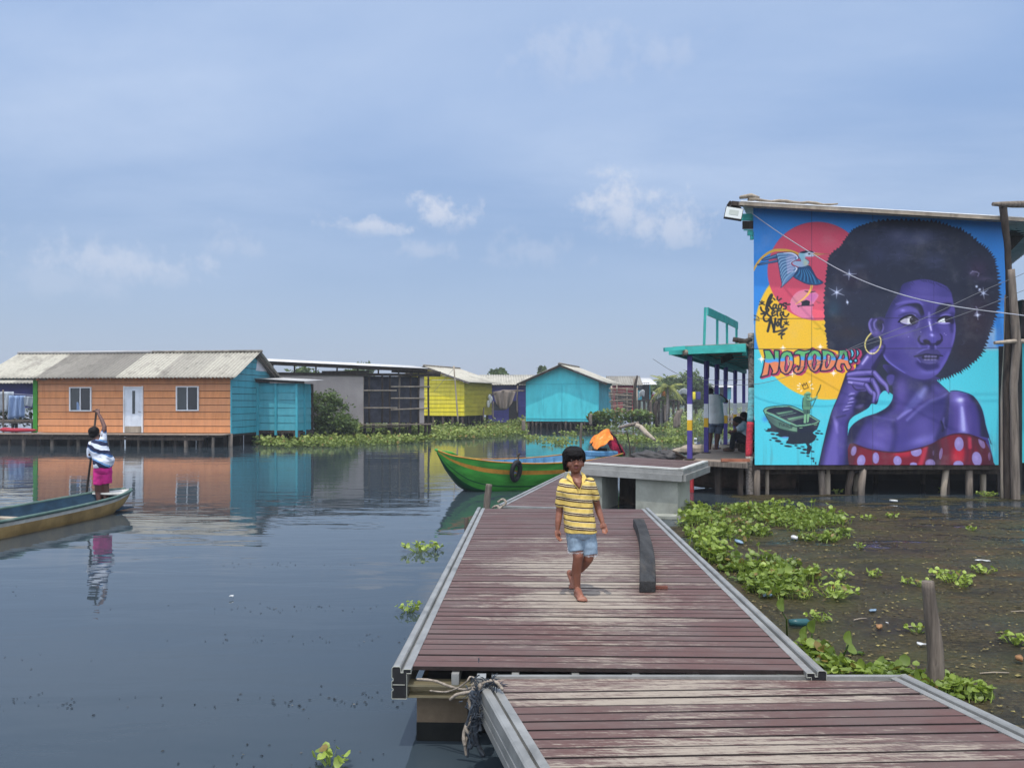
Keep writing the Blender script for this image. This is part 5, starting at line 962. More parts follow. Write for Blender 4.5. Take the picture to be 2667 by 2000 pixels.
post('cross_pole', 'short horizontal pole lashed across the right corner posts', 'pole', [PT(2590, 893, ZP-.25), PT(2640, 889, ZP-.2), PT(2700, 889, ZP)], [.035, .045, .05], 'pale_wood')
post('cross_pole', 'flat timber resting on top of the tall corner post', 'pole', [PT(2586, 532, ZP-.1), PT(2640, 533, ZP), PT(2760, 532, ZP+.2)], [.04, .07, .08], 'old_wood')
nb = thing('stilt_house', 'turquoise neighbour house cut off by the right edge of the picture', 'house', PT(2640, 1290, 17.2)*1.0, 0); nb.location.z = 0; n0 = nb.location.copy()
def nl(sx, sy, dz=0): p = PT(sx, sy, 17.2+dz)-n0; return p
mb = MB(); a, b = nl(2636, 1205), nl(2900, 890); mb.box(((a.x+b.x)/2, 1.6, (a.z+b.z)/2), (b.x-a.x, 3.2, b.z-a.z)); mb.build('wall', MT['turq'], nb)
mb = MB(); mb.hexa([(nl(2632, 0).x, -.3, nl(0, 880).z), (nl(2920, 0).x, -.3, nl(0, 890).z), (nl(2920, 0).x, 3.4, nl(0, 890).z), (nl(2632, 0).x, 3.4, nl(0, 880).z), (nl(2640, 0).x, -.3, nl(0, 785).z), (nl(2920, 0).x, -.3, nl(0, 840).z), (nl(2920, 0).x, 3.4, nl(0, 850).z), (nl(2640, 0).x, 3.4, nl(0, 800).z)]); mb.build('roof', MT['dark'], nb)
mb = MB(); mb.hexa([(nl(2625, 0).x, -1.0, nl(0, 590).z), (nl(2900, 0).x, -1.0, nl(0, 560).z), (nl(2900, 0).x, .6, nl(0, 560).z), (nl(2625, 0).x, .6, nl(0, 620).z), (nl(2625, 0).x, -1.0, nl(0, 578).z), (nl(2900, 0).x, -1.0, nl(0, 548).z), (nl(2900, 0).x, .6, nl(0, 548).z), (nl(2625, 0).x, .6, nl(0, 612).z)])
mb.prism([(nl(2634, 0).x, .3, nl(0, 600).z), (nl(2634, 0).x, .3, nl(0, 670).z), (nl(2700, 0).x, .3, nl(0, 600).z)], (0, .1, 0)); mb.build('awning', MT['dark_wood'], nb)
for i in range(3):
    mb = MB(); x = nl(2650+i*50, 0).x; mb.tube([(x, .2, -.5), (x+.02, .2, nl(0, 1205).z)], .09, 8); mb.build('stilt', MT['dark_wood'], nb, True)

mb = MB(); a, b = PT(2596, 1215, 17.0)-n0, PT(2660, 885, 17.0)-n0; mb.box(((a.x+b.x)/2, -.2, (a.z+b.z)/2-.3), (b.x-a.x, .06, b.z-a.z+1.2)); mb.build('gap_shade_panel', MT['dark'], nb)  # dark panel added so the gap beside the wall looks shaded
# palm log with painted bands
o0 = PT(1951, 1290, 16.7); tr = thing('palm_log_post', 'leaning palm log post with red and aqua painted bands', 'post', (o0.x, o0.y, 0), 0)
def seg(y0, y1, mat, name):
    n = 10; q = []; r = []
    for i in range(n+1):
        sy = y0+(y1-y0)*i/n; sx = 1951+7*((1290-sy)/425)+2*math.sin(sy*.02); p = PT(sx, sy, 16.7)-Vector((o0.x, o0.y, 0)); q.append(p); r.append((9.5-1.5*(1290-sy)/425)/FS*16.7*(1+.05*math.sin(sy*.33)+U(-.03, .03)))
    mb = MB(); mb.tube(q, r, 12); return mb.build(name, MT[mat], tr, True)
seg(1340, 1188, 'palm_bark', 'trunk'); seg(1188, 1098, 'palm_red', 'red_band'); seg(1098, 1010, 'palm_aqua', 'aqua_band'); seg(1010, 868, 'palm_bark', 'trunk')
for i in range(5):
    c = PT(1955, 888+i*4, 16.7)-Vector((o0.x, o0.y, 0)); r = .095+U(0, .03); t0 = U(-.3, .3)
    rope(tr, [c+Vector((r*math.cos(t), r*math.sin(t), .03*math.sin(t*1+t0))) for t in np.linspace(0, 6.6, 9)], .012, 'rope', 'lashing')
post('timber_stub', 'short thick plank tied near the top of the palm log', 'plank', [PT(1910, 884, 16.6), PT(1940, 890, 16.6), PT(1968, 880, 16.75)], [.055, .06, .05], 'dark_wood')

# ---------------------------------------------------------------- cables across the mural
def cable(label, pts, r, mat='cable'):
    o = rope(None, pts, r, mat, 'cable', 10); return tag(o, label, 'cable')
cable('white cable sagging from the left eave across the mural hair', [PT(1958, 556, 16.25), PT(2050, 620, 16.1), PT(2200, 710, 15.95), PT(2340, 765, 15.8), PT(2480, 797, 15.7), PT(2667, 822, 15.6), PT(2800, 838, 15.5)], .010)
cable('upper grey cable climbing to the right across the mural face', [PT(1840, 1002, 16.5), PT(1985, 998, 16.3), PT(2130, 950, 16.15), PT(2235, 898, 16.05), PT(2400, 832, 15.9), PT(2550, 762, 15.8), PT(2667, 712, 15.7), PT(2800, 650, 15.6)], .006, 'cable_dark')
cable('lower grey cable climbing to the right below the upper one', [PT(1700, 935, 17.0), PT(1800, 985, 16.9), PT(1975, 985, 16.6), PT(2130, 942, 16.3), PT(2235, 904, 16.1), PT(2400, 855, 15.95), PT(2550, 803, 15.85), PT(2667, 756, 15.75), PT(2800, 700, 15.6)], .006, 'cable_dark')

# ---------------------------------------------------------------- open pavilion on purple posts
rowd = Vector((.418, 1, 0)).normalized(); acr = Vector((rowd.y, -rowd.x, 0)); K0 = Vector((3.93, 17.0, 0))
kio = thing('open_pavilion', 'open waterside pavilion with purple posts and sea green platform roof', 'pavilion', tuple(K0), 0)
def kp(a, b, z): p = rowd*a+acr*b; return Vector((p.x, p.y, z))
fz = .725; rz_ = 3.02
planks('floor', kio, [kp(-.05, -.15, fz), kp(-.45, 1.25, fz), kp(12, -.15, fz), kp(12, 1.25, fz)], 64, .035, lambda u, w: .9, .008, 'board_walk')
mb = MB(); mb.bar(kp(-.1, -.2, fz-.06), kp(-.5, 1.28, fz-.06), .06, .10); mb.bar(kp(-.1, -.16, fz-.10), kp(12, -.16, fz-.10), .08, .13); mb.build('floor_beam', MT['old_wood'], kio)
mb = MB(); mb.box(tuple(kp(-.25, 1.0, fz+.035)), (.6, .10, .06), R(-4)); mb.build('edge_plank', paint('reddish plank', S(150, 96, 74), .8, .15, 8), kio)
def band_post(a, b, z1=rz_):
    p = kp(a, b, 0); root = None
    for nm, m, za, zb_ in (('post', 'purple', fz, 1.37), ('gold_band', 'post_gold', 1.37, 1.60), ('white_band', 'post_white', 1.60, 1.95), ('post_top', 'purple', 1.95, z1)):
        mb = MB(); mb.box((p.x, p.y, (za+zb_)/2), (.104, .104, zb_-za), math.atan2(rowd.y, rowd.x)); o = mb.build(nm, MT[m], kio if root is None else root); root = root or o
    mb = MB(); mb.box((p.x, p.y, fz+.012), (.26, .2, .025), math.atan2(rowd.y, rowd.x)); mb.build('post_foot', MT['dark_wood'], root)
for a in (0.0, 2.38, 4.23, 6.07, 8.45, 11.05): band_post(a, 0)
for a in (2.38, 4.23, 6.07, 8.45):
    for s_ in (-1, 1):
        mb = MB(); mb.bar(kp(a+s_*.16, .02, rz_), kp(a+s_*.15, .02, rz_-.42), .07, .05, (1, 0, 0)); mb.build('bracket', MT['purple'], kio)
# roof platform
planks('roof_platform', kio, [kp(-.15, -.35, rz_+.20), kp(-.6, 1.25, rz_+.20), kp(12, -.35, rz_+.20), kp(12, 1.25, rz_+.20)], 40, .04, lambda u, w: .5, .01, 'board_walk')
mb = MB(); mb.bar(kp(-.18, -.42, rz_+.10), kp(-.62, 1.25, rz_+.10), .05, .17); mb.bar(kp(-.15, -.37, rz_+.10), kp(12, -.37, rz_+.10), .05, .17); mb.build('fascia', MT['kiosk_teal'], kio)
mb = MB(); mb.bar(kp(.1, 0, rz_+.06), kp(11.6, 0, rz_+.06), .09, .14); mb.bar(kp(.1, 1.15, rz_+.06), kp(11.6, 1.15, rz_+.06), .09, .14); mb.build('wall_plate', MT['kiosk_teal'], kio)
for i in range(9):
    mb = MB(); mb.bar(kp(.3+i*1.3, -.3, rz_+.145), kp(.1+i*1.3, 1.2, rz_+.145), .06, .06); mb.build('joist', MT['kiosk_teal'], kio)
mb = MB(); mb.slab(lambda u, v: kp(.0+11.8*v, -.3+1.5*u, rz_+.185), 2, 2, (0, 0, -.008)); mb.build('ceiling', MT['kiosk_teal'], kio)
p0, p1 = PT(1730, 911, 16.6)-K0, PT(1782, 906, 16.7)-K0; mb = MB(); mb.bar(p0, p1, .10, .085); mb.build('ledge_board', MT['kiosk_teal'], kio)
mb = MB(); q = PT(1787, 918, 16.75)-K0; mb.tube([q+Vector((-.02, -.05, 0)), q+Vector((.0, .3, 0))], .06, 12); mb.build('beam_end', MT['pale_wood'], kio, True)
tops = [(1837, 801, 1833, 896, 18.2), (1868, 826, 1868, 895, 19.2), (1893, 836, 1894, 895, 20.2), (1918, 850, 1918, 880, 21.2)]
for i, (ax, ay, bx, by, Z) in enumerate(tops):
    mb = MB(); mb.bar(PT(ax, ay, Z)-K0, PT(bx, by, Z)-K0+Vector((0, 0, -.25)), .05, .06, (0, 1, 0)); mb.build('railing_post', MT['kiosk_teal'], kio)
for (x0, y0, Za, x1, y1, Zb) in ((1843, 811, 18.15, 1887, 831, 19.9), (1888, 831, 19.9, 1921, 848, 21.2)):
    a, b = PT(x0, y0, Za)-K0, PT(x1, y1, Zb)-K0; mb = MB(); mb.bar(a, b, .035, .19); mb.build('railing_board', MT['kiosk_teal'], kio)
mb = MB(); mb.bar(PT(1880, 938, 18.6)-K0, PT(1908, 925, 19.4)-K0, .05, .16); mb.build('dark_brace', MT['dark_wood'], kio)
for i, (a, b) in enumerate(((.1, .0), (.0, .6), (-.2, 1.1), (2.4, 0), (2.4, 1.1), (4.3, 0), (4.3, 1.1), (6.1, 0), (6.1, 1.1), (8.5, 0), (8.5, 1.1), (1.2, .4), (1.0, 1.2), (3.2, .7))):
    p = kp(a, b, 0); mb = MB(); mb.tube([(p.x+U(-.05, .05), p.y, -.6), (p.x, p.y, fz-.05)], U(.055, .08), 8); mb.build('pile', MT['dark_wood'] if i else MT['post_red'], kio, True)
# ---------------------------------------------------------------- houses on stilts
class House:
    """a local frame on the front wall line: u runs right along the front, v runs away from the viewer"""
    def __init__(s, name, label, F, rz, group='stilt houses along the far bank'):
        s.F = Vector((F[0], F[1], 0)); s.rz = rz; s.dx, s.dy = math.cos(rz), math.sin(rz)
        s.root = thing(name, label, 'house', tuple(s.F), rz, group)
    def at(s, sx, sy, v=0.):
        """local (u, z) of the point of the plane v = const seen at a photo pixel"""
        ox, oy = s.F.x-s.dy*v, s.F.y+s.dx*v; t = (sx-CX)/FS
        u = (t*oy-ox)/(s.dx-t*s.dy); Z = oy+u*s.dy
        return u, HZ-(sy-HY)/FS*Z
    def add(s, name, mb, mat, parent=None, smooth=False): return mb.build(name, MT[mat] if isinstance(mat, str) else mat, parent or s.root, smooth)
def lap(mb, A, B, z0, z1, n, nrm, clip=None, t=.026):
    """lapped boards between plan points A and B; clip(z) gives the run (0..1, 0..1) left at height z"""
    A, B, N = Vector((A[0], A[1], 0)), Vector((B[0], B[1], 0)), Vector((nrm[0], nrm[1], 0))
    h = (z1-z0)/n
    for k in range(n):
        a, b = z0+k*h, z0+(k+1)*h-.022; ca = clip(a) if clip else (0, 1); cb = clip(min(b, z1)) if clip else (0, 1)  # open gap shows dark backing, drawn in for the lap's shadow line
        if ca[1]-ca[0] < .01: continue
        mb.tint = rng.random()
        def p(c, z, o): q = A.lerp(B, c)+N*o; return (q.x, q.y, z)
        wv = U(-.008, .008)
        mb.hexa([p(ca[0], a+wv, t+wv), p(ca[1], a-wv, t-wv), p(ca[1], a, -.01), p(ca[0], a, -.01), p(cb[0], b, t*.35), p(cb[1], b, t*.35), p(cb[1], b, -.01), p(cb[0], b, -.01)])
def corrug(mb, e0, e1, r0, r1, pitch=.177, amp=.026, per=6, sheet=.92, tints=None, nv=3, th=.008, axis='u'):
    """corrugated sheets from an eave e0-e1 up to a ridge r0-r1"""
    e0, e1, r0, r1 = map(Vector, (e0, e1, r0, r1)); L = (e1-e0).length; nu = max(8, int(L/pitch*per)); up = (e1-e0).cross(r0-e0).normalized()
    if up.z < 0: up = -up
    o = len(mb.v); ns = max(1, int(L/sheet)); tt = [tints[k % len(tints)] if tints else rng.random() for k in range(ns+1)]
    def fn(u, v): p = e0.lerp(e1, u).lerp(r0.lerp(r1, u), v); return p+up*(amp*math.sin(u*L/pitch*2*math.pi))
    mb.slab(fn, nu, nv, -up*th); w = nu+1
    for k in range(o, len(mb.v)):
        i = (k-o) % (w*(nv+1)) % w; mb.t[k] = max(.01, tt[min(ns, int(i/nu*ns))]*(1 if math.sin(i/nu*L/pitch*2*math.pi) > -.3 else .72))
def window(H, sx0, sy0, sx1, sy1, open_=0., mat='white'):
    u0, z1 = H.at(sx0, sy0); u1, z0 = H.at(sx1, sy1); w, h = u1-u0, z1-z0; cx, cz = (u0+u1)/2, (z0+z1)/2; y = -.045
    mb = MB(); mb.box((cx, y, z0+.025), (w, .06, .05)); mb.box((cx, y, z1-.025), (w, .06, .05))
    for x in (u0+.03, u1-.03): mb.box((x, y, cz), (.06, .06, h-.1))
    mb.box((cx, y-.004, cz), (.045, .05, h-.1)); f = H.add('window', mb, mat)
    mb = MB(); mb.box((u0+w*.25+.01, y+.01, cz), (w/2-.05, .012, h-.1)); H.add('pane', mb, 'pane2', f)
    mb = MB(); mb.box((u1-w*.25-.01, y+.016, cz), (w/2-.05, .012, h-.1)); H.add('pane', mb, 'pane', f); return f, (u0, u1, z0, z1)
def stilts(H, spots, top, r=.07, mat='dark_wood', bottom=-.5, name='stilt'):
    for u, v in spots:
        mb = MB(); l = U(-.05, .05); mb.tube([(u+l, v, bottom), (u+l*.3, v, .2), (u, v, top)], r*U(.8, 1.2), 7); H.add(name, mb, mat, None, True)

# orange house with a teal gable
F = PD(500, 936, 34.6); H = House('stilt_house', 'orange boarded house with teal gable end, grey corrugated roof and white door', F, R(-6.1)); Lh = 9.36; z0, ze = .60, 3.13; dep = 4.1
mb = MB(); lap(mb, (-Lh, 0), (0, 0), z0, ze, 8, (0, -1)); H.add('front_wall', mb, 'orange')
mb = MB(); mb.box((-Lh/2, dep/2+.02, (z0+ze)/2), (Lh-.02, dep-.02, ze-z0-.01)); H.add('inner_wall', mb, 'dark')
apex = 4.25; mid_v = dep/2
mb = MB(); lap(mb, (.005, 0), (.005, dep), z0-.05, apex-.05, 12, (1, 0), lambda z: (0, 1) if z < 3.28 else (min(.5, (z-3.28)/(apex-3.26)*.5), 1-min(.5, (z-3.28)/(apex-3.26)*.5))); H.add('gable_wall', mb, 'teal')
mb = MB(); mb.prism([(.008, mid_v+.4, 3.5), (.008, dep-.25, 3.5), (.008, mid_v+.6, 4.1)], (.03, 0, 0)); H.add('bare_gable_patch', mb, 'lilac_white')
mb = MB(); mb.box((-Lh-.10, -.03, (z0+ze)/2), (.2, .09, ze-z0)); H.add('corner_board', mb, 'green')
mb = MB(); mb.box((.0, -.02, (z0+ze)/2-.03), (.05, .07, ze-z0)); H.add('corner_board', mb, 'teal')
mb = MB(); mb.bar((-Lh-2.2, -.12, ze-.08), (-Lh+.5, -.12, ze-.10), .05, .06); H.add('eave_strip', mb, 'pale_wood')
mb = MB(); mb.box((-Lh-1.2, .3, ze-.05), (2.2, .06, .14)); H.add('eave_beam', mb, 'far_teal')
ov = .56; slope = (apex-ze)/mid_v; eu0, eu1 = -Lh-2.6, .48; zz = ze+.216
rf = None
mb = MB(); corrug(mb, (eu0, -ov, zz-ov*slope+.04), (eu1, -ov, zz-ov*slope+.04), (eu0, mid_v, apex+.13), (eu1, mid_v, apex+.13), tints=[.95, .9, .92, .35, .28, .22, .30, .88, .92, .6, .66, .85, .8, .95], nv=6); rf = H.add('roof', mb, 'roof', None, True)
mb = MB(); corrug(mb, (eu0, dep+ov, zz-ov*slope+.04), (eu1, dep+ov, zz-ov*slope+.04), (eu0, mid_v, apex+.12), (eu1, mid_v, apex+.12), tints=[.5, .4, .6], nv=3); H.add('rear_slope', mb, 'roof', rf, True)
mb = MB(); mb.tube([(eu0+.02*0, mid_v, apex+.15), (eu0+7, mid_v, apex+.16)], .13, 8, True, .6); H.add('ridge_cap', mb, 'roof_white', rf, True)
mb = MB(); mb.tube([(eu0+6.9, mid_v, apex+.155), (eu1+.03, mid_v, apex+.16)], .105, 8, True, .6); H.add('ridge_cap', mb, 'ridge', rf, True)
for sgn, v in ((1, -ov), (-1, dep+ov)):
    mb = MB(); mb.bar((eu1-.22, v, zz-ov*slope-.03), (eu1-.22, mid_v, apex+.04), .05, .09); H.add('barge_rafter', mb, 'old_wood', rf)
for k in range(16):
    mb = MB(); u = -Lh+.2+k*.6; mb.bar((u, -.35, ze-.13), (u, .1, ze+.02), .05, .07); H.add('rafter_tail', mb, 'orange')
f1, wb = window(H, 182.6, 1008, 240.2, 1071); window(H, 460, 1005.8, 519.2, 1070)
mb = MB(); mb.slab(lambda u, v: (wb[0]+.36+.20*u*(1-.6*v), -.056-.012*math.sin(9*u), wb[2]+.04+.38*v), 8, 8, (0, .006, 0)); H.add('curtain', mb, 'wet_cloth', f1, True)
u0, z1 = H.at(323.5, 1006.8); u1, _ = H.at(374.5, 1006.8); w = u1-u0; cx = (u0+u1)/2; hh = z1-z0+.02
mb = MB(); mb.box((u0+.03, -.05, z0+hh/2), (.06, .07, hh)); mb.box((u1-.03, -.05, z0+hh/2), (.06, .07, hh)); mb.box((cx, -.05, z1-.03), (w-.12, .07, .06)); dr = H.add('door', mb, 'white')
mb = MB(); mb.box((cx, -.035, z0+hh/2-.03), (w-.12, .03, hh-.06))
for bx in (-.2, .2):
    mb.box((cx+bx, -.054, z0+.55), (.24, .012, .55)); mb.box((cx+bx*1.15, -.054, z0+1.42), (.16, .012, .85))
H.add('door_leaf', mb, 'door_white', dr)
mb = MB(); mb.box((cx+.02, -.058, z0+1.38), (.13, .012, 1.05)); H.add('glass_slit', mb, 'pane2', dr)
mb = MB(); mb.box((cx, -.06, z0+.15), (w-.14, .01, .28)); H.add('kick_plate', mb, 'pale_wood', dr); mb = MB(); mb.tube([(cx+w*.36, -.05, z0+.95), (cx+w*.36, -.11, z0+.95), (cx+w*.36-.08, -.11, z0+.95)], .015, 6); H.add('handle', mb, 'alu', dr)
# lean-to
lx, lv = 2.05, 2.62; lz0, lz1 = .62, 3.0
mb = MB(); lap(mb, (.04, lv), (lx, lv), lz0, lz1-.18, 6, (0, -1)); lap(mb, (lx, lv), (lx, lv+1.8), lz0, lz1-.2, 6, (1, 0)); mb.box((lx/2+.02, lv+.9, 1.8), (lx-.06, 1.74, 2.2)); lt = H.add('lean_to', mb, 'teal')
for u, v in ((.07, lv-.05), (.98, lv-.05), (lx-.02, lv-.07), (lx+.05, lv+.75), (lx+.05, lv+1.75)):
    mb = MB(); mb.box((u, v, 1.65), (.11, .11, 2.5 if u != lx-.02 else 2.75)); H.add('corner_post', mb, 'teal' if v < lv+1.5 else 'dark_wood', lt)
mb = MB(); corrug(mb, (-.02, lv-.35, 3.12), (-.02, lv+2.0, 3.25), (lx+.55, lv-.35, 2.98), (lx+.55, lv+2.0, 3.10), .076, .012, 6, 3); H.add('lean_to_roof', mb, 'roof_white', lt, True)
mb = MB(); mb.bar((0, lv-.2, 3.03), (lx+.4, lv-.2, 2.92), .06, .10); mb.bar((0, lv-.02, .57), (lx+.1, lv-.02, .57), .08, .12); mb.box((lx/2, lv+.9, .5), (lx+.2, 1.8, .08)); H.add('lean_to_beam', mb, 'dark_wood', lt)
mb = MB(); mb.box((1.0, lv+1.9, .1), (2.3, .06, .95)); mb.box((-.3, dep-.1, .1), (1.2, .06, .95)); H.add('shade_backing', mb, 'dark', lt)  # added dark sheets give the space below the lean-to its shade
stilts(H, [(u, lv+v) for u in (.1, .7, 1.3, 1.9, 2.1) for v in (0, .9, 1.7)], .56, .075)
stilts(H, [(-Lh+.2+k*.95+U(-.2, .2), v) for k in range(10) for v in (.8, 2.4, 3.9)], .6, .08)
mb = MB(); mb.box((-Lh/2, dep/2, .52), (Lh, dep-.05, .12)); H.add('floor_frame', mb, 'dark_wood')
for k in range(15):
    mb = MB(); u = -Lh+.3+k*.63; mb.box((u, dep-.3+U(-.2, .1), .05), (.64, .06, 1.0+U(-.1, .05))); H.add('shade_backing', mb, 'dark')  # dark boards added to put shade under the floor
mb = MB(); mb.box((-Lh+.1, dep/2, .05), (.06, dep-.4, 1.0)); H.add('side_shade_board', mb, 'dark')  # added dark board closes the side so the underfloor looks shaded
# walkway along its front
wk = House('boardwalk', 'grey plank boardwalk on crooked piles along the orange house front', F, R(-6.1)); wk.root['category'] = 'boardwalk'; del wk.root['group']
planks('decking', wk.root, [(-Lh-8, -.85, .565), (.06, -.85, .565), (-Lh-8, -.05, .575), (.06, -.05, .575)], 3, .04, lambda u, w: .3+.2*math.sin(u*50), .02, 'board_walk')
mb = MB(); mb.bar((-Lh-8, -.70, .49), (.05, -.70, .49), .08, .10); mb.bar((-Lh-2, -.76, .38), (-.9, -.76, .36), .05, .12); H_ = wk.add('long_beam', mb, 'dark_wood')
for k in range(26):
    u = -Lh-7.5+k*.66+U(-.15, .15)
    if u > .1: break
    mb = MB(); l = U(-.08, .08); v = -.70+U(0, .4); mb.tube([(u+l, v, -.5), (u+l*.4, v, .1), (u, v, .52)], U(.06, .1), 7); wk.add('pile', mb, ('dark_wood', 'old_wood')[k % 2], None, True)
mb = MB(); mb.tube([(.02, -.12, -.6), (0, -.1, .58)], .10, 8); wk.add('pile', mb, 'old_wood', None, True)
for k in range(9):
    mb = MB(); u = -Lh+.3+k*1.05; mb.bar((u, -.9, .50), (u, .1, .52), .09, .07); wk.add('cross_beam', mb, 'dark_wood')
mb = MB(); mb.box((-Lh-4.2, .75, .04), (8.4, .06, 1.0)); wk.add('shade_backing', mb, 'dark')  # dark sheet added as the shade under the boardwalk
mb = MB(); q = H.at(60, 1122); mb.ell((q[0], -.3, .70), (.95, .22, .10), 12, 6); mb.ell((q[0]-.6, -.3, .72), (.3, .2, .11), 10, 6)
o = mb.build('cloth_bundle', MT['red_wall'], None, True); o.location = H.F; o.rotation_euler.z = H.rz; tag(o, 'red cloth bundle lying on the boardwalk beside the green corner', 'cloth')

# house behind, at the left edge, with its washing
Fb = PT(100, 1120, 44); B_ = House('stilt_house', 'dark blue house with white roof behind the orange house, partly cut off left', (Fb.x+.6, 44), R(-4))
mb = MB(); mb.box((-5, 1.7, 2.4), (10, 3.2, 1.5)); B_.add('wall', mb, 'blue_dark')
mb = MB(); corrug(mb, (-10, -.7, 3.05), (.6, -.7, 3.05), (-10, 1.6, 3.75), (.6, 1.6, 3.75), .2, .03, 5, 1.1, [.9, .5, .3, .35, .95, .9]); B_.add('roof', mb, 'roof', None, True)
mb = MB(); mb.box((-5, .8, .92), (10, 3, .08)); mb.bar((-10, -.6, .85), (.3, -.6, .85), .1, .12); B_.add('platform', mb, 'old_wood')
stilts(B_, [(-9+k*1.2, v) for k in range(8) for v in (-.5, 1.4)], .9, .07)
for sx, y0, y1, w, lab, col in ((18, 1020, 1072, 30, 'leftmost pale grey sheet on the washing line', 'grey_cloth'), (36, 1030, 1090, 24, 'long pale blue sheet on the washing line', 'wet_cloth'), (56, 1030, 1086, 16, 'narrow blue grey cloth at the middle of the washing line', 'wet_cloth'), (74, 1032, 1058, 20, 'short faded cloth nearest the green corner board', 'grey_cloth')):
    Zc = 42.5; a, b = PT(sx-w/2, y0, Zc), PT(sx+w/2, y1, Zc); ph = U(0, 6)
    mb = MB(); mb.slab(lambda u, v: (a.x+(b.x-a.x)*(u+.12*v*math.sin(ph)), Zc+.10*math.sin(u*9+ph+v), a.z+(b.z-a.z)*v+.06*math.sin(u*7+ph)*v), 12, 8, (0, .01, 0))
    tag(mb.build('hanging_sheet', MT[col], None, True, (a.x, Zc, a.z)), lab, 'laundry', 'sheets hung out behind the orange house')
tag(rope(None, [PT(-30, 1022, 42.5), PT(40, 1026, 42.5), PT(108, 1030, 42.5)], .012, 'cable', 'washing_line'), 'washing line strung behind the orange house', 'washing line')
post('thin_post', 'thin grey post standing under the washing at the left edge', 'post', [PT(9, 1130, 42), PT(9, 1060, 42), PT(8, 1015, 42)], [.05, .05, .045], 'old_wood', 6)

# grey shed with netted half
FA = PD(676, 0, 41.); FA = Vector(((676-1106)/1662*41, 41, 0)); G = House('stilt_house', 'grey walled shed with netted open half and sloping white roof', (FA.x, FA.y), R(16))
uL = G.at(700, 1103)[0]; uM, zb1 = G.at(946.5, 1103); uR, _ = G.at(1104, 1095); zt = G.at(946, 978)[1]; zb1 = .82
mb = MB(); mb.box(((uL-2.2+uM)/2, .1, (zb1+zt)/2), (uM-uL+2.2, .2, zt-zb1)); G.add('front_wall', mb, 'grey_wall')
mb = MB(); mb.box(((uM+uR)/2-.15, .42, (zb1+zt)/2), (uR-uM-.3, .06, zt-zb1-.05)); G.add('shade_net', mb, 'mesh')
mb = MB(); mb.box((uR-.12, .14, (zb1+zt)/2), (.30, .1, zt-zb1)); G.add('end_strip', mb, 'grey_wall')
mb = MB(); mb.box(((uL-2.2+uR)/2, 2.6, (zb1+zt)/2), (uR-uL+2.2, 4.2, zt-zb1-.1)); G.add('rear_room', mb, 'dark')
for k, (fx, m) in enumerate(((.0, 'pale_wood'), (.10, 'dark_wood'), (.31, 'dark_wood'), (.44, 'dark_wood'), (.60, 'old_wood'), (.78, 'dark_wood'), (.92, 'dark_wood'), (1.08, 'dark_wood'))):
    u = uM+(uR-uM)*fx; mb = MB(); mb.tube([(u, .12 if fx not in (1.08, .44) else -.15, .1 if fx > .35 else zb1), (u+U(-.05, .05), .12, 2), (u, .10, zt+.1)], .055, 7); G.add('net_post', mb, m, None, True)
for (sx0, sx1, sy0, sy1) in ((947, 1033, 1017, 1017), (1018, 1120, 1007, 1007), (1018, 1108, 1037, 1037), (947, 1035, 1062, 1062), (1018, 1115, 1067, 1063)):
    a = G.at(sx0, sy0); b = G.at(sx1, sy1); mb = MB(); mb.tube([(a[0], -.02, a[1]), (b[0], -.02, b[1])], .045, 6); G.add('rail_pole', mb, 'pale_wood', None, True)
a = G.at(940, 1102); b = G.at(1122, 1095); mb = MB(); mb.box(((a[0]+b[0])/2, -.15, zb1-.05), (b[0]-a[0], .7, .05)); mb.bar((a[0], -.3, zb1-.18), (b[0]-1.2, -.3, zb1-.14), .08, .1); G.add('ledge', mb, 'old_wood')
a, b = G.at(690, 935), G.at(1104, 962); zA, zB = a[1]-.05, b[1]+.02
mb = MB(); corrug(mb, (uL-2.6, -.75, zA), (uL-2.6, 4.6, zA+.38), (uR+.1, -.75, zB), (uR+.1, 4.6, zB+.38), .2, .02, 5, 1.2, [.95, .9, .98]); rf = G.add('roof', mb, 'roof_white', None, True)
mb = MB(); mb.bar((uL-2.6, -.55, zA-.12), (uR+.1, -.55, zB-.12), .1, .14); mb.bar((uL-2.6, 1.5, zA+.02), (uR+.1, 1.5, zB+.02), .1, .14); mb.slab(lambda u, v: (uL-2.6+(uR+2.7-uL)*u, -.7+5*v, zA+(zB-zA)*u-.08+.36*v), 4, 2, (0, 0, -.03)); G.add('roof_frame', mb, 'dark_wood', rf)
mb = MB(); mb.bar((uL-2.2, .02, zt+.06), (uR+.9, -.1, zt+.05), .16, .14); mb.bar((uM-2.2, -.1, zt+.16), (uM+.3, -.15, zt+.2), .1, .12); mb.bar((uM+1.5, -.2, zt+.24), (uR+.9, -.2, zt+.18), .2, .14); G.add('top_beam', mb, 'dark_wood')
for k in range(9):
    u = uL-.9+(uR-uL+.6)*k/8; t = (u-uL+2.6)/(uR-uL+2.7); mb = MB(); mb.bar((u, .0, zt+.1), (u, .0, zA+(zB-zA)*t-.1), .08, .08, (1, 0, 0)); G.add('roof_post', mb, 'dark_wood')
stilts(G, [(uL+k*1.05+U(-.2, .2), v) for k in range(9) for v in (-.1, 1.6)], .85, .085)

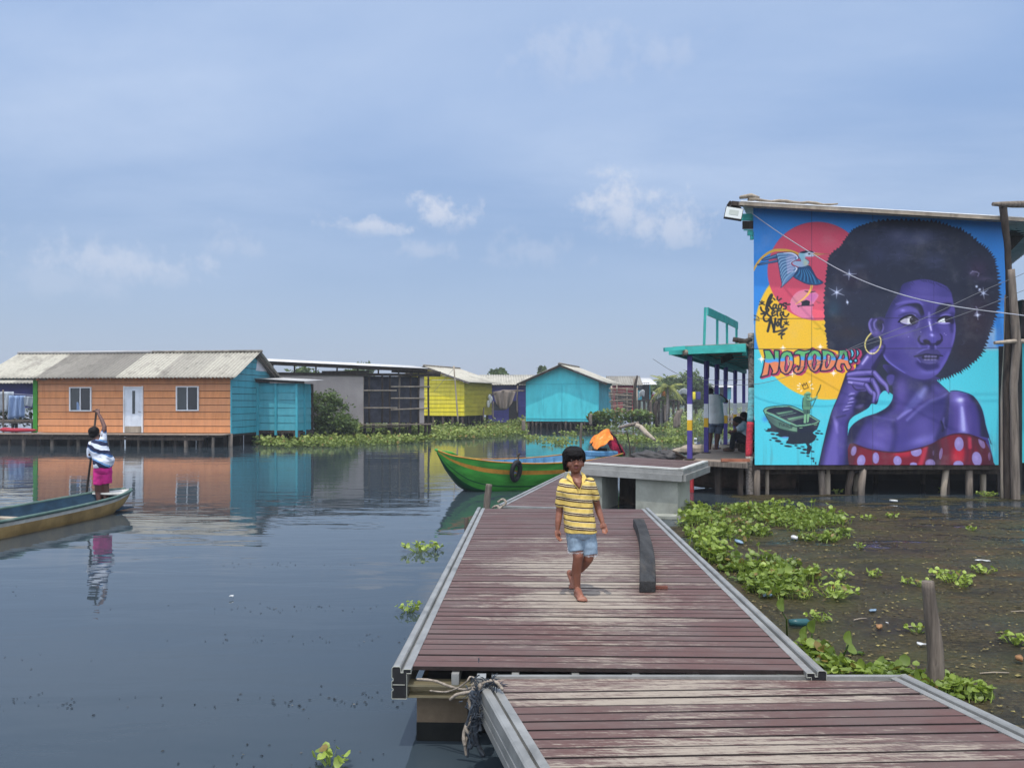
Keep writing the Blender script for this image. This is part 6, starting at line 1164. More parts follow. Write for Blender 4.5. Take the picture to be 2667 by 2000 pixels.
# yellow house
FY = Vector(((1003-1106)/1662*55, 55, 0)); Y_ = House('stilt_house', 'yellow boarded gable house with pale roof beyond the grey shed', (FY.x, FY.y), R(-25))
uL = -4.6; zb2, zw = 1.0, 3.5; ap = 4.5; um = Y_.at(1113, 952)[0]
mb = MB(); lap(mb, (2*um+.0, 0), (0, 0), zb2, ap-.03, 12, (0, -1), lambda z: (0, 1) if z < zw else (min(.5, (z-zw)/(ap-zw)*.5), 1-min(.5, (z-zw)/(ap-zw)*.5))); Y_.add('gable_wall', mb, 'yellow')
mb = MB(); lap(mb, (0, 0), (0, 4.4), zb2, zw, 8, (1, 0)); mb.box((um, 2.2, 2.2), (-2*um-.1, 4.2, 2.4)); Y_.add('side_wall', mb, paint('shaded yellow house paint', S(176, 164, 52), .65, .12, 2, S(120, 112, 52), .5, (.5, .5, 1.5)))  # darker yellow puts the side wall's shade into its colour
sl = (ap-zw)/(-um); e = .62
mb = MB(); corrug(mb, (e, -.5, zw-e*sl+.1), (e, 4.9, zw-e*sl+.1), (um, -.5, ap+.1), (um, 4.9, ap+.1), .177, .026, 5, .95, [.95, .9, .98, .92]); rf = Y_.add('roof', mb, 'roof', None, True)
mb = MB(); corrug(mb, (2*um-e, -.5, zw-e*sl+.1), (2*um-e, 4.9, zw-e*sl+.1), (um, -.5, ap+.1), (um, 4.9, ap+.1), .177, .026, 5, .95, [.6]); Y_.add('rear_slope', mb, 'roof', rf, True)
mb = MB(); mb.bar((um, -.45, ap+.0), (e, -.45, zw-e*sl+.02), .05, .1); mb.bar((um, -.45, ap+.0), (2*um-e, -.45, zw-e*sl+.02), .05, .1); Y_.add('barge_board', mb, 'old_wood', rf)
mb = MB(); mb.tube([(um, -.5, ap+.13), (um, 4.9, ap+.13)], .09, 7); Y_.add('ridge_cap', mb, 'ridge', rf, True)
mb = MB(); mb.box((um, 3.2, .4), (-2*um-.2, .06, 1.3)); mb.box((2*um+.4, 1.8, .4), (.06, 2.8, 1.3)); mb.box((-.4, 1.8, .4), (.06, 2.8, 1.3)); Y_.add('shade_backing', mb, 'dark')  # dark sheets added among the stilts as underfloor shade
stilts(Y_, [(-.2-k*.8, v) for k in range(6) for v in (.1, 2, 4)]+[(-.3, 1.2), (-.3, 3)], 1.0, .09)
post('mast_pole', 'thin leaning pole standing in front of the yellow house', 'pole', [PT(1193, 1100, 52), PT(1188, 1030, 52), PT(1182, 953, 52)], [.06, .05, .045], 'pale_wood', 6)
tag(rope(None, [PT(1182, 960, 52), PT(1160, 985, 52.5), PT(1130, 1020, 53)], .010, 'cable_dark', 'guy_wire'), 'guy wire from the thin pole down across the yellow gable', 'cable')

# turquoise house
FT = Vector(((1136-1106)/1662*56, 56, 0)); T_ = House('stilt_house', 'turquoise panelled gable house standing alone in the middle of the bank', (FT.x, FT.y), R(-19))
wT = T_.at(1559.7, 1000)[0]; zb3, zw, ap = .60, 3.45, 4.56
mb = MB(); mb.prism([(0, 0, zb3), (wT, 0, zb3), (wT, 0, zw), (wT/2, 0, ap), (0, 0, zw)], (0, .08, 0)); T_.add('gable_wall', mb, 'turq')
mb = MB(); mb.box((wT/2, -.015, zw-.16), (wT, .03, .04)); mb.box((wT/2, -.015, (zb3+zw)/2-.08), (.06, .03, zw-zb3-.2)); mb.box((wT-.03, -.02, (zb3+zw)/2), (.07, .04, zw-zb3)); mb.box((wT/2, -.02, zb3+.2), (wT-.1, .03, .05)); mb.box((wT*.25, -.012, 1.8), (.025, .02, 1.6)); mb.box((wT*.76, -.012, 2.2), (.025, .02, 1.2)); T_.add('cover_batten', mb, paint('turquoise batten paint', S(62, 176, 190), .6, .06, 2))
mb = MB(); mb.box((wT-.05, 2.3, (zb3+zw)/2), (.1, 4.4, zw-zb3)); mb.box((wT/2, 4.4, (zb3+zw)/2), (wT, .1, zw-zb3)); mb.box((.05, 2.3, (zb3+zw)/2), (.1, 4.4, zw-zb3)); mb.box((wT+.02, 3.0, 2.2), (.05, .08, 2.4)); T_.add('side_wall', mb, 'far_teal')
sl = (ap-zw)/(wT/2); e = .55
mb = MB(); corrug(mb, (wT+e+.2, -.55, zw-e*sl+.08), (wT+e+.2, 4.9, zw-e*sl+.08), (wT/2, -.55, ap+.1), (wT/2, 4.9, ap+.1), .177, .026, 5, .95, [.95, .8, .9, .96]); rf = T_.add('roof', mb, 'roof', None, True)
mb = MB(); corrug(mb, (-e, -.55, zw-e*sl+.08), (-e, 4.9, zw-e*sl+.08), (wT/2, -.55, ap+.1), (wT/2, 4.9, ap+.1), .177, .026, 5, .95, [.5]); T_.add('rear_slope', mb, 'roof', rf, True)
mb = MB(); mb.bar((wT/2, -.5, ap+.0), (wT+e+.15, -.5, zw-e*sl), .05, .1); mb.bar((wT/2, -.5, ap+.0), (-e, -.5, zw-e*sl), .05, .1); T_.add('barge_board', mb, 'dark_wood', rf)
mb = MB(); mb.tube([(wT/2, -.6, ap+.14), (wT/2, 4.9, ap+.14)], [.14, .11], 7, True, .7); T_.add('ridge_cap', mb, 'ridge', rf, True)
stilts(T_, [(.12+k*.36+U(-.08, .08), U(.0, .3)) for k in range(14)]+[(k*.8+.3, 2+U(-.3, .3)) for k in range(7)]+[(k*.8+.3, 4) for k in range(7)], .62, .07)
mb = MB(); mb.box((wT/2, 2.2, .52), (wT-.05, 4.2, .12)); T_.add('floor_frame', mb, 'dark_wood')
mb = MB(); mb.box((wT/2, 3.2, .1), (wT-.1, .06, .95)); mb.box((.1, 2.3, .1), (.06, 4.0, .95)); mb.box((wT-.1, 2.3, .1), (.06, 4.0, .95)); T_.add('shade_backing', mb, 'dark')  # added dark sheets draw the shade below the floor

def simple_house(label, sx0, sx1, syb, syw, syr, Z, depth, wallm, roofm, rz=0., over=.5, tints=None, rise_back=True, base=None, name='stilt_house'):
    """far house seen along its eave: wall, corrugated slope rising away, stilts, a door and a window"""
    w = (sx1-sx0)/FS*Z; F_ = (((sx0-CX)/FS*Z), Z); Hs = House(name, label, F_, R(rz)); zb_ = HZ-(syb-HY)/FS*Z if base is None else base; zw_ = HZ-(syw-HY)/FS*Z; zr_ = HZ-(syr-HY)/FS*Z
    mb = MB(); mb.box((w/2, depth/2, (zb_+zw_)/2), (w, depth, zw_-zb_)); Hs.add('wall', mb, wallm)
    mb = MB(); corrug(mb, (-over, -over, zw_+.02), (w+over, -over, zw_+.02), (-over, depth*.55, zr_), (w+over, depth*.55, zr_), .22, .03, 4, 1., tints or [.9, .8, .95]); rf_ = Hs.add('roof', mb, roofm, None, True)
    mb = MB(); corrug(mb, (-over, depth+over, zw_), (w+over, depth+over, zw_), (-over, depth*.55, zr_-.01), (w+over, depth*.55, zr_-.01), .22, .03, 4, 1., [.5]); Hs.add('rear_slope', mb, roofm, rf_, True)
    mb = MB(); mb.prism([(w-.02, 0, zw_-.02), (w-.02, depth, zw_-.02), (w-.02, depth*.55, zr_-.1)], (.04, 0, 0)); Hs.add('gable', mb, wallm)
    mb = MB(); mb.box((w*.62, -.03, zb_+.95), (.8, .06, 1.8)); Hs.add('door', mb, 'dark'); mb = MB(); mb.box((w*.25, -.03, zb_+1.4), (.8, .06, .7)); Hs.add('window', mb, 'pane')
    for k in range(max(3, int(w/1.4))):
        mb = MB(); u = .2+k*(w-.4)/max(1, int(w/1.4)-1); mb.tube([(u, .2, -.4), (u, .2, zb_)], .09, 6); Hs.add('stilt', mb, 'dark_wood', None, True)
    return Hs
simple_house('dark blue house with long pale roof between the yellow and turquoise houses', 1272, 1378, 1100, 1003, 973, 66, 5, 'blue_dark', 'roof', 2, .8, [.95, .9, .96, .85])
# tarpaulin hung in front of it
mb = MB(); a, b = PT(1282, 1020, 58), PT(1344, 1068, 58)
mb.slab(lambda u, v: (a.x+(b.x-a.x)*(u*(1-.35*v)+.17*v), 58+.12*math.sin(u*17)*(.3+v), a.z+(b.z-a.z)*v*(1-.35*abs(2*u-1)**2)+.12*math.sin(u*3.1)*(1-v)*.6), 24, 10, (0, .02, 0)); tag(mb.build('tarpaulin', MT['grey_sheet'], None, True, tuple(a)), 'grey brown tarpaulin sagging from a pole beside the yellow house', 'tarpaulin')
post('sheet_pole', 'pole carrying the grey tarpaulin', 'pole', [PT(1272, 1030, 58.1), PT(1310, 1018, 58.1), PT(1366, 1018, 58.1)], [.07, .1, .06], 'old_wood', 6)
mb = MB()
for k in range(5): mb.ell(tuple(PT(1276+U(-5, 5), 1034+k*5, 57.9)), (.12, .1, .22), 8, 6)
tag(mb.build('white_rags', MT['white_cloth'], None, True), 'white rags bundled on the end of the tarpaulin pole', 'rags')
for i, (sx, y1, y0, lab) in enumerate(((1284, 1090, 1045, 'slim post under the left end of the tarpaulin'), (1259, 1094, 1062, 'short stake in front of the yellow side wall'), (1347, 1075, 1005, 'tall post left of the turquoise house'), (1227, 1090, 1048, 'thin stake against the yellow side wall'))):
    post('stake', lab, 'stake', [PT(sx, y1, 57), PT(sx, (y0+y1)/2, 57), PT(sx+1, y0, 57)], [.06, .06, .05], 'old_wood', 6, 'stakes along the bank')
# stick fence right of the turquoise house
fe = thing('stick_fence', 'open lattice fence of thin sticks right of the turquoise house', 'fence', tuple(PT(1590, 1090, 53)), 0); f0 = Vector(fe.location)
for i, (sx, y0, y1) in enumerate(((1594, 1005, 1085), (1608, 1000, 1092), (1634, 1010, 1086), (1652, 985, 1085), (1660, 1010, 1085))):
    mb = MB(); mb.tube([PT(sx, y1, 53)-f0, PT(sx+U(-2, 2), y0, 53)-f0], .06, 6); fe_ = mb.build('upright', MT['old_wood' if i % 2 else 'pale_wood'], fe, True)
for k in range(15):
    y = 1012+k*5; mb = MB(); mb.tube([PT(1588+U(-3, 6), y+U(-2, 2), 52.9)-f0, PT(1625, y+U(-1, 1), 52.9)-f0, PT(1656+U(-6, 4), y+U(-4, 4), 52.9)-f0], .035, 5); mb.build('cross_stick', MT['old_wood' if k % 3 else 'pale_wood'], fe, True)
post('fork_post', 'tangled dark post at the right end of the stick fence', 'post', [PT(1655, 1078, 52), PT(1652, 1040, 52), PT(1655, 1000, 52), PT(1660, 978, 52)], [.14, .12, .1, .06], 'dark_wood', 7)
simple_house('weathered house with grey ribbed roof and red wall behind the stick fence', 1600, 1655, 1075, 1004, 977, 70, 4.5, 'red_wall', 'roof', -4, .6, [.35, .5, .4])
simple_house('small house with clean white roof left of the palm', 1662, 1694, 1042, 1002, 982, 82, 5, 'far_teal', 'roof_white', 3, .6, [.95, .9])
simple_house('far house with white flat roof seen between the purple posts', 1845, 1905, 1040, 1009, 1000, 110, 6, 'far_teal', 'roof_white', 2, .6, [.95])
simple_house('smaller far house with teal wall left of the standing man', 1795, 1842, 1050, 1010, 1003, 130, 6, 'far_teal', 'roof_white', 0, .5, [.9])
simple_house('low dark platform house under the trees at the far bank', 1690, 1790, 1046, 1024, 1018, 100, 5, 'dark', 'roof', 0, .4, [.3])
for i, (sx, y0, y1, w, m, lab) in enumerate(((1671, 1018, 1034, 16, 'white_cloth', 'pale net cloth drying left of the palm'), (1712, 1022, 1036, 22, 'white_cloth', 'white washing spread under the palm'), (1731, 1022, 1034, 12, 'orange_cloth', 'pink orange washing beside the white washing'), (1757, 1018, 1030, 16, 'white_cloth', 'white sheet right of the palm'), (1778, 1014, 1028, 24, 'white_cloth', 'long white sheet nearest the first purple post'), (1700, 1030, 1040, 9, 'crimson', 'crimson cloth under the palm'))):
    Zc = 78; a, b = PT(sx-w/2, y0, Zc), PT(sx+w/2, y1, Zc); mb = MB(); ph = U(0, 6)
    mb.slab(lambda u, v: (a.x+(b.x-a.x)*u, Zc+.2*math.sin(u*8+ph)+.3*v, a.z+(b.z-a.z)*v+.12*math.sin(u*5+ph)), 10, 6, (0, .02, 0)); tag(mb.build('hanging_sheet', MT[m], None, True, tuple(a)), lab, 'laundry', 'washing by the palm tree')
for sx, lab, m in ((1805, 'yellow barrel at the far waterside right of the first post', 'yellow'), (1818, 'dark blue barrel beside the yellow barrel', 'blue_dark')):
    p = PT(sx, 1040, 90); mb = MB(); mb.tube([(p.x, 90, p.z-.05), (p.x, 90, p.z+.1), (p.x, 90, p.z+.75), (p.x, 90, p.z+.85)], [.27, .3, .3, .27], 12); tag(mb.build('barrel', MT[m], None, True, tuple(p)), lab, 'barrel', 'barrels on the far waterside')
jt = thing('low_jetty', 'low brown jetty at the water edge below the palm', 'jetty', tuple(PT(1670, 1060, 75)), 0); j0 = Vector(jt.location)
mb = MB(); a, b = PT(1662, 1043, 75)-j0, PT(1762, 1042, 75)-j0; mb.bar(a, b, 2.0, .14); mb.build('deck', MT['dark_wood'], jt)
for k in range(9):
    mb = MB(); x = a.x+(b.x-a.x)*k/8; mb.tube([(x, -.8, -1.5), (x, -.8, a.z)], .12, 6); mb.build('pile', MT['dark_wood'], jt, True)
# stakes standing in the water on the right of the middle
for sx, y1, y0, Z, r, m, lab in ((1694, 1100, 1043, 50, .07, 'old_wood', 'bent pale stake in the weeds below the jetty'), (1709, 1108, 1046, 47, .10, 'dark_wood', 'stout dark stake below the jetty'), (1733, 1094, 1054, 49, .06, 'old_wood', 'slim stake in open water below the palm'), (1761, 1110, 1070, 44, .16, 'old_wood', 'thick leaning stump in the weeds'), (1768, 1106, 1066, 44, .12, 'old_wood', 'second stump leaning beside the thick one'), (1538, 1102, 1078, 47, .11, 'old_wood', 'short stump at the right foot of the turquoise house'), (1362, 1117, 1095, 46, .12, 'old_wood', 'short stump at the left foot of the turquoise house'), (1514, 1168, 1102, 20.5, .035, 'old_wood', 'thin grey stake in the water behind the boy')):
    post('stake', lab, 'stake', [PT(sx+U(-2, 2), y1+4, Z), PT(sx+U(-2, 2), (y0+y1)/2, Z), PT(sx+(8 if 'lean' in lab else 1), y0, Z)], [r, r, r*.85], m, 7, 'stakes along the bank')
fw = thing('picket_row', 'row of grey pickets in the water behind the standing man', 'fence', tuple(PT(1880, 1110, 46)), 0); p0 = Vector(fw.location)
for k in range(9):
    mb = MB(); sx = 1878+k*8.; mb.tube([PT(sx, 1112, 46)-p0, PT(sx+U(-2, 2), 1078+U(-4, 4), 46)-p0], .07, 6); mb.build('picket', MT['old_wood'], fw, True)
mb = MB(); mb.bar(PT(1876, 1086, 45.9)-p0, PT(1944, 1087, 45.9)-p0, .05, .1); mb.bar(PT(1876, 1098, 45.9)-p0, PT(1944, 1098, 45.9)-p0, .05, .1); mb.build('picket_rail', MT['old_wood'], fw)
post('drift_branch', 'bleached driftwood limb slanting into the water behind the raised dock', 'branch', [PT(1655, 1107, 33), PT(1668, 1113, 33), PT(1685, 1130, 32.5), PT(1706, 1146, 32)], [.10, .12, .10, .06], 'pale_wood', 8)
post('drift_branch', 'grey log lying level beside the slanting driftwood', 'branch', [PT(1612, 1114, 34), PT(1640, 1107, 34), PT(1664, 1103, 34)], [.07, .08, .10], 'old_wood', 7)
post('thin_pole', 'thin dark pole leaning in the water right of the orange cloth', 'pole', [PT(1645, 1190, 18.5)-Vector((0, 0, .6)), PT(1640, 1160, 18.5), PT(1632, 1122, 18.5)], [.02, .018, .014], 'dark_wood', 6)
post('mooring_stake', 'short weathered mooring stake left of the middle dock end', 'stake', [PT(1264, 1325, 12.4)-Vector((0, 0, .5)), PT(1269, 1300, 12.4), PT(1274, 1261, 12.4)], [.05, .055, .05], 'old_wood', 8)
post('mooring_stake', 'thick split mooring post standing in weed beside the front dock', 'stake', [PT(2440, 1800, 5.35)-Vector((0, 0, .4)), PT(2437, 1700, 5.4), PT(2425, 1600, 5.4), PT(2416, 1513, 5.4)], [.058, .053, .046, .039], 'old_wood', 12)
mb = MB(); p = PT(1215, 1348, 10.7); mb.tube([p-Vector((0, 0, .4)), p], .03, 7); tag(mb.build('mooring_stake', MT['dark_wood'], None, True, tuple(p)), 'stub of a dark stake at the left rail of the middle dock', 'stake')

# ---------------------------------------------------------------- boats
def hull(stations, nseg=10):
    """stations: (pos along, half beam, keel z, sheer z, flare) -> outer skin points per station from port gunwale to starboard"""
    out = []
    for s, b, kz, sz, fl in stations:
        row = []
        for i in range(nseg+1):
            t = 2*i/nseg-1; a = abs(t); y = b*math.copysign(min(1, a**fl), t); z = kz+(sz-kz)*a**2.4
            row.append((s, y, z))
        out.append(row)
    return out
def interp(st, n):
    st = np.array(st); s = np.linspace(0, len(st)-1, n); r = []
    for q in s:
        i = min(int(q), len(st)-2); t = q-i; a, b, c, d = st[max(i-1, 0)], st[i], st[i+1], st[min(i+2, len(st)-1)]
        r.append(tuple(.5*((2*b)+(c-a)*t+(2*a-5*b+4*c-d)*t*t+(3*b-a-3*c+d)*t**3)))
    return r
def make_boat(root, st, mats, band, n=40, nseg=16, th=.03, gun=.025, gun_mat=None):
    rows = hull(interp(st, n), nseg); zs = [r[0][2] for r in rows]
    def skin(name, rows, lo, hi, mat, flip=False, parent=root):
        mb = MB(); pts = [p for r in rows for p in r]; w = nseg+1; f = []
        for j in range(len(rows)-1):
            for i in range(nseg):
                m = (abs(2*(i+.5)/nseg-1))
                if lo <= m < hi: f.append((j*w+i, (j+1)*w+i, (j+1)*w+i+1, j*w+i+1)[::-1 if flip else 1])
        mb._add(pts, f); o = mb.build(name, MT[mat], parent, True); return o
    for nm, lo, hi, m in band: skin(nm, rows, lo, hi, m)
    inner = [[(x, y*(1-th/max(.08, abs(rows[j][-1][1])))*1.0, z+th*(.9 if abs(y) < abs(rows[j][-1][1])*.95 else 0)) for x, y, z in r] for j, r in enumerate(rows)]
    skin('interior', inner, 0, 1.1, mats['in'], True)
    for side in (0, -1):
        mb = MB(); mb.tube([Vector(r[side])+Vector((0, 0, .008)) for r in rows], gun, 6); mb.build('gunwale', MT[gun_mat or mats['gun']], root, True)
    return rows
# green boat, bow to the left
A0, A1 = PT(1170, 1246, 17.1), PT(1600, 1200, 19.6); ang = math.atan2(A1.y-A0.y, A1.x-A0.x)
gb = thing('wooden_boat', 'green wooden boat with ochre stripe and blue inside moored behind the docks', 'boat', (A0.x, A0.y, 0), ang)
gst = [(-.30, .03, .86, .93, 1), (-.05, .22, .45, .82, .9), (.35, .46, .05, .74, .65), (.9, .66, -.12, .66, .5), (1.8, .80, -.16, .60, .42), (2.9, .84, -.16, .60, .40), (3.9, .76, -.12, .66, .42), (4.5, .6, 0, .72, .6)]
rows = make_boat(gb, gst, {'in': 'boat_blue', 'gun': 'boat_gold'}, [('keel', 0, .46, 'keel'), ('hull', .46, .62, 'boat_green'), ('plank_seam', .62, .632, 'keel'), ('hull', .632, .73, 'boat_green'), ('plank_seam', .73, .742, 'keel'), ('hull', .742, .84, 'boat_green'), ('pinstripe', .84, .855, 'black'), ('stripe', .855, .90, 'boat_gold'), ('sheer_band', .90, 1.1, 'boat_green')], 46, 66, .05, .018)
mb = MB(); r = rows[0]; mb.tube([(-.34, 0, .95), (-.22, 0, .90), (.05, 0, .86), (.2, 0, .80)], [.05, .06, .06, .03], 8, True, .6); mb.build('prow_cap', MT['boat_green'], gb, True)
mb = MB(); mb.slab(lambda u, v: (-.2+.75*u, (.02+.42*u)*(2*v-1), .86-.12*u), 8, 6, (0, 0, -.03)); mb.build('foredeck', MT['boat_green'], gb)
for x in (1.3, 2.2, 3.1): mb = MB(); mb.box((x, 0, .42), (.22, 1.4, .04)); mb.build('thwart', MT['boat_blue'], gb)
for k in range(12):
    for s_ in (1,):
        x = .75+k*.29; mb = MB(); mb.box((x, s_*.735 if x > 1.2 else s_*.60, .47), (.04, .05, .26)); mb.build('rib', MT['boat_blue'], gb)
mb = MB(); mb.tube([(1.32, -.76, .55), (1.34, -.77, .80)], .02, 6); mb.tube([(1.31, -.77, .80), (1.37, -.77, .85)], .022, 6); mb.build('oar_pin', MT['dark_wood'], gb, True)
bq = PT(1565, 1180, 19.4); mb = MB(); mb.bar(PT(1527, 1181, 19.2), PT(1600, 1181, 19.6), .35, .13); o = mb.build('blue_crate', MT['boat_blue'], None, False, tuple(bq)); tag(o, 'pale blue box at the stern of the green boat', 'box'); md = o.modifiers.new('b', 'BEVEL'); md.width = .025; md.segments = 2
ty = PT(1344, 1226, 17.15); mb = MB()
mb.grid(lambda u, v: (.115*math.cos(2*math.pi*u)*(1+.0)+.05*math.cos(2*math.pi*v)*math.cos(2*math.pi*u), .055*math.sin(2*math.pi*v), .20*math.sin(2*math.pi*u)+.06*math.cos(2*math.pi*v)*math.sin(2*math.pi*u)), 28, 10)
o = mb.build('tyre_fender', MT['black'], None, True); o.location = ty+Vector((0, -.05, 0)); o.rotation_euler = (R(12), 0, ang+R(8)); tag(o, 'old black tyre hung on the green boat as a fender', 'tyre')
# cloths drying on a frame at the stern
def cloth(label, pts_a, pts_b, mat, nu=20, nv=12, amp=.03, name='hung_cloth'):
    pa, pb = [Vector(p) for p in pts_a], [Vector(p) for p in pts_b]
    def on(ps, t): q = t*(len(ps)-1); i = min(int(q), len(ps)-2); return ps[i].lerp(ps[i+1], q-i)
    mb = MB(); mb.slab(lambda u, v: on(pa, u).lerp(on(pb, u), v)+Vector((0, amp*math.sin(u*13+v*4), amp*math.sin(u*9+v*7))), nu, nv, (0, .012, .004)); o = mb.build(name, MT[mat], None, True, tuple(pa[0])); return tag(o, label, 'cloth')
cloth('orange flowered cloth draped over a frame on the boat stern', [PT(1535, 1155, 19.6), PT(1548, 1134, 19.6), PT(1568, 1121, 19.65), PT(1588, 1120, 19.7)], [PT(1555, 1173, 19.2), PT(1577, 1155, 19.2), PT(1598, 1146, 19.3)], 'orange_cloth')
cloth('crimson flowered cloth hanging beside the orange cloth', [PT(1582, 1120, 19.7), PT(1600, 1133, 19.8), PT(1630, 1186, 19.8)], [PT(1582, 1160, 19.4), PT(1592, 1168, 19.5), PT(1612, 1185, 19.6)], 'crimson')
mb = MB(); mb.tube([PT(1538, 1160, 19.5), PT(1556, 1138, 19.6), PT(1586, 1123, 19.7), PT(1604, 1140, 19.7), PT(1622, 1182, 19.7)], .02, 6); mb.tube([PT(1545, 1172, 19.5), PT(1580, 1175, 19.5)], .16, 8, True, .5); tag(mb.build('hoop_shade_fill', MT['black'], None, True, tuple(PT(1580, 1175, 19.5))), 'dark bent frame and black shade filler under the cloths at the boat stern', 'frame')  # thick black tube added to stand for shade in the hollow under the cloth
# canoe at the left
bow = PT(300, 1331, 14.1); stern_dir = Vector((-7.73+7.25, 11.6-14.1, 0)).normalized(); Lc = 7.2
ca = thing('canoe', 'long mustard and white canoe with dark blue inside at the left', 'canoe', (bow.x-.10, bow.y+.1, 0), math.atan2(stern_dir.y, stern_dir.x))
cst = [(-.42, .05, .26, .34, 1), (-.22, .22, .15, .34, .7), (.1, .34, .02, .32, .5), (.7, .46, -.10, .29, .4), (2.2, .54, -.12, .26, .34), (4.2, .52, -.12, .26, .34), (6, .36, -.04, .33, .65), (6.6, .1, .2, .42, .9)]
make_boat(ca, cst, {'in': 'canoe_in', 'gun': 'canoe_green'}, [('hull', 0, .88, 'canoe_yel'), ('white_band', .88, 1.1, 'canoe_white')], 40, 22, .035, .028)
mb = MB(); mb.slab(lambda u, v: (-.41+.55*u, (.04+.27*u)*(2*v-1), .345-.01*u), 6, 4, (0, 0, -.03)); mb.build('foredeck', MT['canoe_white'], ca)
mb = MB(); mb.box((2.1, 0, .16), (.16, .92, .03)); mb.build('thwart', MT['pale_wood'], ca)
mb = MB(); mb.slab(lambda u, v: (-.2+5.6*u, (.28+.1*math.sin(3*u))*(2*v-1), .055), 10, 2, (0, 0, -.02)); mb.build('floor_boards', MT['canoe_in'], ca)
# old black boat and tarpaulin heap behind the raised dock
ob = thing('old_canoe', 'old dark dugout bow lying behind the raised dock', 'canoe', tuple(PT(1722, 1205, 18.0)), R(-6)); ob.location.z = 0; o0 = Vector(ob.location)
ost = [(-.05, .06, .62, .82, 1), (.1, .22, .40, .84, .9), (.35, .30, .2, .80, .8), (.7, .34, .05, .62, .7), (1.3, .36, 0, .50, .65), (2.2, .34, 0, .46, .65), (3.0, .3, .0, .45, .7)]
make_boat(ob, ost, {'in': 'dark_hull', 'gun': 'dark_hull'}, [('hull', 0, 1.1, 'dark_hull')], 24, 14, .04, .03)
def lump(name, label, cat, c, r, mat, seed, k=.35):
    mb = MB(); c = Vector(c)
    def fn(u, v):
        th, ph = u*2*math.pi, v*math.pi; d = Vector((math.sin(ph)*math.cos(th), math.sin(ph)*math.sin(th), math.cos(ph))); q = 1+k*mnoise.noise(d*1.7+Vector((seed, 0, 0)))+k*.6*mnoise.noise(d*4+Vector((seed, 3, 0)))
        return (c.x+r[0]*d.x*q, c.y+r[1]*d.y*q, c.z+r[2]*d.z*q)
    mb.grid(fn, 32, 18); return tag(mb.build(name, MT[mat], None, True, tuple(c)), label, cat)
lump('tarpaulin_heap', 'crumpled black tarpaulin heap left of the old dugout', 'tarpaulin', PT(1690, 1190, 16.9), (.40, .28, .12), 'black_sheet', 1.)
lump('tarpaulin_heap', 'rounded dark tarpaulin bundle against the raised dock edge', 'tarpaulin', PT(1735, 1186, 16.9), (.20, .2, .12), 'black_sheet', 5.)
o = lump('old_sheet', 'beige worn boat side lying behind the second purple post', 'boat', PT(1845, 1172, 21.5), (.95, .25, .16), 'pale_wood', 8., .2)

# ---------------------------------------------------------------- plants
def leaf_cloud(n, fn, size, mat, name, cup=.25, stem=True, verts=7, parent=None, origin=None):
    """fn() -> (point, base point, scale, tint): round blades on stalks"""
    V, Fc, T = [], [], []
    for _ in range(n):
        p, base, s, t = fn(); r = size*s*U(.7, 1.25); yaw = U(0, 6.28); tilt = rng.gauss(.5, .45)
        ax = Vector((math.cos(yaw), math.sin(yaw), 0)); nrm = (Vector((0, 0, 1))*math.cos(tilt)+ax*math.sin(tilt)).normalized()
        a = nrm.cross(Vector((-ax.y, ax.x, 0))).normalized(); b = nrm.cross(a); o = len(V); V.append(p-nrm*r*cup)
        for k in range(verts):
            th = 2*math.pi*k/verts; rr = r*(1+.12*math.cos(th)); V.append(p+a*(rr*math.cos(th))+b*(rr*.82*math.sin(th))+nrm*(r*cup*(.4+.5*math.cos(2*th))))
        Fc += [(o, o+1+k, o+1+(k+1) % verts) for k in range(verts)]; T += [min(1, max(.02, t+U(-.12, .12))) if rng.random() > .05 else 1.6]*(verts+1)
        if stem:
            o = len(V); w = r*.10; c = Vector((-ax.y, ax.x, 0))*w; m = (p+base)/2-ax*r*.25; V += [base-c*1.6, base+c*1.6, m+c*1.7, m-c*1.7, p+c*.6-nrm*r*cup, p-c*.6-nrm*r*cup]; Fc += [(o, o+1, o+2, o+3), (o+3, o+2, o+4, o+5)]; T += [min(1, t*.6+.35)]*6
    mb = MB(); mb.v = [tuple(v) if origin is None else tuple(v) for v in V]; mb.f = Fc; mb.t = T
    return mb.build(name, mat if not isinstance(mat, str) else MT[mat], parent, True, origin)
def in_poly(x, y, P_):
    r = False; n = len(P_)
    for i in range(n):
        (xa, ya), (xb, yb) = P_[i], P_[(i+1) % n]
        if (ya > y) != (yb > y) and x < (xb-xa)*(y-ya)/(yb-ya)+xa: r = not r
    return r
def mat_fn(poly, hmax, size_s=1., tint=(.15, .85), clump=.9, thr=-.1):
    xs = [p[0] for p in poly]; ys = [p[1] for p in poly]
    def fn():
        for _ in range(400):
            x, y = U(min(xs), max(xs)), U(min(ys), max(ys))
            nz = mnoise.noise(Vector((x*clump, y*clump, 1.3)))
            nz2 = mnoise.noise(Vector((x*2.6, y*2.6, 7.)))
            if in_poly(x+rng.gauss(0, .10), y+rng.gauss(0, .14), poly) and nz+.7*nz2 > thr+.05: break
        dens = .5+nz*.8; h = hmax*(.15+.85*rng.random()**1.3)*max(.25, min(1.35, .6+nz+.7*nz2)); b = Vector((x+U(-.04, .04), y+U(-.04, .04), 0))
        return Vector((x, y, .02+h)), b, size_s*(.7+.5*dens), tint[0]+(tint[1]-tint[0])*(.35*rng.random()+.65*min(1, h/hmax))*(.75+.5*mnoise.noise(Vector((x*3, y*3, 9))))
    return fn
def ground_poly(pts): return [tuple(ON(a, b, 0).xy) for a, b in pts]
def hy_mat(pts, n, size, hmax, label, mat='leaf', clump=.9, thr=-.1, tint=(.15, .9), verts=7, stem=True):
    o = leaf_cloud(n, mat_fn(ground_poly(pts), hmax, 1., tint, clump, thr), size, mat, 'water_hyacinth_mat', .25, stem, verts); stuff(o); o['label'] = label; return o
